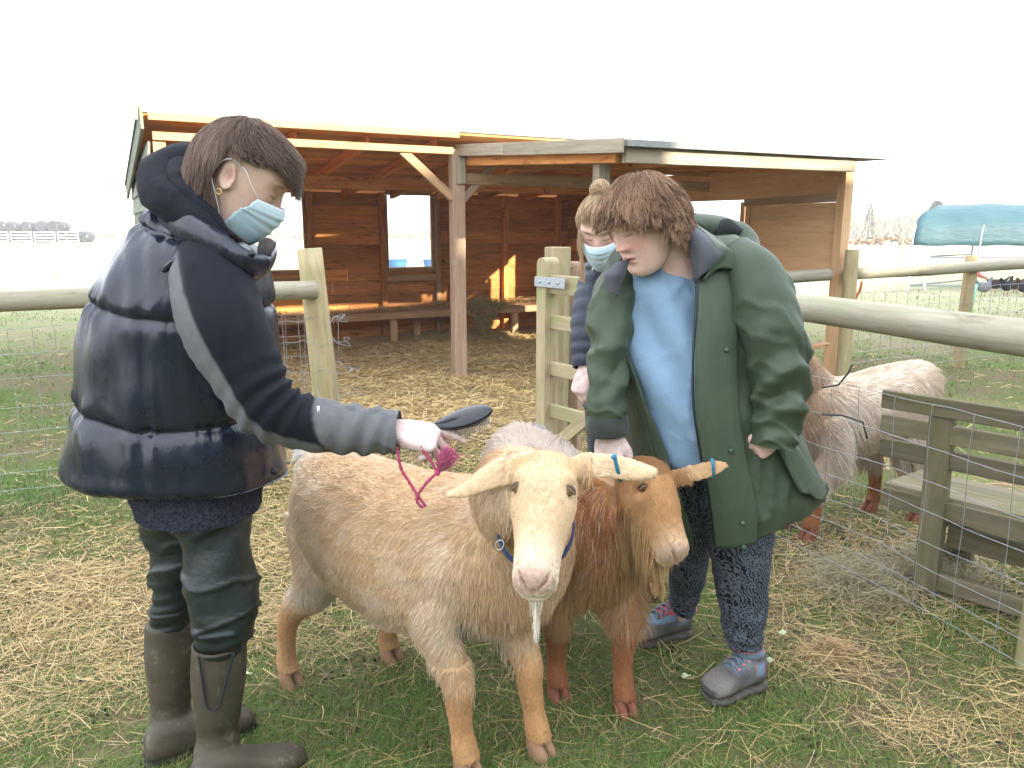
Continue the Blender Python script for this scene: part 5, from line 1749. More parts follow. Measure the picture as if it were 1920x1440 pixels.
# ---- collar and hood
def roll_d(P, tt, th):
    return folds(P, tt, th, 0.004, 61, 30)
HOOD = cloth('navy_black_hood', (0.011, 0.013, 0.020), (0.006, 0.007, 0.011), 20, 0.85, 0.3, 300, 0.03, 0.2)
hd_ = tube([px(400, 312, 1.95), px(348, 308, 1.90), px(302, 328, 1.84), px(300, 362, 1.78), px(335, 392, 1.745), px(380, 422, 1.735), px(420, 455, 1.745)], [(0.04, 0.045), (0.048, 0.045), (0.046, 0.043), (0.041, 0.042), (0.038, 0.038), (0.034, 0.034), (0.022, 0.022)], n=40, sub=10, disp=roll_d)
obj('hood', to_mesh('hood', hd_), HOOD, vest_person)
hd2 = tube([px(372, 326, 1.93), px(340, 314, 1.87), px(330, 342, 1.80), px(360, 378, 1.755), px(398, 414, 1.745), px(424, 446, 1.75)], [(0.028, 0.036), (0.03, 0.036), (0.03, 0.027), (0.028, 0.024), (0.025, 0.022), (0.016, 0.016)], n=32, sub=8, disp=roll_d)
obj('hood_edge', to_mesh('hood_edge', hd2), HOOD, vest_person)
cl_ = tube([px(310, 400, 1.90), px(302, 405, 1.82), px(340, 422, 1.735), px(395, 458, 1.70), px(448, 494, 1.70), px(486, 502, 1.74), px(503, 488, 1.80), px(496, 476, 1.88)],
           [(0.034, 0.018), (0.034, 0.02), (0.036, 0.021), (0.036, 0.022), (0.036, 0.021), (0.034, 0.018), (0.032, 0.013), (0.03, 0.010)], n=40, sub=10, up=UP, disp=lambda P, tt, th: folds(P, tt, th, 0.003, 71, 24))
obj('collar', to_mesh('collar', cl_), VEST, vest_person)
fl = patch([[px(490, 452, 1.80), px(503, 449, 1.78), px(518, 458, 1.77)], [px(486, 472, 1.77), px(500, 470, 1.75), px(510, 472, 1.75)], [px(488, 500, 1.76), px(497, 495, 1.75), px(503, 488, 1.76)]])
solid(obj('collar_flap', mesh_np('collar_flap', fl[0], fl[1][0]), cloth('brown_black_lining', (0.05, 0.042, 0.038), None, 30, 0.8), vest_person), 0.012)
# ---- knitted jumper hem below the vest
KNIT, nt, b = newmat('dark_knit', 0.95, 0.1)
v = coords(nt, (1, 1, 1), rnd=False)
nt.links.new(ramp(nt, noise(nt, v, 160, 2), [(0.3, (0.012, 0.014, 0.022)), (0.7, (0.05, 0.055, 0.075))]), b.inputs['Base Color'])
bump(nt, b, noise(nt, v, 260, 2), 0.6, 0.004)
jr = [ring(235, 875, 500, 890, YT, 0.17), ring(258, 920, 486, 930, YT - 0.01, 0.165), ring(268, 950, 484, 956, YT - 0.02, 0.155)]
obj('jumper', to_mesh('jumper', loft(jr, n=60, sub=6, cap=False, disp=lambda P, tt, th: folds(P, tt, th, 0.003, 81, 20))), KNIT, vest_person)
# ---- waterproof trousers
TROU, nt, b = newmat('waterproof_trousers', 0.42, 0.45)
v = coords(nt, (1, 1, 1), rnd=False)
nt.links.new(ramp(nt, noise(nt, v, 8, 4), [(0.3, (0.008, 0.013, 0.013)), (0.7, (0.020, 0.030, 0.028))]), b.inputs['Base Color'])
bump(nt, b, noise(nt, v, 24, 4, 0.55, 0.25), 0.25, 0.02)
def leg_d(seed, lo):
    def f(P, tt, th):
        k = sstep(lo - 0.25, lo + 0.1, tt)
        d = folds(P * np.array([0.6, 0.6, 1.5]), tt, th, 0.011, seed, 20)
        d += 0.0028 * k * np.sin(tt * 44 + 2.4 * np.sin(th + seed) + 4.0 * wob(P, 13, seed + 3, 2)) * (0.6 + 0.8 * wob(P, 9, seed + 4, 1))
        d += 0.004 * np.sin(tt * 17 + 3.0 * np.cos(th - 0.7) + seed) * (1 - k)
        return d
    return f
t1 = [ring(295, 925, 474, 935, 1.86, 0.125), ring(330, 985, 472, 990, 1.83, 0.10), ring(347, 1040, 474, 1045, 1.815, 0.088), ring(360, 1100, 476, 1105, 1.805, 0.082), ring(368, 1150, 476, 1155, 1.80, 0.078), ring(370, 1188, 468, 1192, 1.80, 0.072), ring(370, 1214, 458, 1218, 1.80, 0.062)]
obj('trouser_leg', to_mesh('trouser_leg', loft(t1, n=80, sub=14, cap=False, disp=leg_d(3, 0.62))), TROU, vest_person)
t2 = [ring(272, 930, 440, 940, 1.95, 0.12), ring(278, 985, 410, 990, 1.95, 0.10), ring(286, 1040, 388, 1045, 1.95, 0.088), ring(290, 1090, 374, 1095, 1.945, 0.08), ring(286, 1130, 370, 1135, 1.94, 0.074), ring(280, 1165, 366, 1170, 1.94, 0.068)]
obj('trouser_leg', to_mesh('trouser_leg', loft(t2, n=80, sub=14, cap=False, disp=leg_d(8, 0.62))), TROU, vest_person)
# ---- rubber boots
BOOT, nt, b = newmat('olive_rubber_boot', 0.6, 0.35)
v = coords(nt, (1, 1, 1), rnd=False)
n1 = noise(nt, v, 7, 5, 0.6)
c = ramp(nt, n1, [(0.3, (0.048, 0.040, 0.026)), (0.7, (0.095, 0.080, 0.054))])
spk = ramp(nt, noise(nt, v, 24, 6, 0.75), [(0.56, (0, 0, 0)), (0.70, (0.65, 0.65, 0.65))])
nt.links.new(mixc(nt, spk, c, (0.22, 0.19, 0.15)), b.inputs['Base Color'])
bump(nt, b, n1, 0.2, 0.02)
BSOLE = plain('dark_boot_sole', (0.02, 0.018, 0.016), 0.8)
def rubber_boot(top, ank, ground, toe_dir, nm_seed):
    td = V(toe_dir).normalized(); sd = V((-td.y, td.x, 0))
    g = V(ground)
    shaft = loft([(V(top), sd * 0.058, td * 0.066), (V(top).lerp(V(ank), 0.35), sd * 0.060, td * 0.067), (V(top).lerp(V(ank), 0.7), sd * 0.053, td * 0.058), (V(ank), sd * 0.046, td * 0.054), (V((g.x, g.y, 0.06)), sd * 0.043, td * 0.058), (V((g.x, g.y, 0.02)), sd * 0.040, td * 0.055)], n=30, sub=5)
    foot = loft([(g - td * 0.065 + UP * 0.045, sd * 0.028, UP * 0.030, 2.4), (g - td * 0.04 + UP * 0.05, sd * 0.042, UP * 0.045, 2.4), (g + td * 0.03 + UP * 0.055, sd * 0.042, UP * 0.052, 2.4), (g + td * 0.10 + UP * 0.048, sd * 0.047, UP * 0.042, 2.4), (g + td * 0.16 + UP * 0.040, sd * 0.048, UP * 0.034, 2.4), (g + td * 0.205 + UP * 0.036, sd * 0.036, UP * 0.026, 2.4), (g + td * 0.225 + UP * 0.032, sd * 0.015, UP * 0.014, 2.4)], n=28, sub=4)
    me = remesh([shaft, foot], 0.005, 5, 0.6)
    co = get_co(me); no = get_no(me)
    co += no * (0.0035 * np.sin(co[:, 2] * 70 + 2 * wob(co, 20, nm_seed, 2)) * np.exp(-((co[:, 2] - 0.11) / 0.05) ** 2) + 0.002 * wob(co, 18, nm_seed + 1, 2))[:, None]
    set_co(me, co); smooth_all(me)
    o = obj('rubber_boot', me, BOOT, vest_person)
    sl = loft([(g - td * 0.070 + UP * 0.008, sd * 0.026, UP * 0.012, 4), (g - td * 0.05 + UP * 0.008, sd * 0.042, UP * 0.013, 4), (g + td * 0.03 + UP * 0.008, sd * 0.040, UP * 0.013, 4), (g + td * 0.13 + UP * 0.008, sd * 0.050, UP * 0.013, 4), (g + td * 0.20 + UP * 0.008, sd * 0.038, UP * 0.013, 4), (g + td * 0.23 + UP * 0.008, sd * 0.014, UP * 0.012, 4)], n=18, sub=4)
    obj('boot_sole', to_mesh('boot_sole', sl), BSOLE, o)
    return o
nb = rubber_boot(px(412, 1205, 1.80), px(408, 1385, 1.80), gp(408, 1482), (0.86, 0.42, 0), 5)
fb = rubber_boot(px(322, 1162, 1.935), px(320, 1345, 1.925), gp(322, 1416), (0.80, 0.55, 0), 9)
GUS = plain('boot_gusset_cord', (0.02, 0.022, 0.03), 0.6)
gu = []
for i in range(15):
    a_ = i / 14
    if a_ < 0.42:
        x_, y_ = 372 + 14 * (a_ / 0.42), 1228 + 95 * (a_ / 0.42)
    elif a_ < 0.58:
        q_ = (a_ - 0.42) / 0.16
        x_, y_ = 386 + 26 * q_, 1323 + 10 * math.sin(math.pi * q_)
    else:
        x_, y_ = 412 + 26 * ((a_ - 0.58) / 0.42), 1323 - 98 * ((a_ - 0.58) / 0.42)
    gu.append(px(x_, y_, 1.80 - 0.066 - 0.001))
obj('gusset_cord', to_mesh('gusset_cord', tube(gu, 0.0032, n=8, sub=3)), GUS, nb)
fr_ = [(px(412, 1205, 1.80) + V((math.cos(a) * 0.062, math.sin(a) * 0.070, 0.002))) for a in np.linspace(0, 2 * math.pi, 25)]
obj('boot_rim', to_mesh('boot_rim', tube(fr_, 0.0045, n=8, sub=2, cap=False)), BOOT, nb)
# ---- face mask and hair
face_mask(hw_, vest_person)
gold = plain('gold_ring', (0.7, 0.5, 0.2), 0.25, 0.5, 0.9, bstr=0)
ec = hw_.W(-0.008, -0.080, -0.040)
obj('earring', to_mesh('earring', tube([ec + V((math.cos(a) * 0.006, -0.001, math.sin(a) * 0.006)) for a in np.linspace(0, 6.28, 17)], 0.0012, n=6, sub=1)), gold, vest_person)
gdown = hw_.M @ np.array([0, 0, -1.0])
def roots_w(x, ay, z, y):
    hl = np.interp(x, [-0.11, -0.05, -0.036, -0.034, 0.018, 0.03, 0.06, 0.085, 0.11], [-0.060, -0.055, -0.03, 0.044, 0.048, 0.058, 0.074, 0.086, 0.090])
    return z > hl
def flow_w(cur, root):
    g = np.tile(gdown, (len(cur), 1))
    along = np.array([0.95, 0.0, -0.16]) + 0.10 * g
    free = sstep(0.082, 0.10, cur[:, 0])[:, None]
    f = along * (1 - free) + g * free
    back = (1 - sstep(-0.055, -0.02, root[:, 0]))[:, None]
    return f * (1 - back) + back * (np.array([-0.12, 0, -0.30]) + 0.9 * g)
def len_w(P):
    ay = np.abs(P[:, 1])
    fringe = sstep(0.03, 0.06, P[:, 0]) * (1 - sstep(0.035, 0.055, ay)) * (np.random.RandomState(8).rand(len(P)) < 0.16)
    low = np.clip((P[:, 2] - 0.058) / 0.45, 0.012, 0.075)
    return np.where(P[:, 0] < -0.035, 0.070, low) * (1 - fringe) + 0.075 * fringe
H_, rt = hair_wrap(hw_, 26000, roots_w, flow_w, len_w, 5, 9, 0.005, 0.06, 7, thick=0.013, jit=0.09, keepout=lambda x, ay, z: (np.abs(x + 0.012) < 0.022) & (z > -0.034) & (z < 0.030) & (ay > 0.055))
rs = np.random.RandomState(3)
lock_ = np.clip(0.5 + 0.9 * wob(rt * np.array([0.4, 1.0, 1.0]), 55, 291, 2), 0, 1)
ct_ = lerp(np.tile((0.070, 0.044, 0.034), (len(H_), 1)), (0.30, 0.21, 0.165), np.clip(0.55 * rs.rand(len(H_)) ** 1.6 + 0.45 * lock_ ** 2, 0, 1))
curves_obj('hair', H_, np.array([0.00045] * 7 + [0.0004, 0.0002]), ct_, mat_hair, vest_person)
# ---- the brush in the hand, with its wrist cord
brush = thing('hairbrush', 'black paddle hairbrush with wire bristles held over the cream goat', 'hairbrush', px(820, 800, 1.69))
BR, nt, b = newmat('black_gloss_plastic', 0.16, 0.5)
b.inputs['Base Color'].default_value = (0.012, 0.014, 0.020, 1)
b0, b1 = px(752, 818, 1.73), px(923, 768, 1.715)
bd = (b1 - b0).normalized(); bn = (V((0.1, -0.45, 0.9)) - bd * bd.dot(V((0.1, -0.45, 0.9)))).normalized(); bs = bd.cross(bn)
bl = (b1 - b0).length
rows_b = [(0.0, 0.008, 0.007), (0.15, 0.011, 0.009), (0.32, 0.009, 0.008), (0.42, 0.014, 0.009), (0.52, 0.024, 0.011), (0.66, 0.031, 0.013), (0.80, 0.031, 0.013), (0.92, 0.023, 0.011), (0.98, 0.011, 0.007), (1.0, 0.003, 0.003)]
obj('brush_back', to_mesh('brush_back', loft([(b0 + bd * (t_ * bl), bs * w_, bn * h_) for t_, w_, h_ in rows_b], n=28, sub=5)), BR, brush)
padp = [(0.50, 0.010, 0.004), (0.55, 0.020, 0.007), (0.68, 0.026, 0.009), (0.80, 0.026, 0.009), (0.90, 0.018, 0.007), (0.94, 0.006, 0.003)]
pad = obj('brush_pad', to_mesh('brush_pad', loft([(b0 + bd * (t_ * bl) - bn * 0.008, bs * w_, bn * h_) for t_, w_, h_ in padp], n=24, sub=4)), plain('dark_rubber_pad', (0.015, 0.014, 0.015), 0.6), brush)
bp_, tipsb = [], []
for i in range(16):
    t_ = 0.53 + 0.39 * i / 15
    hwid = np.interp(t_, [p[0] for p in padp], [p[1] for p in padp]) * 0.85
    for j in range(6):
        o_ = hwid * (2 * (j + 0.5 * (i % 2)) / 5.5 - 1)
        q = b0 + bd * (t_ * bl) + bs * o_ - bn * 0.013
        e = q - bn * 0.019 + bd * (0.004 * (t_ - 0.7)) + bs * (o_ * 0.15)
        bp_.append(tube([q, e], 0.0010, n=4, sub=1))
        tipsb.append(ellipsoid(e, (V((0.0017, 0, 0)), V((0, 0.0017, 0)), V((0, 0, 0.0017))), 6, 4))
vv, ff = join(bp_)
obj('bristles', mesh_np('bristles', vv, ff), mat_iron, brush)['kind'] = 'stuff'
vv, ff = join(tipsb)
obj('bristle_tips', mesh_np('bristle_tips', vv, ff), plain('white_bead', (0.7, 0.7, 0.7), 0.3), brush)['kind'] = 'stuff'
cord = thing('wrist_cord', 'pink cord loop with a frayed tassel hanging from the gloved hand', 'cord', px(790, 900, 1.66))
CORD = cloth('pink_braid', (0.50, 0.085, 0.17), (0.32, 0.04, 0.10), 200, 0.9, 0.6, 260)
cd = tube([px(744, 838, 1.665), px(752, 878, 1.66), px(768, 905, 1.655), px(785, 932, 1.65), px(797, 948, 1.65), px(790, 950, 1.648), px(781, 934, 1.645), px(800, 905, 1.645), px(820, 886, 1.65)], 0.0034, n=10, sub=8, disp=lambda P, tt, th: 0.0009 * np.sin(tt * 260 + th * 2))
obj('cord_loop', to_mesh('cord_loop', cd), CORD, cord)
cd = tube([px(788, 836, 1.655), px(797, 850, 1.655), px(810, 868, 1.655), px(820, 888, 1.65)], 0.0034, n=10, sub=8, disp=lambda P, tt, th: 0.0009 * np.sin(tt * 150 + th * 2))
obj('cord_tail', to_mesh('cord_tail', cd), CORD, cord)
kn = px(820, 886, 1.65)
obj('knot', to_mesh('knot', ellipsoid(kn, (V((0.007, 0, 0)), V((0, 0.007, 0)), V((0, 0, 0.008))))), CORD, cord)
rs = np.random.RandomState(9)
n_ = 380
tdir = norm_(np.array(list((px(850, 842, 1.65) - kn).normalized()))[None, :] + 0.20 * rs.normal(size=(n_, 3)))
lt_ = 0.062 * (0.6 + 0.5 * rs.rand(n_))
s_ = np.linspace(0, 1, 5)
pt_ = np.array(list(kn))[None, None, :] + tdir[:, None, :] * lt_[:, None, None] * s_[None, :, None] + 0.003 * rs.normal(size=(n_, 5, 3)) * s_[None, :, None]
curves_obj('tassel', pt_, np.array([0.0008, 0.0008, 0.0007, 0.0006, 0.0004]), np.tile((0.45, 0.10, 0.20), (n_, 1)) * (0.8 + 0.5 * rs.rand(n_))[:, None], mat_fur, cord)
# ================================================================== person in the green waterproof coat
SK2 = (0.74, 0.50, 0.42)
coat_person = thing('person', 'person in open green coat and blue shirt reaching down to the goat', 'person', V((0.62, 2.3, 0)))
hg = Head(px(1208, 420, 2.12), (-0.745, -0.447, -0.497), (-0.2, -0.1, 0.9), 1.0, 1.06, 1.12)
YC = 2.24
d_r, n_r = V((0.02, -0.35, -0.9)), V((-0.45, -0.80, 0.20))
w_r = px(1140, 806, 2.06)
CR_ = [(45, 60, 30), (55, 65, 35), (60, 70, 35), (60, 70, 35)]
hpr, _ = hand_parts(w_r, d_r, n_r, True, CR_, (30, 25, 20), 1.0)
hpri, _ = hand_parts(w_r, d_r, n_r, True, CR_, (30, 25, 20), 0.87)
d_l, n_l = V((-0.45, -0.30, -0.6)), V((0.25, -0.80, 0.35))
w_l = px(1462, 806, 2.02)
CL_ = [(40, 60, 40), (45, 65, 40), (50, 65, 40), (50, 65, 40)]
hpl, _ = hand_parts(w_l, V((-0.72, -0.25, -0.45)), n_l, False, CL_, (20, 20, 20), 0.92)
bp = [tube([hg.W(-0.025, 0, -0.03), hg.W(-0.04, 0, -0.085), px(1262, 480, 2.18), px(1280, 540, 2.22)], [0.058, 0.062, 0.072, 0.09], n=18, sub=3),
      loft([ring(1190, 480, 1330, 480, YC, 0.07), ring(1215, 540, 1375, 540, YC, 0.10), ring(1225, 700, 1390, 700, YC, 0.11), ring(1270, 850, 1390, 850, YC + 0.03, 0.08), ring(1300, 920, 1390, 920, YC + 0.03, 0.07)], n=24, sub=3),
      tube([px(1215, 530, 2.25), px(1152, 560, 2.20), px(1141, 680, 2.10), px(1140, 760, 2.07), w_r], [0.035, 0.035, 0.034, 0.032, 0.026], n=14, sub=3),
      tube([px(1380, 520, 2.2), px(1425, 560, 2.14), px(1462, 680, 2.08), px(1465, 760, 2.05), w_l], [0.05, 0.05, 0.042, 0.036, 0.026], n=14, sub=3),
      tube([px(1385, 960, 2.18), px(1390, 1080, 2.17), px(1394, 1180, 2.19), px(1398, 1255, 2.20)], [0.06, 0.045, 0.03, 0.02], n=14, sub=3),
      tube([px(1300, 950, 2.34), px(1290, 1040, 2.42), px(1285, 1100, 2.48), px(1275, 1160, 2.50)], [0.06, 0.045, 0.03, 0.02], n=14, sub=3)] + hpri + hpl
hl_g = lambda x, ay, z: np.maximum(sstep(0.050, 0.068, z), sstep(0.012, -0.010, x) * sstep(-0.075, -0.05, z)) * (1 - (ay > 0.079) * (z < 0.02))
body_g = body_mesh(coat_person, hg, bp, SK2, 0.004, scalp=(0.14, 0.085, 0.055), hairline=hl_g, lip=(0.52, 0.17, 0.16), blush=(0.66, 0.25, 0.19), blush_f=0.45, brow=(0.16, 0.09, 0.06))
glove_obj(coat_person, hpr)
# ---- blue T-shirt
TEE = cloth('blue_t_shirt', (0.25, 0.38, 0.52), (0.21, 0.33, 0.46), 14, 0.9, 0.30, 420, 0.1, 0.2, 6.0, 9)
def tee_d(P, tt, th):
    d = folds(P * np.array([1.4, 1, 0.7]), tt, th, 0.015, 101, 11)
    q = P[..., 0] * 0.75 + P[..., 2] * 0.55
    d += 0.014 * np.sin(q * 52 + 2.5 * wob(P, 7, 103, 2)) * sstep(0.15, 0.4, tt) * (0.5 + 0.5 * wob(P, 6, 107, 1))
    return d
tr_ = [ring(1215, 462, 1310, 452, YC - 0.02, 0.072), ring(1178, 490, 1345, 478, YC, 0.105), ring(1152, 540, 1380, 530, YC, 0.145), ring(1148, 620, 1400, 615, YC, 0.175), ring(1165, 700, 1405, 700, YC, 0.195), ring(1190, 780, 1415, 785, YC, 0.205), ring(1208, 835, 1425, 850, YC, 0.205), ring(1214, 848, 1425, 866, YC, 0.198)]
obj('t_shirt', to_mesh('t_shirt', loft(tr_, n=110, sub=12, cap=False, disp=tee_d)), TEE, coat_person)
# ---- green coat: open shell
COAT, nt, b = newmat('green_waxed_coat', 0.55, 0.35)
v = coords(nt, (1, 1, 1), rnd=False)
nt.links.new(ramp(nt, noise(nt, v, 5, 4), [(0.3, (0.035, 0.054, 0.030)), (0.7, (0.058, 0.083, 0.048))]), b.inputs['Base Color'])
bump(nt, b, noise(nt, coords(nt, (1.2, 1.2, 0.6), rnd=False), 20, 4, 0.55, 0.25), 0.22, 0.02)
b.inputs['Sheen Weight'].default_value = 0.03
LINING = cloth('grey_coat_lining', (0.095, 0.102, 0.118), (0.070, 0.076, 0.088), 12, 0.8, 0.2, 300, 0.1)
def coat_d(P, tt, th):
    d = folds(P * np.array([1.3, 1.3, 0.45]), tt, th, 0.013, 121, 12)
    d += 0.010 * sstep(0.45, 1.0, tt) * np.sin(th * 5 + 1.3 + 1.5 * wob(P, 4, 123, 1))
    return d
cr_ = [ring(1175, 452, 1372, 440, YC, 0.105), ring(1145, 485, 1408, 470, YC, 0.145), ring(1126, 560, 1440, 550, YC, 0.185), ring(1124, 640, 1452, 630, YC, 0.21), ring(1140, 720, 1468, 712, YC, 0.23), ring(1165, 800, 1490, 795, YC, 0.245), ring(1188, 880, 1520, 868, YC, 0.26), ring(1200, 930, 1530, 893, YC, 0.265), ring(1215, 985, 1524, 912, YC, 0.262)]
t0_ = [-80, -84, -88, -92, -98, -103, -107, -109, -110]
t1_ = [208, 206, 212, 219, 226, 228, 229, 230, 230]
cm = lofto(cr_, t0_, t1_, n=150, sub=12, disp=coat_d)
coat_o = obj('coat', mesh_np('coat', cm[0], cm[1][0]), COAT, coat_person)
coat_o.data.materials.append(LINING)
md = coat_o.modifiers.new('thickness', 'SOLIDIFY'); md.thickness = 0.006; md.offset = -1; md.material_offset = 1; md.material_offset_rim = 0
# front storm flap with stud buttons (image right edge)
def coat_pt(k, th_deg, out=0.0):
    c, A, B = cr_[k][0], cr_[k][1], cr_[k][2]
    a = R(th_deg)
    pe = 2 / 2.1
    f = lambda q: math.copysign(abs(q) ** pe, q)
    return c + A * f(math.cos(a)) * (1 + out) + B * f(math.sin(a)) * (1 + out)
fl_rows = []
for k in range(1, 9):
    fl_rows.append([coat_pt(k, t0_[k] - 3, 0.06), coat_pt(k, t0_[k] + 4, 0.085), coat_pt(k, t0_[k] + 13, 0.09), coat_pt(k, t0_[k] + 19, 0.07)])
fv, ff_ = patch(fl_rows, 6)
solid(obj('storm_flap', mesh_np('storm_flap', fv, ff_[0]), COAT, coat_person), 0.005, 0)
STUD = plain('green_stud', (0.05, 0.085, 0.055), 0.4, 0.5)
for k in (1, 3, 5, 7, 8):
    c_ = coat_pt(k, t0_[k] + 12, 0.11)
    obj('stud', to_mesh('stud', tube([c_, c_ + V((0, -0.004, 0))], [0.008, 0.006], n=12, sub=1)), STUD, coat_person)
zpts = [coat_pt(k, t0_[k] - 4, 0.045) for k in range(1, 9)]
obj('zip', to_mesh('zip', tube(zpts, 0.0035, n=6, sub=6)), plain('dark_zip', (0.035, 0.04, 0.04), 0.4, 0.5, 0.5), coat_person)
# collar: lining turned outwards on both sides
lapR = patch([[px(1268, 408, 2.20), px(1282, 412, 2.17), px(1296, 420, 2.15), px(1312, 432, 2.17)],
              [px(1283, 440, 2.10), px(1305, 440, 2.06), px(1328, 450, 2.06), px(1350, 462, 2.10)],
              [px(1296, 480, 2.075), px(1315, 478, 2.035), px(1338, 478, 2.035), px(1362, 470, 2.07)],
              [px(1303, 530, 2.065), px(1312, 520, 2.04), px(1325, 508, 2.035), px(1340, 495, 2.045)]], 6)
solid(obj('collar_lining', mesh_np('collar_lining', lapR[0], lapR[1][0]), LINING, coat_person), 0.008, 0)
lapB = patch([[px(1296, 418, 2.155), px(1310, 428, 2.17), px(1345, 450, 2.14)], [px(1330, 452, 2.062), px(1352, 462, 2.085), px(1375, 480, 2.08)], [px(1340, 482, 2.042), px(1366, 474, 2.07), px(1380, 492, 2.07)], [px(1318, 525, 2.04), px(1345, 505, 2.05), px(1375, 505, 2.065)]], 6)
solid(obj('collar', mesh_np('collar', lapB[0], lapB[1][0]), COAT, coat_person), 0.012, 0)
lapL = patch([[px(1180, 482, 2.10), px(1168, 490, 2.08), px(1155, 495, 2.09)], [px(1172, 512, 2.065), px(1156, 512, 2.05), px(1138, 512, 2.075)], [px(1163, 532, 2.065), px(1150, 530, 2.055), px(1134, 525, 2.07)], [px(1158, 556, 2.07), px(1148, 550, 2.06), px(1138, 542, 2.07)]], 6)
solid(obj('collar_lining', mesh_np('collar_lining', lapL[0], lapL[1][0]), LINING, coat_person), 0.008, 0)
# hood lying on the back
def hood_d(P, tt, th):
    return folds(P, tt, th, 0.006, 131, 22)
hd3 = tube([px(1262, 415, 2.30), px(1300, 425, 2.36), px(1350, 435, 2.40), px(1395, 450, 2.36), px(1412, 478, 2.28)], [(0.03, 0.04), (0.04, 0.055), (0.045, 0.06), (0.04, 0.05), (0.022, 0.03)], n=36, sub=10, disp=hood_d)
obj('hood', to_mesh('hood', hd3), COAT, coat_person)
hin = tube([px(1335, 432, 2.345), px(1362, 428, 2.35), px(1390, 438, 2.33)], [(0.02, 0.02), (0.03, 0.02), (0.015, 0.015)], n=20, sub=6)
obj('hood_lining', to_mesh('hood_lining', hin), cloth('dark_hood_lining', (0.02, 0.025, 0.025), None, 20), coat_person)
# ---- sleeves
def slv(name, pts, rad, seed, bunch, amp):
    def f(P, tt, th):
        d = folds(P, tt, th, 0.009, seed, 18)
        k = np.exp(-((tt - bunch) / 0.26) ** 2)
        d += amp * k * np.sin(tt * 40 + 3.0 * np.sin(th + seed) + 5.0 * wob(P, 9, seed + 2, 2)) * (0.6 + 0.9 * wob(P, 7, seed + 4, 1)) + 0.006 * k * (1 - 2.4 * np.abs(wob(P * np.array([0.7, 0.7, 1.6]), 30, seed + 6, 2)))
        return d
    return obj(name, to_mesh(name, tube(pts, rad, n=70, sub=14, cap=False, disp=f, up=V((1, 0, 0.3)))), COAT, coat_person)
slv('sleeve', [px(1188, 505, 2.24), px(1156, 540, 2.20), px(1143, 610, 2.14), px(1140, 690, 2.09), px(1140, 760, 2.055), px(1140, 800, 2.05)], [0.05, 0.056, 0.056, 0.054, 0.052, 0.050], 141, 0.55, 0.008)
slv('sleeve', [px(1375, 478, 2.16), px(1412, 515, 2.10), px(1440, 590, 2.05), px(1458, 670, 2.025), px(1464, 740, 2.01), px(1455, 800, 2.0), px(1449, 836, 1.995)], [0.06, 0.080, 0.084, 0.082, 0.076, 0.064, 0.060], 151, 0.70, 0.010)
CUFF = cloth('dark_cuff_lining', (0.045, 0.055, 0.048), None, 20, 0.8, 0.2, 300)
c_ = px(1140, 792, 2.05)
obj('cuff', to_mesh('cuff', loft([(c_ + UP * 0.024, V((0.054, 0, 0.004)), V((0, 0.054, 0))), (c_ + UP * 0.0, V((0.058, 0, 0.004)), V((0, 0.058, 0))), (c_ - UP * 0.030, V((0.055, 0, 0.004)), V((0, 0.055, 0))), (c_ - UP * 0.034, V((0.046, 0, 0.004)), V((0, 0.046, 0)))], n=40, sub=6, cap=False, disp=lambda P, tt, th: folds(P, tt, th, 0.003, 161, 25))), CUFF, coat_person)
# pocket flap
pf = patch([[coat_pt(5, -62, 0.035), coat_pt(5, -48, 0.035), coat_pt(6, -34, 0.03)], [coat_pt(6, -60, 0.05), coat_pt(6, -46, 0.05), coat_pt(6, -32, 0.04)], [coat_pt(6, -56, 0.055), coat_pt(7, -44, 0.05), coat_pt(7, -30, 0.045)]], 5)
solid(obj('pocket_flap', mesh_np('pocket_flap', pf[0], pf[1][0]), COAT, coat_person), 0.006, 0)
# ---- patterned leggings
LEGG, nt, b = newmat('animal_print_leggings', 0.85, 0.2)
v = coords(nt, (1, 1, 0.8), rnd=False)
w1 = nd(nt, 'ShaderNodeTexWave', wave_type='BANDS', bands_direction='DIAGONAL')
w1.inputs['Scale'].default_value = 58; w1.inputs['Distortion'].default_value = 9.0; w1.inputs['Detail'].default_value = 1.5; w1.inputs['Detail Scale'].default_value = 0.9
nt.links.new(v, w1.inputs['Vector'])
zeb = ramp(nt, w1.outputs['Fac'], [(0.40, (0.0, 0.0, 0.0)), (0.55, (1, 1, 1))])
vo = nd(nt, 'ShaderNodeTexVoronoi'); vo.inputs['Scale'].default_value = 140
nt.links.new(v, vo.inputs['Vector'])
leo = ramp(nt, vo.outputs['Distance'], [(0.18, (0.7, 0.7, 0.7)), (0.26, (0, 0, 0)), (0.40, (0, 0, 0)), (0.47, (1, 1, 1))])
zone = ramp(nt, noise(nt, v, 16, 2), [(0.47, (0, 0, 0)), (0.50, (1, 1, 1))])
pat = mixc(nt, zone, zeb, leo)
nt.links.new(mixc(nt, pat, (0.012, 0.013, 0.018), (0.115, 0.135, 0.175)), b.inputs['Base Color'])
def lgd(seed):
    return lambda P, tt, th: folds(P, tt, th, 0.006, seed, 16) + 0.004 * sstep(0.5, 0.9, tt) * np.sin(tt * 50 + 2 * np.sin(th) + 2 * wob(P, 12, seed, 1))
l1 = [ring(1270, 800, 1430, 805, 2.22, 0.15), ring(1300, 900, 1440, 905, 2.20, 0.14), ring(1318, 980, 1446, 985, 2.16, 0.115), ring(1335, 1050, 1440, 1055, 2.16, 0.09), ring(1344, 1110, 1436, 1113, 2.17, 0.075), ring(1353, 1170, 1431, 1174, 2.185, 0.062), ring(1360, 1200, 1428, 1203, 2.195, 0.050), ring(1367, 1214, 1426, 1217, 2.20, 0.040)]
obj('legging', to_mesh('legging', loft(l1, n=60, sub=10, cap=False, disp=lgd(171))), LEGG, coat_person)
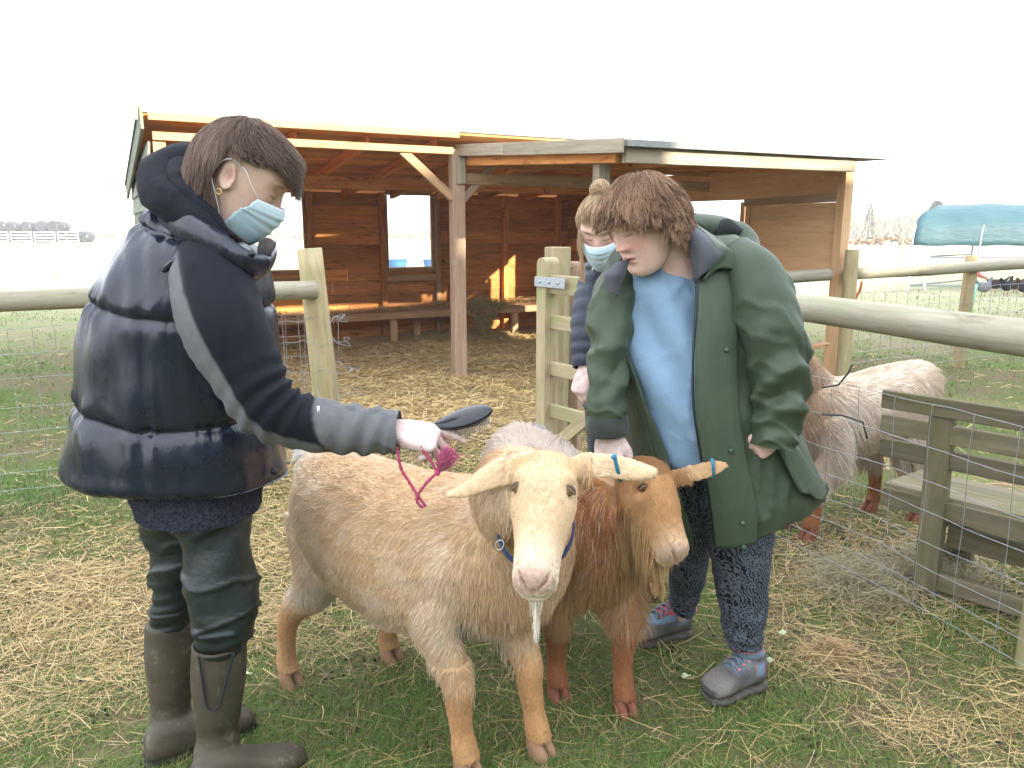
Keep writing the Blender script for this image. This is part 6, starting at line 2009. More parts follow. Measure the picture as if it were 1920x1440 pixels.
l2 = [ring(1215, 810, 1400, 812, 2.24, 0.15), ring(1225, 900, 1375, 900, 2.30, 0.14), ring(1238, 970, 1340, 970, 2.36, 0.12), ring(1246, 1030, 1328, 1030, 2.42, 0.10), ring(1252, 1080, 1320, 1080, 2.46, 0.085), ring(1256, 1118, 1308, 1120, 2.49, 0.06), ring(1260, 1146, 1300, 1148, 2.50, 0.045)]
obj('legging', to_mesh('legging', loft(l2, n=60, sub=10, cap=False, disp=lgd(181))), LEGG, coat_person)
# ---- hiking shoes
shoe(coat_person, gp(1428, 1282), gp(1322, 1316), px(1397, 1207, 2.20), 1.05)
shoe(coat_person, gp(1292, 1186), gp(1180, 1210), px(1280, 1142, 2.51), 1.0)
# ---- hair: short and wavy
gdn = hg.M @ np.array([0, 0, -1.0])
def roots_g(x, ay, z, y):
    hl = np.interp(x, [-0.11, -0.06, -0.04, 0.0, 0.03, 0.06, 0.085, 0.11], [-0.070, -0.070, -0.05, 0.005, 0.030, 0.045, 0.060, 0.07])
    return z > hl
def flow_g(cur, root):
    g = np.tile(gdn, (len(cur), 1))
    crown = np.array([-0.045, 0.0, 0.12])
    rad = cur - crown
    rad[:, 2] *= 0.6
    rad = norm_(rad)
    return 0.75 * rad + 0.45 * g + np.array([0.0, 0, -0.15])
def len_g(P):
    return np.where(P[:, 0] > 0.045, 0.038, np.where(P[:, 2] > 0.06, 0.075, np.where(P[:, 0] > 0.015, 0.034, 0.060)))
H_, rt = hair_wrap(hg, 28000, roots_g, flow_g, len_g, 15, 11, 0.004, 0.35, 8, thick=0.014, jit=0.09, clump=0.6, per=40)
rs = np.random.RandomState(4)
lock = wob(rt * 1.0, 60, 191, 2)
ct_ = lerp(np.tile((0.15, 0.080, 0.046), (len(H_), 1)), (0.50, 0.32, 0.20), np.clip(rs.rand(len(H_)) ** 1.8 * 0.8 + 0.3 * lock, 0, 1))
curves_obj('hair', H_, np.array([0.00045] * 9 + [0.0004, 0.0002]), ct_, mat_hair, coat_person)

# ================================================================== person behind, mostly hidden
back_person = thing('person', 'masked person in a quilted navy jacket standing behind the green coat', 'person', V((0.40, 2.95, 0)))
hb = Head(px(1128, 432, 2.78), (-0.22, -0.82, -0.52), (-0.1, -0.3, 0.95), 0.98)
d_b, n_b = V((-0.25, -0.2, -0.9)), V((-0.7, -0.6, 0.1))
w_b = px(1098, 690, 2.72)
hbp, _ = hand_parts(w_b, d_b, n_b, True, [(30, 30, 20), (35, 40, 20), (40, 40, 20), (40, 40, 20)], (30, 20, 10), 0.95)
hbi, _ = hand_parts(w_b, d_b, n_b, True, [(30, 30, 20), (35, 40, 20), (40, 40, 20), (40, 40, 20)], (30, 20, 10), 0.82)
YB = 2.95
bp = [tube([hb.W(-0.02, 0, -0.03), hb.W(-0.035, 0, -0.09), px(1150, 505, 2.90), px(1160, 560, 2.95)], [0.05, 0.052, 0.06, 0.08], n=16, sub=3),
      loft([ring(1110, 510, 1210, 510, YB, 0.08), ring(1100, 600, 1235, 600, YB, 0.10), ring(1130, 740, 1220, 740, YB, 0.08), ring(1140, 820, 1220, 820, YB, 0.07)], n=20, sub=3),
      tube([px(1120, 540, 2.9), px(1108, 600, 2.82), px(1102, 660, 2.75), w_b], [0.045, 0.042, 0.036, 0.025], n=12, sub=3),
      tube([px(1235, 540, 2.9), px(1255, 600, 2.85), px(1250, 700, 2.8)], [0.045, 0.042, 0.03], n=12, sub=3)]
for xo in (1140, 1215):
    bp.append(tube([px(xo, 810, YB), V((px(xo, 900, YB).x, YB, 0.45)), V((px(xo, 900, YB).x, YB, 0.06))], [0.085, 0.06, 0.045], n=12, sub=3))
body_mesh(back_person, hb, bp + hbi, SK, 0.006, scalp=(0.30, 0.20, 0.12), hairline=lambda x, ay, z: np.maximum(sstep(0.055, 0.07, z), sstep(0.0, -0.02, x) * sstep(-0.05, -0.03, z)), blush_f=0.6)
glove_obj(back_person, hbp)
NAVY = cloth('navy_quilt', (0.024, 0.034, 0.055), (0.015, 0.021, 0.036), 16, 0.55, 0.2, 300, 0.1, 0.4)
def nav_d(P, tt, th):
    return 0.010 * np.abs(np.sin(tt * 34)) + folds(P, tt, th, 0.004, 201, 18)
br_ = [ring(1108, 478, 1225, 470, YB, 0.09), ring(1094, 510, 1245, 505, YB, 0.13), ring(1088, 580, 1255, 575, YB, 0.155), ring(1087, 650, 1260, 650, YB, 0.16), ring(1094, 720, 1265, 720, YB, 0.165), ring(1098, 765, 1265, 765, YB, 0.165)]
cm = lofto(br_, [-78, -82, -86, -88, -90, -92], [212, 215, 222, 222, 226, 226], n=90, sub=12, disp=nav_d)
solid(obj('jacket', mesh_np('jacket', cm[0], cm[1][0]), NAVY, back_person), 0.012, -1)
obj('sleeve', to_mesh('sleeve', tube([px(1118, 525, 2.90), px(1106, 580, 2.83), px(1100, 640, 2.77), px(1098, 690, 2.735)], [0.06, 0.062, 0.056, 0.045], n=40, sub=14, cap=False, disp=lambda P, tt, th: 0.006 * np.abs(np.sin(tt * 22)))), NAVY, back_person)
ZIP = plain('zip_tape', (0.45, 0.45, 0.47), 0.5, 0.4, 0.3)
zp = [br_[k][0] + br_[k][1] * math.cos(R(a)) * 1.01 + br_[k][2] * math.sin(R(a)) * 1.06 for k, a in enumerate((-148, -145, -138, -138, -134, -134))]
obj('zip', to_mesh('zip', tube(zp, 0.004, n=6, sub=6)), ZIP, back_person)
HOODIE, nt, b = newmat('printed_hoodie', 0.9, 0.15)
v = coords(nt, (1, 1, 1), rnd=False)
w2 = nd(nt, 'ShaderNodeTexWave', wave_type='RINGS')
w2.inputs['Scale'].default_value = 9; w2.inputs['Distortion'].default_value = 7; w2.inputs['Detail'].default_value = 1
nt.links.new(v, w2.inputs['Vector'])
pr = ramp(nt, w2.outputs['Fac'], [(0.52, (0.55, 0.53, 0.52)), (0.58, (0.02, 0.02, 0.025))])
sx = nd(nt, 'ShaderNodeSeparateXYZ'); nt.links.new(v, sx.inputs[0])
zlo, zhi = px(1130, 655, 2.8).z, px(1130, 555, 2.8).z
band_ = ramp(nt, sx.outputs['Z'], [(0, (0, 0, 0)), (1, (0, 0, 0))])
mrg = nd(nt, 'ShaderNodeMapRange'); mrg.inputs['From Min'].default_value = zlo; mrg.inputs['From Max'].default_value = zhi
nt.links.new(sx.outputs['Z'], mrg.inputs['Value'])
bz = ramp(nt, mrg.outputs[0], [(0.0, (0, 0, 0)), (0.02, (1, 1, 1)), (0.98, (1, 1, 1)), (1.0, (0, 0, 0))])
nt.links.new(mixc(nt, bz, (0.55, 0.53, 0.52), pr), b.inputs['Base Color'])
hr_ = [ring(1120, 490, 1215, 485, YB, 0.075), ring(1105, 520, 1235, 515, YB, 0.115), ring(1100, 600, 1245, 595, YB, 0.14), ring(1104, 700, 1250, 700, YB, 0.15), ring(1108, 785, 1255, 785, YB, 0.15)]
obj('hoodie', to_mesh('hoodie', loft(hr_, n=60, sub=8, cap=False, disp=lambda P, tt, th: folds(P, tt, th, 0.004, 211, 16))), HOODIE, back_person)
JEAN = cloth('dark_jeans', (0.03, 0.035, 0.05), None, 30)
for xo in (1140, 1215):
    x0 = px(xo, 900, YB).x
    zt = px(xo, 740, YB).z
    obj('trouser_leg', to_mesh('trouser_leg', loft([(V((x0, YB, zt)), V((0.10, 0, 0)), V((0, 0.12, 0))), (V((x0, YB, 0.45)), V((0.08, 0, 0)), V((0, 0.085, 0))), (V((x0, YB, 0.08)), V((0.06, 0, 0)), V((0, 0.065, 0)))], n=40, sub=10, cap=False, disp=lambda P, tt, th: folds(P, tt, th, 0.006, 221, 16))), JEAN, back_person)
    rb = loft([(V((x0, YB + 0.07, 0.05)), V((0.03, 0, 0)), V((0, 0, 0.045))), (V((x0, YB + 0.03, 0.06)), V((0.045, 0, 0)), V((0, 0, 0.055))), (V((x0, YB - 0.08, 0.05)), V((0.047, 0, 0)), V((0, 0, 0.045))), (V((x0, YB - 0.16, 0.035)), V((0.04, 0, 0)), V((0, 0, 0.03))), (V((x0, YB - 0.19, 0.03)), V((0.015, 0, 0)), V((0, 0, 0.012)))], n=20, sub=4)
    obj('boot', to_mesh('boot', rb), BOOT, back_person)
face_mask(hb, back_person)
gdb = hb.M @ np.array([0, 0, -1.0])
def roots_b(x, ay, z, y):
    hl = np.interp(x, [-0.11, -0.04, 0.0, 0.03, 0.06, 0.085, 0.11], [-0.06, -0.03, 0.0, 0.03, 0.05, 0.066, 0.075])
    return z > hl
def flow_b(cur, root):
    bun = np.array([-0.06, 0.0, 0.13])
    return norm_(bun - cur) + np.array([0, 0, 0.0])
H_, rt = hair_wrap(hb, 6000, roots_b, flow_b, lambda P: 0.35 * np.linalg.norm(P - np.array([-0.06, 0, 0.13]), axis=1) + 0.03, 25, 8, 0.004, 0.3, 8, thick=0.010, jit=0.15)
ct_ = lerp(np.tile((0.20, 0.13, 0.075), (len(H_), 1)), (0.55, 0.40, 0.24), rs.rand(len(H_)) ** 1.6)
curves_obj('hair', H_, np.array([0.0008] * 7 + [0.0003]), ct_, mat_hair, back_person)
# bun
nb_ = 2500
bc = np.array(list(hb.W(-0.045, 0.0, 0.135)))
d0 = norm_(rs.normal(size=(nb_, 3)))
ax_ = norm_(rs.normal(size=(nb_, 3)))
tg_ = norm_(np.cross(d0, ax_))
an = np.linspace(0, 1.5, 7)
rr_ = 0.026 + 0.012 * rs.rand(nb_)
bt_ = bc + (d0[:, None, :] * np.cos(an)[None, :, None] + tg_[:, None, :] * np.sin(an)[None, :, None]) * rr_[:, None, None]
curves_obj('hair_bun', bt_, np.array([0.0009] * 6 + [0.0004]), lerp(np.tile((0.20, 0.13, 0.075), (nb_, 1)), (0.48, 0.35, 0.21), rs.rand(nb_)), mat_hair, back_person)
# loose strands by the face
n_ = 40
s0 = np.array([list(hb.W(0.055, -0.068, 0.03))]) + 0.003 * rs.normal(size=(n_, 3))
s_ = np.linspace(0, 1, 8)
ls = s0[:, None, :] + np.array([0.012, -0.03, -0.17])[None, None, :] * s_[None, :, None] + 0.006 * np.sin(s_ * 6)[None, :, None] * rs.normal(size=(n_, 1, 3))
curves_obj('loose_hair', ls, np.array([0.0007] * 8), np.tile((0.40, 0.28, 0.17), (n_, 1)), mat_hair, back_person)
# ================================================================== grass, straw and hay
mat_blade, nt, b = newmat('grass_blade', 0.6, 0.3)
a_ = nd(nt, 'ShaderNodeAttribute', attribute_name='tint')
nt.links.new(a_.outputs['Color'], b.inputs['Base Color'])
b.inputs['Subsurface Weight'].default_value = 0.0
mat_straw, nt, b = newmat('straw_stalk', 0.55, 0.35)
a_ = nd(nt, 'ShaderNodeAttribute', attribute_name='tint')
nt.links.new(a_.outputs['Color'], b.inputs['Base Color'])
rg = np.random.RandomState(42)
def ground_px(n, x0, x1, y0, y1):
    x = x0 + (x1 - x0) * rg.rand(n)
    y = y0 + (y1 - y0) * rg.rand(n)
    a = (x - CX) / FPX
    b_ = (CY - y) / FPX
    dz = -st + b_ * ct
    dy = ct + b_ * st
    k = -CAMH / dz
    return a * k, dy * k
STRAW_BLOBS = [(gp(150, 1120), 0.42, 1.0), (gp(330, 1040), 0.35, 0.9), (gp(60, 1000), 0.35, 0.6), (gp(90, 1270), 0.30, 0.55), (gp(250, 1200), 0.3, 0.8), (gp(480, 1150), 0.3, 0.9), (gp(560, 1030), 0.55, 1.0), (gp(700, 930), 0.8, 1.0), (gp(820, 800), 1.2, 1.0), (gp(700, 1150), 0.25, 0.6),
               (gp(1600, 1110), 0.28, 0.75), (gp(1700, 1040), 0.35, 0.8), (gp(1560, 1225), 0.13, 0.9), (gp(1850, 1150), 0.3, 0.6), (gp(1880, 1330), 0.2, 0.5), (gp(1730, 1360), 0.12, 0.5), (gp(1500, 1180), 0.2, 0.4)]
def straw_d(x, y):
    d = np.full(x.shape, 0.075)
    for c, r, w in STRAW_BLOBS:
        d = np.maximum(d, w * np.exp(-((x - c.x) ** 2 + (y - c.y) ** 2) / (2 * r * r)))
    rx, ry = x - C0.x, y - C0.y
    s_ = rx * US.x + ry * US.y
    dd = rx * VS.x + ry * VS.y
    ins = sstep(-0.3, 0.1, s_) * sstep(LU + 0.1, LU - 0.3, s_) * sstep(-2.6, -0.4, dd) * (dd < SD)
    d = np.maximum(d, ins)
    P = np.stack([x, y, np.zeros_like(x)], -1)
    n_ = 0.5 + 0.5 * wob(P, 5.5, 77, 3)
    return np.clip(d * (0.45 + 1.0 * n_), 0, 1), ins
# straw bedding that fills the shed floor and its forecourt
bx = np.linspace(-0.4, LU + 0.1, 130); bd_ = np.linspace(-2.4, SD - 0.02, 110)
BS, BD = np.meshgrid(bx, bd_)
BX = C0.x + US.x * BS + VS.x * BD; BY = C0.y + US.y * BS + VS.y * BD
ed = sstep(-0.4, 0.3, BS) * sstep(LU + 0.1, LU - 0.4, BS) * sstep(-2.4, -0.9, BD)
Pn = np.stack([BX, BY, np.zeros_like(BX)], -1)
def bed_h(x, y, e):
    P = np.stack([x, y, np.zeros_like(x)], -1)
    return gh(x, y) - 0.02 + e * (0.045 + 0.022 * wob(P, 4.5, 88, 3) + 0.012 * wob(P, 22, 89, 2))
BZ = bed_h(BX, BY, ed) + 0.05 * sstep(SD - 0.9, SD - 0.3, BD) * ed
mat_bed, nt, b = newmat('trampled_straw', 0.9, 0.15)
v = coords(nt, (1, 1, 1), rnd=False)
nA = noise(nt, v, 3.0, 6, 0.65)
nB = noise(nt, coords(nt, (1, 3.5, 1), rnd=False), 60, 4, 0.7, 1.5)
c = ramp(nt, nB, [(0.25, (0.26, 0.18, 0.085)), (0.75, (0.74, 0.57, 0.30))])
nt.links.new(mixc(nt, nA, c, (0.42, 0.31, 0.16)), b.inputs['Base Color'])
bump(nt, b, nB, 0.8, 0.02)
bed = obj('straw_bedding', mesh_np('straw_bedding', np.stack([BX, BY, BZ], -1).reshape(-1, 3), grid_faces(110, 130, False)), mat_bed)
bed['kind'] = 'stuff'; bed['label'] = 'trampled golden straw bedding across the shed floor'; bed['category'] = 'straw'

def stalks(x, y, z, length, width, tint, tilt, name, mat, droop=0.0):
    """flat bent stalks, two quads each (as 4 triangles)"""
    n = len(x)
    az = rg.rand(n) * 2 * math.pi
    D = np.stack([np.cos(az), np.sin(az), np.zeros(n)], -1)
    S = np.stack([-np.sin(az), np.cos(az), np.zeros(n)], -1)
    D = norm_(D + np.array([0, 0, 1.0]) * (tilt * rg.normal(size=n))[:, None])
    roll = (rg.rand(n) - 0.5) * 1.6
    W = S * np.cos(roll)[:, None] + np.cross(D, S) * np.sin(roll)[:, None]
    c = np.stack([x, y, z], -1)
    bend = (rg.rand(n, 3) - 0.5) * np.array([1, 1, 0.5]) * (length * 0.22)[:, None]
    a = c - D * (length / 2)[:, None]
    e = c + D * (length / 2)[:, None]
    e[:, 2] -= droop * length
    mdl = c + bend
    lo = gh(a[:, 0], a[:, 1]) + 0.001
    a[:, 2] = np.maximum(a[:, 2], lo)
    e[:, 2] = np.maximum(e[:, 2], gh(e[:, 0], e[:, 1]) + 0.001)
    mdl[:, 2] = np.maximum(mdl[:, 2], gh(mdl[:, 0], mdl[:, 1]) + 0.002)
    hw = (width / 2)[:, None]
    Vt = np.stack([a - W * hw, a + W * hw, mdl - W * hw, mdl + W * hw, e - W * hw * 0.7, e + W * hw * 0.7], 1).reshape(-1, 3)
    base = np.arange(n)[:, None, None] * 6
    F = (base + np.array([[0, 1, 3, 2], [2, 3, 5, 4]])[None]).reshape(-1, 4)
    me = mesh_np(name, Vt, F, True)
    set_tint(me, np.repeat(tint, 6, 0))
    me.materials.append(mat)
    return me
def straw_tint(n):
    t = lerp(np.tile((0.38, 0.255, 0.095), (n, 1)), (0.66, 0.50, 0.25), rg.rand(n))
    return lerp(t, (0.17, 0.11, 0.055), (rg.rand(n) < 0.25) * 0.8)
# scattered straw over the pen, thick where the photo shows it
x, y = ground_px(400000, -500, 2420, 585, 1640)
d, ins = straw_d(x, y)
keep = rg.rand(len(x)) < d ** 1.15 * (0.65 + 0.35 * sstep(2.0, 4.0, y)) * (y < 11.5)
x, y, ins = x[keep], y[keep], ins[keep]
n_ = len(x)
far = np.clip(y / 2.3, 0.8, 3.5)
ln = (0.025 + 0.16 * rg.rand(n_) ** 2.6) * (1 - 0.3 * ins)
z = gh(x, y) + 0.004 + 0.022 * rg.rand(n_) ** 2
rx, ry = x - C0.x, y - C0.y
e_ = ins
z = np.where(e_ > 0.3, bed_h(x, y, np.ones(n_)) * e_ + z * (1 - e_) + 0.012 + 0.02 * rg.rand(n_), z)
st_o = obj('loose_straw', stalks(x, y, z, ln, 0.0017 * far * (0.6 + 0.8 * rg.rand(n_)), straw_tint(n_), 0.12, 'loose_straw', mat_straw))
st_o['kind'] = 'stuff'; st_o['label'] = 'loose yellow straw scattered over the muddy grass'; st_o['category'] = 'straw'
n_ = 42000
s_ = -0.2 + (LU + 0.2) * rg.rand(n_)
dd_ = -2.3 + (SD + 2.0) * rg.rand(n_) ** 0.8
x = C0.x + US.x * s_ + VS.x * dd_; y = C0.y + US.y * s_ + VS.y * dd_
clp = 0.5 + 0.5 * wob(np.stack([x, y, 0 * x], -1), 3.6, 188, 3)
kp = rg.rand(n_) < np.clip(0.25 + 1.1 * clp, 0, 1) * sstep(-2.4, -1.2, dd_)
x, y, clp, dd_ = x[kp], y[kp], clp[kp], dd_[kp]
n_ = len(x)
e_ = sstep(-2.4, -0.9, dd_)
t = lerp(np.tile((0.44, 0.30, 0.115), (n_, 1)), (0.78, 0.61, 0.32), rg.rand(n_))
bs_o = obj('shed_straw', stalks(x, y, bed_h(x, y, e_) + 0.008 + 0.05 * clp * rg.rand(n_), 0.05 + 0.16 * rg.rand(n_) ** 1.6, 0.0050 * (0.6 + 0.8 * rg.rand(n_)), t, 0.28, 'shed_straw', mat_straw))
bs_o['kind'] = 'stuff'; bs_o['label'] = 'loose golden straw heaped on the shed floor and forecourt'; bs_o['category'] = 'straw'
# grass
def blades(x, y, h, w, tint, name, lean=0.95):
    n = len(x)
    az = rg.rand(n) * 2 * math.pi
    S = np.stack([np.cos(az), np.sin(az), np.zeros(n)], -1)
    L_ = np.stack([np.cos(az + 1.3), np.sin(az + 1.3), np.zeros(n)], -1) * (lean * (0.3 + rg.rand(n)))[:, None]
    p = np.stack([x, y, gh(x, y) - 0.003], -1)
    m = p + (np.array([0, 0, 1.0]) + L_ * 0.45) * (h * 0.55)[:, None]
    t = p + (np.array([0, 0, 1.0]) * (1 - 0.25 * np.linalg.norm(L_, axis=1))[:, None] + L_ * 1.25) * h[:, None]
    hw = (w / 2)[:, None]
    Vt = np.stack([p - S * hw, p + S * hw, m - S * hw * 0.8, m + S * hw * 0.8, t], 1).reshape(-1, 3)
    base = np.arange(n)[:, None, None] * 5
    F = (base + np.array([[0, 1, 2], [1, 3, 2], [2, 3, 4]])[None]).reshape(-1, 3)
    me = mesh_np(name, Vt, F, True)
    set_tint(me, np.repeat(tint, 5, 0))
    me.materials.append(mat_blade)
    return me
x, y = ground_px(420000, -500, 2420, 545, 1640)
d, ins = straw_d(x, y)
P = np.stack([x, y, np.zeros_like(x)], -1)
pat = 0.5 + 0.5 * wob(P, 3.2, 55, 3) + 0.25 * wob(P, 17, 56, 2)
keep = (rg.rand(len(x)) < np.clip((1 - 0.92 * d) * sstep(0.22, 0.66, pat), 0.06, 1)) & (ins < 0.25)
x, y, pat = x[keep], y[keep], pat[keep]
n_ = len(x)
far = np.clip(y / 2.4, 0.8, 6)
tuft = np.exp(-((x - gp(70, 945).x) ** 2 + (y - gp(70, 945).y) ** 2) / (2 * 0.3 ** 2))
h = (0.010 + 0.024 * rg.rand(n_) ** 1.7) * (0.7 + 0.6 * pat) * np.clip(0.8 + 0.1 * y, 1, 1.8) + 0.035 * tuft * rg.rand(n_)
t = lerp(np.tile((0.055, 0.130, 0.018), (n_, 1)), (0.18, 0.29, 0.055), rg.rand(n_))
t = lerp(t, (0.34, 0.28, 0.13), (rg.rand(n_) < 0.14) * 0.85)
t = lerp(t, (0.060, 0.15, 0.022), 0.6 * tuft)
t = lerp(t, (0.15, 0.25, 0.045), 0.55 * sstep(3.5, 6.0, y))
gr = obj('grass', blades(x, y, h, 0.0016 * far * (0.7 + 0.7 * rg.rand(n_)), t, 'grass'))
gr['kind'] = 'stuff'; gr['label'] = 'short green grass trodden between patches of straw'; gr['category'] = 'grass'
# hay heaps
def hay(name, label, c, rx_, ry_, h_, n, tint0, tint1, lmin=0.04, lmax=0.16, hang=False):
    a = rg.normal(size=(n, 2)) * 0.5
    x, y = c.x + a[:, 0] * rx_, c.y + a[:, 1] * ry_
    prof = np.exp(-(a ** 2).sum(1) * 1.2)
    z = c.z + gh(x, y) * (c.z < 0.05) + 0.004 + h_ * prof * rg.rand(n)
    ln = lmin + (lmax - lmin) * rg.rand(n) ** 1.6
    t = lerp(np.tile(tint0, (n, 1)), tint1, rg.rand(n))
    o = obj(name, stalks(x, y, z, ln, 0.0016 * (0.6 + 0.8 * rg.rand(n)) * max(1, c.y / 3), t, 0.35, name, mat_straw))
    o['kind'] = 'stuff'; o['label'] = label; o['category'] = 'hay'
    return o
hay('hay_heap', 'grey green hay heap on the ground by the bench legs', gp(1610, 1095), 0.22, 0.26, 0.10, 3200, (0.22, 0.19, 0.10), (0.46, 0.40, 0.25))
hay('hay_heap', 'pale hay strewn under the slatted bench', gp(1745, 1075), 0.25, 0.3, 0.07, 1800, (0.25, 0.22, 0.12), (0.52, 0.46, 0.30))
hay('hay_tuft', 'brown tuft of dry hay right of the striped leggings', gp(1562, 1222), 0.08, 0.07, 0.04, 500, (0.30, 0.18, 0.08), (0.50, 0.34, 0.17), 0.03, 0.10)
# hay hanging from the shed bench
hb_c = sp(s_at(905, SD - 0.5, 585), SD - 0.50, 0.42)
n_ = 2600
u = rg.rand(n_)
s_ = rg.normal(size=n_) * 0.16
cx_ = hb_c.x + US.x * s_; cy_ = hb_c.y + US.y * s_
drop = rg.rand(n_) ** 0.7 * 0.42 * np.exp(-(s_ / 0.16) ** 2)
isb = rg.rand(n_) < 0.35
out_ = np.where(isb, -0.2 * rg.rand(n_), 0.04 + 0.06 * rg.rand(n_))
x = cx_ - VS.x * out_; y = cy_ - VS.y * out_
z = np.where(isb, 0.42 + 0.09 * rg.rand(n_) * np.exp(-(s_ / 0.2) ** 2), 0.46 - drop)
t = lerp(np.tile((0.30, 0.24, 0.10), (n_, 1)), (0.62, 0.51, 0.26), rg.rand(n_))
hh = obj('hanging_hay', stalks(x, y, z, 0.06 + 0.12 * rg.rand(n_), np.full(n_, 0.0045), t, 1.3, 'hanging_hay', mat_straw))
hh['kind'] = 'stuff'; hh['label'] = 'bundle of hay spilling over the shed bench edge'; hh['category'] = 'hay'
n_ = 2600
s_ = LU * rg.rand(n_)
dd_ = SD - 0.1 - 0.42 * rg.rand(n_)
x = C0.x + US.x * s_ + VS.x * dd_; y = C0.y + US.y * s_ + VS.y * dd_
hh = obj('bench_straw', stalks(x, y, np.full(n_, 0.425) + 0.03 * rg.rand(n_) + 0.06 * sstep(2.9, 3.6, s_) * rg.rand(n_), 0.05 + 0.1 * rg.rand(n_), np.full(n_, 0.005), straw_tint(n_), 0.15, 'bench_straw', mat_straw))
hh['kind'] = 'stuff'; hh['label'] = 'thin layer of straw lying on the shed bench'; hh['category'] = 'straw'
# goat droppings trodden into the pen
dp = []
rd_ = random.Random(21)
for k in range(46):
    cxp, cyp = rd_.uniform(60, 1880), rd_.uniform(900, 1430)
    c0 = gp(cxp, cyp)
    for j in range(rd_.randint(3, 9)):
        q = c0 + V((rd_.gauss(0, 0.03), rd_.gauss(0, 0.03), 0))
        q.z = gz(q.x, q.y) + 0.004
        a_ = rd_.uniform(0, 6.28)
        dv = V((math.cos(a_), math.sin(a_), 0))
        dp.append(ellipsoid(q, (dv * 0.0075, V((-dv.y, dv.x, 0)) * 0.0055, UP * 0.005), 7, 5))
vv, ff = join(dp)
dr = obj('droppings', mesh_np('droppings', vv, ff), plain('dark_dropping', (0.022, 0.016, 0.010), 0.7))
dr['kind'] = 'stuff'; dr['label'] = 'small dark goat droppings scattered on the trodden ground'; dr['category'] = 'droppings'
# pale leaf scraps dropped on the grass
mat_leaf = plain('pale_leaf', (0.52, 0.56, 0.36), 0.6, 0.3, 0, 0.2, 60)
for (xx, yy, lb) in ((1440, 1246, 'pale cabbage leaf scrap beside the hiking shoe heel'), (1465, 1194, 'small pale leaf scrap right of the leggings'), (462, 1272, 'pale green leaf scrap beside the olive boots'), (1285, 1276, 'tiny pale leaf scrap between goat and shoe')):
    q = gp(xx, yy) + UP * 0.018
    rows = []
    for i in range(4):
        rows.append([q + V(((i - 1.5) * 0.010 + 0.002 * j, (j - 1) * 0.009 * (1.4 - abs(i - 1.5) * 0.5), 0.005 * math.sin(i * 2 + j * 1.7 + xx))) for j in range(3)])
    pv, pf_ = patch(rows, 3)
    lo = obj('leaf_scrap', mesh_np('leaf_scrap', pv, pf_[0]), mat_leaf)
    solid(lo, 0.001)
    tag(lo, lb, 'leaf', 'leaf scraps on the grass')
# ================================================================== things beyond the pen
# ---- poly tunnel with a green sheet
MT = plain('galvanised_tube', (0.30, 0.33, 0.34), 0.5, 0.5, 0.4)
SHEET, nt, b = newmat('blue_green_tarpaulin', 0.55, 0.35)
v = coords(nt, (1, 1, 1), rnd=False)
nt.links.new(ramp(nt, noise(nt, v, 2.0, 4), [(0.3, (0.030, 0.085, 0.105)), (0.7, (0.045, 0.115, 0.135))]), b.inputs['Base Color'])
bump(nt, b, noise(nt, coords(nt, (0.6, 1, 3), rnd=False), 3, 4, 0.5, 0.8), 0.4, 0.1)
tun = thing('poly_tunnel', 'poultry run covered by a blue green tarpaulin over curved hoops', 'shelter', V((11.5, 18.8, 0)))
TE = V((0.995, -0.03, 0)).normalized()
def tp(s, a, out=0.0):
    """point on the hoop: a from 0 (near eave) to pi (far eave)"""
    base = V((9.32, 18.3, 1.06)) + TE * s
    across = V((2.7, 2.2, 0))
    return base + across * (0.5 - 0.5 * math.cos(a)) + UP * (0.92 + out) * max(0.0, math.sin(a)) ** 0.7
rows = []
for i in range(13):
    s = 6.2 * i / 12
    rows.append([tp(s + 0.03 * math.sin(k * 2.1 + i), math.pi * k / 12, 0.03 + 0.02 * math.sin(i * 1.9 + k * 0.7)) - UP * (0.02 if k in (0, 12) and i % 2 else 0) for k in range(13)])
tv, tf_ = patch(rows, 3)
solid(obj('tarpaulin', mesh_np('tarpaulin', tv, tf_[0]), SHEET, tun), 0.02)
for i in range(5):
    s = 0.0 + 1.55 * i
    hp_ = [V((tp(s, 0).x, tp(s, 0).y, 0))] + [tp(s, math.pi * k / 14) for k in range(15)] + [V((tp(s, math.pi).x, tp(s, math.pi).y, 0))]
    obj('hoop', to_mesh('hoop', tube(hp_, 0.022, n=8, sub=2)), MT, tun)
for z in (0.78, 0.12):
    a, e = tp(0, 0), tp(6.2, 0)
    obj('side_rail', to_mesh('side_rail', tube([V((a.x, a.y, z)), V((e.x, e.y, z))], 0.018, n=8, sub=1)), MT, tun)
    a, e = tp(0, 0), tp(0, math.pi)
    obj('end_rail', to_mesh('end_rail', tube([V((a.x, a.y, z)), V((e.x, e.y, z))], 0.018, n=8, sub=1)), MT, tun)
paths = []
for k in range(44):
    a = tp(6.2 * k / 43, 0)
    paths.append([V((a.x, a.y, 0.1)), V((a.x, a.y, 1.05))])
for z in np.arange(0.15, 1.05, 0.1):
    paths.append([V((tp(0, 0).x, tp(0, 0).y, z)), V((tp(6.2, 0).x, tp(6.2, 0).y, z))])
wires('wire_mesh', paths, 0.003, MT, tun, 4)
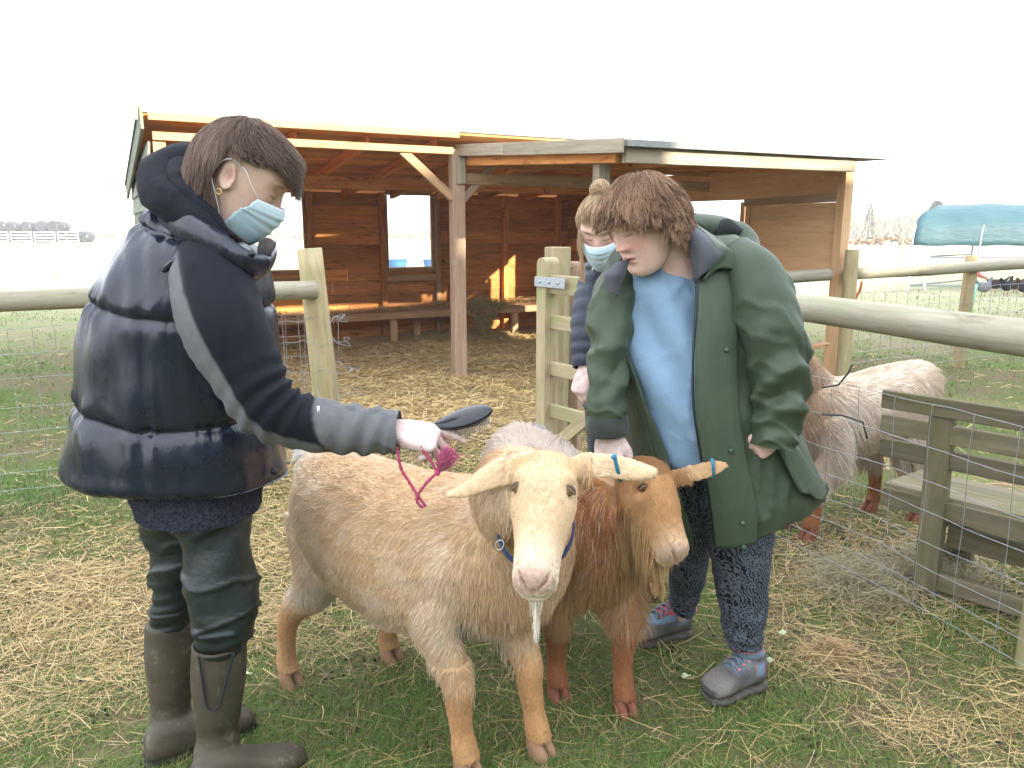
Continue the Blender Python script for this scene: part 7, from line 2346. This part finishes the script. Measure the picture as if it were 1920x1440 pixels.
# ---- white plastic chair
WP = plain('white_plastic', (0.78, 0.78, 0.80), 0.4, 0.4, 0, 0.04)
ch = thing('plastic_chair', 'white plastic garden chair standing beside the poultry run', 'chair', gp(1702, 548))
q = gp(1702, 548)
cxv, cyv = V((0.94, 0.34, 0)), V((-0.34, 0.94, 0))
def cq(a, b_, z):
    return q + cxv * a + cyv * b_ + UP * z
for a in (-1, 1):
    for b_ in (-1, 1):
        obj('leg', to_mesh('leg', tube([cq(a * 0.26, b_ * 0.24, 0), cq(a * 0.215, b_ * 0.2, 0.42)], [(0.03, 0.02), (0.045, 0.025)], n=10, sub=3)), WP, ch)
obj('seat', to_mesh('seat', loft([(cq(0, 0, 0.40), cxv * 0.23, cyv * 0.22, 4), (cq(0, 0, 0.43), cxv * 0.245, cyv * 0.235, 4), (cq(0, 0, 0.445), cxv * 0.22, cyv * 0.21, 4)], n=24, sub=2)), WP, ch)
for k in range(5):
    o_ = -0.16 + 0.08 * k
    obj('back_slat', to_mesh('back_slat', tube([cq(0.20, o_, 0.44), cq(0.27, o_, 0.62), cq(0.31, o_, 0.80)], [(0.012, 0.026)] * 3, n=8, sub=3)), WP, ch)
obj('back_rail', to_mesh('back_rail', tube([cq(0.24, -0.23, 0.62), cq(0.30, -0.22, 0.78), cq(0.33, 0, 0.84), cq(0.30, 0.22, 0.78), cq(0.24, 0.23, 0.62)], 0.026, n=8, sub=4)), WP, ch)
for a in (-1, 1):
    obj('arm_rest', to_mesh('arm_rest', tube([cq(-0.22, a * 0.24, 0.42), cq(-0.20, a * 0.255, 0.62), cq(0.0, a * 0.255, 0.65), cq(0.26, a * 0.235, 0.63)], 0.024, n=8, sub=4)), WP, ch)
# ---- hens
RED = plain('hen_comb', (0.55, 0.05, 0.04), 0.6)
YEL = plain('hen_leg', (0.45, 0.32, 0.10), 0.6)
def hen(label, pos, yaw, col, pose):
    m = plain('hen_feather', col, 0.8, 0.2, 0, 0.45, 22, 0.5)
    f = V((math.cos(yaw), math.sin(yaw), 0)); s = V((-f.y, f.x, 0))
    p = V(pos)
    o = thing('hen', label, 'hen', p, 'hens by the poultry run')
    def q(a, b_, z):
        return p + f * a + s * b_ + UP * z
    parts = [loft([(q(-0.20, 0, 0.26), s * 0.02, UP * 0.03), (q(-0.14, 0, 0.23), s * 0.07, UP * 0.08), (q(-0.02, 0, 0.20), s * 0.105, UP * 0.11), (q(0.09, 0, 0.20), s * 0.095, UP * 0.10), (q(0.16, 0, 0.22), s * 0.05, UP * 0.06)], n=16, sub=3),
             tube([q(0.10, 0, 0.24), q(0.15, 0, 0.24 + 0.08 * pose), q(0.17, 0, 0.24 + 0.14 * pose), q(0.20, 0, 0.25 + 0.145 * pose)], [0.06, 0.04, 0.032, 0.02], n=12, sub=3),
             tube([q(-0.13, 0, 0.26), q(-0.21, 0, 0.33), q(-0.25, 0, 0.38)], [(0.03, 0.05), (0.018, 0.05), (0.008, 0.03)], n=12, sub=3)]
    me = remesh(parts, 0.012, 2)
    smooth_all(me)
    obj('body', me, m, o)
    hd = q(0.18, 0, 0.25 + 0.155 * pose)
    obj('comb', to_mesh('comb', loft([(hd - f * 0.02, s * 0.004, UP * 0.008), (hd, s * 0.005, UP * 0.02), (hd + f * 0.02, s * 0.004, UP * 0.01)], n=8, sub=2)), RED, o)
    obj('beak', to_mesh('beak', tube([q(0.205, 0, 0.25 + 0.14 * pose), q(0.235, 0, 0.245 + 0.135 * pose)], [0.009, 0.002], n=8, sub=1)), YEL, o)
    for a in (-1, 1):
        obj('leg', to_mesh('leg', tube([q(0.0, a * 0.04, 0.12), q(0.01, a * 0.04, 0.0)], 0.009, n=6, sub=1)), YEL, o)
hen('grey speckled hen nearest the green stake', gp(1842, 556), 0.2, (0.16, 0.165, 0.19), 1.0)
hen('dark hen behind the grey one, by the tunnel', gp(1866, 549), 2.6, (0.035, 0.022, 0.020), 0.3)
hen('black hen in the middle of the little flock', gp(1885, 553), 0.5, (0.015, 0.016, 0.018), 1.0)
hen('brown hen pecking at the right of the flock', gp(1903, 550), 3.3, (0.06, 0.030, 0.018), 0.1)
hen('black hen at the edge of the picture', gp(1921, 556), 2.9, (0.02, 0.018, 0.02), 0.9)
# ---- thin green stake with a pink marker
stk = thing('fence_stake', 'thin green stake with pink marker behind the far rail fence', 'stake', gp(1818, 590))
a = gp(1818, 592)
tp_ = px(1832, 532, a.y)
obj('stake', to_mesh('stake', tube([a, tp_], 0.022, n=8, sub=1)), plain('pale_green_plastic', (0.22, 0.50, 0.36), 0.5), stk)
obj('marker', to_mesh('marker', tube([px(1834, 508, a.y), px(1836, 516, a.y), px(1850, 522, a.y)], [0.03, 0.035, 0.015], n=8, sub=3)), plain('pink_tape', (0.55, 0.18, 0.18), 0.7), stk)
tw = thing('baler_twine', 'orange twine hanging on the far fence beside the shed post', 'twine', px(1605, 560, 7.4))
obj('twine', to_mesh('twine', tube([px(1616, 528, 7.45), px(1612, 545, 7.42), px(1604, 556, 7.4), px(1602, 566, 7.4)], [0.012, 0.014, 0.02, 0.014], n=8, sub=4)), plain('orange_twine', (0.55, 0.18, 0.06), 0.8), tw)
# ---- silage bales far left
BALE, nt, b = newmat('black_bale_wrap', 0.22, 0.5)
v = coords(nt, (1, 1, 1))
nt.links.new(ramp(nt, noise(nt, v, 3, 3), [(0.3, (0.012, 0.013, 0.018)), (0.7, (0.05, 0.055, 0.065))]), b.inputs['Base Color'])
bump(nt, b, noise(nt, v, 5, 4), 0.4, 0.1)
rb = random.Random(3)
bm_ = None
spots = [(x_, 0, 0) for x_ in (-30, -6, 18, 42, 66, 90, 114, 138, 160)] + [(x_, 1, 0.5) for x_ in (-18, 6, 30, 54, 78, 102, 122)]
ORD = ['first', 'second', 'third', 'fourth', 'fifth', 'sixth', 'seventh', 'eighth', 'ninth']
seen_ = [0, 0]
for (x_, lvl, _) in spots:
    c = px(x_, 452, 86.0)
    c.z = 0.62 + 1.08 * lvl * rb.uniform(0.85, 1.05)
    c.x += rb.uniform(-0.3, 0.3); bs_ = rb.uniform(0.86, 1.14)
    ax = V((rb.uniform(-0.4, 0.4), 1, 0)).normalized()
    A = ax.cross(UP) * bs_
    part = loft([(c - ax * 0.62, A * 0.42, UP * 0.40), (c - ax * 0.60, A * 0.60, UP * 0.56), (c - ax * 0.4, A * 0.70, UP * 0.64), (c, A * 0.72, UP * 0.65), (c + ax * 0.4, A * 0.70, UP * 0.64), (c + ax * 0.6, A * 0.58, UP * 0.55), (c + ax * 0.62, A * 0.4, UP * 0.38)], n=22, sub=2)
    o = obj('silage_bale', to_mesh('silage_bale', part), BALE)
    tag(o, 'black silage bale, %s from left in the %s row of the far stack' % (ORD[seen_[lvl]], ('bottom', 'upper')[lvl]), 'bale', 'silage bales in the far stack')
    seen_[lvl] += 1
# pale hurdles in front of the bales
HUR = plain('pale_hurdle', (0.62, 0.62, 0.60), 0.6)
for k in range(4):
    x0 = -22 + 44 * k
    hu = thing('field_hurdle', 'pale metal hurdle, %s from left in front of the black bales' % ORD[k], 'hurdle', px(x0, 452, 80), 'hurdles by the bales')
    a, e = px(x0, 455, 80), px(x0 + 38, 455, 80)
    for z in (0.25, 0.55, 0.85, 1.15):
        obj('bar', to_mesh('bar', tube([V((a.x, 80, z)), V((e.x, 80, z))], 0.04, n=6, sub=1)), HUR, hu)
    for q in (a, e):
        obj('upright', to_mesh('upright', tube([V((q.x, 80, 0)), V((q.x, 80, 1.2))], 0.05, n=6, sub=1)), HUR, hu)
# ---- lone posts in the far fields
for (xx, yy, hh, lb) in ((113, 545, 1.1, 'pale fence stake in the sunny field at left'), (1688, 492, 1.2, 'thin pale stake in the bright field left of the tunnel')):
    q = gp(xx, yy)
    o = log('field_stake', q - UP * 0.1, q + UP * hh, 0.05, w_rail, None)
    tag(o, lb, 'stake')
# ---- blue tub seen through the shed window
tubm = plain('blue_tub_plastic', (0.05, 0.16, 0.38), 0.5)
for (xx, lb) in ((746, 'blue feed tub in the field, seen through the shed window'), (812, 'second blue tub at the right edge of the shed window')):
    q = gp(xx, 505)
    rr = 0.018 * q.y * 0.7
    o = obj('feed_tub', to_mesh('feed_tub', loft([(q, V((rr * 0.8, 0, 0)), V((0, rr * 0.8, 0))), (q + UP * rr * 0.9, V((rr, 0, 0)), V((0, rr, 0))), (q + UP * rr * 0.98, V((rr * 1.08, 0, 0)), V((0, rr * 1.08, 0))), (q + UP * rr * 0.96, V((rr * 0.9, 0, 0)), V((0, rr * 0.9, 0))), (q + UP * rr * 0.3, V((rr * 0.75, 0, 0)), V((0, rr * 0.75, 0)))], n=24, sub=2)), tubm)
    tag(o, lb, 'tub')
# ---- log pile, scrub woodland, conifers, hills
LOGM = plain('cut_log', (0.20, 0.13, 0.08), 0.9, 0.1, 0, 0.4, 2)
pl = thing('log_pile', 'long brown pile of cut logs at the edge of the bright field', 'log pile', gp(1665, 441))
rl = random.Random(8)
for k in range(46):
    xx = 1598 + 128 * (k / 45) + rl.uniform(-2, 2)
    c = gp(xx, 441)
    c = c * (72 / c.y)
    c.z = 0.16 + rl.random() * 0.55 * math.sin(math.pi * (0.08 + 0.84 * k / 45))
    dv = V((rl.uniform(-1, 1), rl.uniform(-0.6, 0.6), rl.uniform(-0.25, 0.25))).normalized() * rl.uniform(0.35, 0.8)
    obj('log', to_mesh('log', tube([c - dv, c + dv], rl.uniform(0.06, 0.12), n=8, sub=1)), LOGM, pl)
TW = plain('bare_twig', (0.30, 0.25, 0.19), 0.9, 0.1, 0, 0.3, 0.4, 0)
a_nt = TW.node_tree
n_ = 60000
rw = np.random.RandomState(6)
xx = rw.rand(n_) * 300 - 120
yy = 118 + rw.rand(n_) ** 1.5 * 34
hgt_ = (2.2 + 2.6 * (0.5 + 0.5 * wob(np.stack([xx * 0.12, yy * 0.02, xx * 0], -1), 1.0, 66, 3))) * (0.45 + 0.75 * rw.rand(n_))
s_ = np.linspace(0, 1, 5)
lean = rw.normal(size=(n_, 2)) * 0.55
z0 = hgt_ * 0.75 * rw.rand(n_) ** 1.3
hgt_ = hgt_ * (0.42 + 0.58 * sstep(0.30, 0.40, xx / yy))
z0 = np.minimum(z0, hgt_ * 0.7)
pts = np.stack([xx[:, None] + lean[:, :1] * hgt_[:, None] * s_ * 0.5, yy[:, None] + lean[:, 1:] * hgt_[:, None] * s_ * 0.4, z0[:, None] + (hgt_ - z0)[:, None] * s_], -1)
pts += 0.12 * rw.normal(size=pts.shape) * s_[None, :, None]
mat_twig, nt, b = newmat('winter_twigs', 0.95, 0.1)
a_ = nd(nt, 'ShaderNodeAttribute', attribute_name='tint'); nt.links.new(a_.outputs['Color'], b.inputs['Base Color'])
wd = curves_obj('woodland', pts, np.array([0.06, 0.055, 0.045, 0.035, 0.015]), lerp(np.tile((0.36, 0.32, 0.25), (n_, 1)), (0.48, 0.43, 0.35), rw.rand(n_)), mat_twig, None)
wd['kind'] = 'stuff'; wd['label'] = 'bare winter scrub woodland along the horizon'; wd['category'] = 'woodland'
NEED, nt, b = newmat('dark_needles', 0.9, 0.1)
v = coords(nt, (1, 1, 1))
nt.links.new(ramp(nt, noise(nt, v, 2.5, 4), [(0.3, (0.018, 0.035, 0.018)), (0.7, (0.05, 0.085, 0.04))]), b.inputs['Base Color'])
def conifer(label, base, h_, r_, n=900, seed=0):
    rs = np.random.RandomState(seed)
    o = thing('conifer', label, 'tree', base)
    obj('trunk', to_mesh('trunk', tube([base - UP * 0.2, base + UP * h_ * 0.9], [r_ * 0.12, r_ * 0.03], n=8, sub=2)), plain('dark_bark', (0.06, 0.045, 0.03), 0.9), o)
    t = rs.rand(n) ** 0.8
    z = base.z + h_ * (0.12 + 0.88 * t)
    rad = r_ * (1 - t) ** 0.75 * (0.35 + 0.65 * rs.rand(n)) + 0.05
    az = rs.rand(n) * 6.283
    c = np.stack([base.x + np.cos(az) * rad, base.y + np.sin(az) * rad, z], -1)
    d = norm_(np.stack([np.cos(az), np.sin(az), -0.35 + 0.2 * rs.normal(size=n)], -1))
    u = norm_(np.cross(d, rs.normal(size=(n, 3))))
    ln = r_ * (0.16 + 0.16 * rs.rand(n)); w_ = ln * 0.4
    Vt = np.stack([c - u * w_[:, None], c + u * w_[:, None], c + d * ln[:, None]], 1).reshape(-1, 3)
    obj('crown', mesh_np('crown', Vt, np.arange(n * 3).reshape(-1, 3), False), NEED, o)
q = gp(1752, 436); q = q * (92 / q.y); q.z = 0
conifer('dark conifer rising behind the left end of the tarpaulin', q, 4.6, 1.7, 1800, 1)
q = gp(1628, 436); q = q * (110 / q.y); q.z = 0
conifer('small lone conifer above the scrub woodland', q, 4.9, 0.8, 700, 2)
hx = np.linspace(-1200, 1200, 160); hy = np.linspace(700, 880, 10)
HX, HY = np.meshgrid(hx, hy)
HZ = (10 + 9 * np.sin(HX * 0.0042 + 1.0) + 5 * np.sin(HX * 0.011)) * np.sin(np.clip((HY - 700) / 180, 0, 1) * math.pi / 2) - 1
structure(obj('hills', mesh_np('hills', np.stack([HX, HY, HZ], -1).reshape(-1, 3), grid_faces(10, 160, False)), plain('far_hill', (0.16, 0.20, 0.22), 0.95, 0.1, 0, 0.2, 0.02, 0)))
# ================================================================== pale winter air
hz = bpy.data.meshes.new('haze')
bm = bmesh.new()
bmesh.ops.create_cube(bm, size=1.0)
bmesh.ops.scale(bm, vec=(2600, 1300, 32), verts=bm.verts)
bmesh.ops.translate(bm, vec=(0, 380, 14), verts=bm.verts)
bm.to_mesh(hz); bm.free()
mh = bpy.data.materials.new('pale_haze')
mh.use_nodes = True
mh.node_tree.nodes.clear()
ho = mh.node_tree.nodes.new('ShaderNodeOutputMaterial')
hv = mh.node_tree.nodes.new('ShaderNodeVolumePrincipled')
hv.inputs['Color'].default_value = (0.96, 0.97, 1.0, 1)
hv.inputs['Density'].default_value = 0.0022
mh.node_tree.links.new(hv.outputs['Volume'], ho.inputs['Volume'])
o = obj('haze', hz, mh)
o['kind'] = 'stuff'; o['label'] = 'thin pale winter haze over the fields'; o['category'] = 'haze'
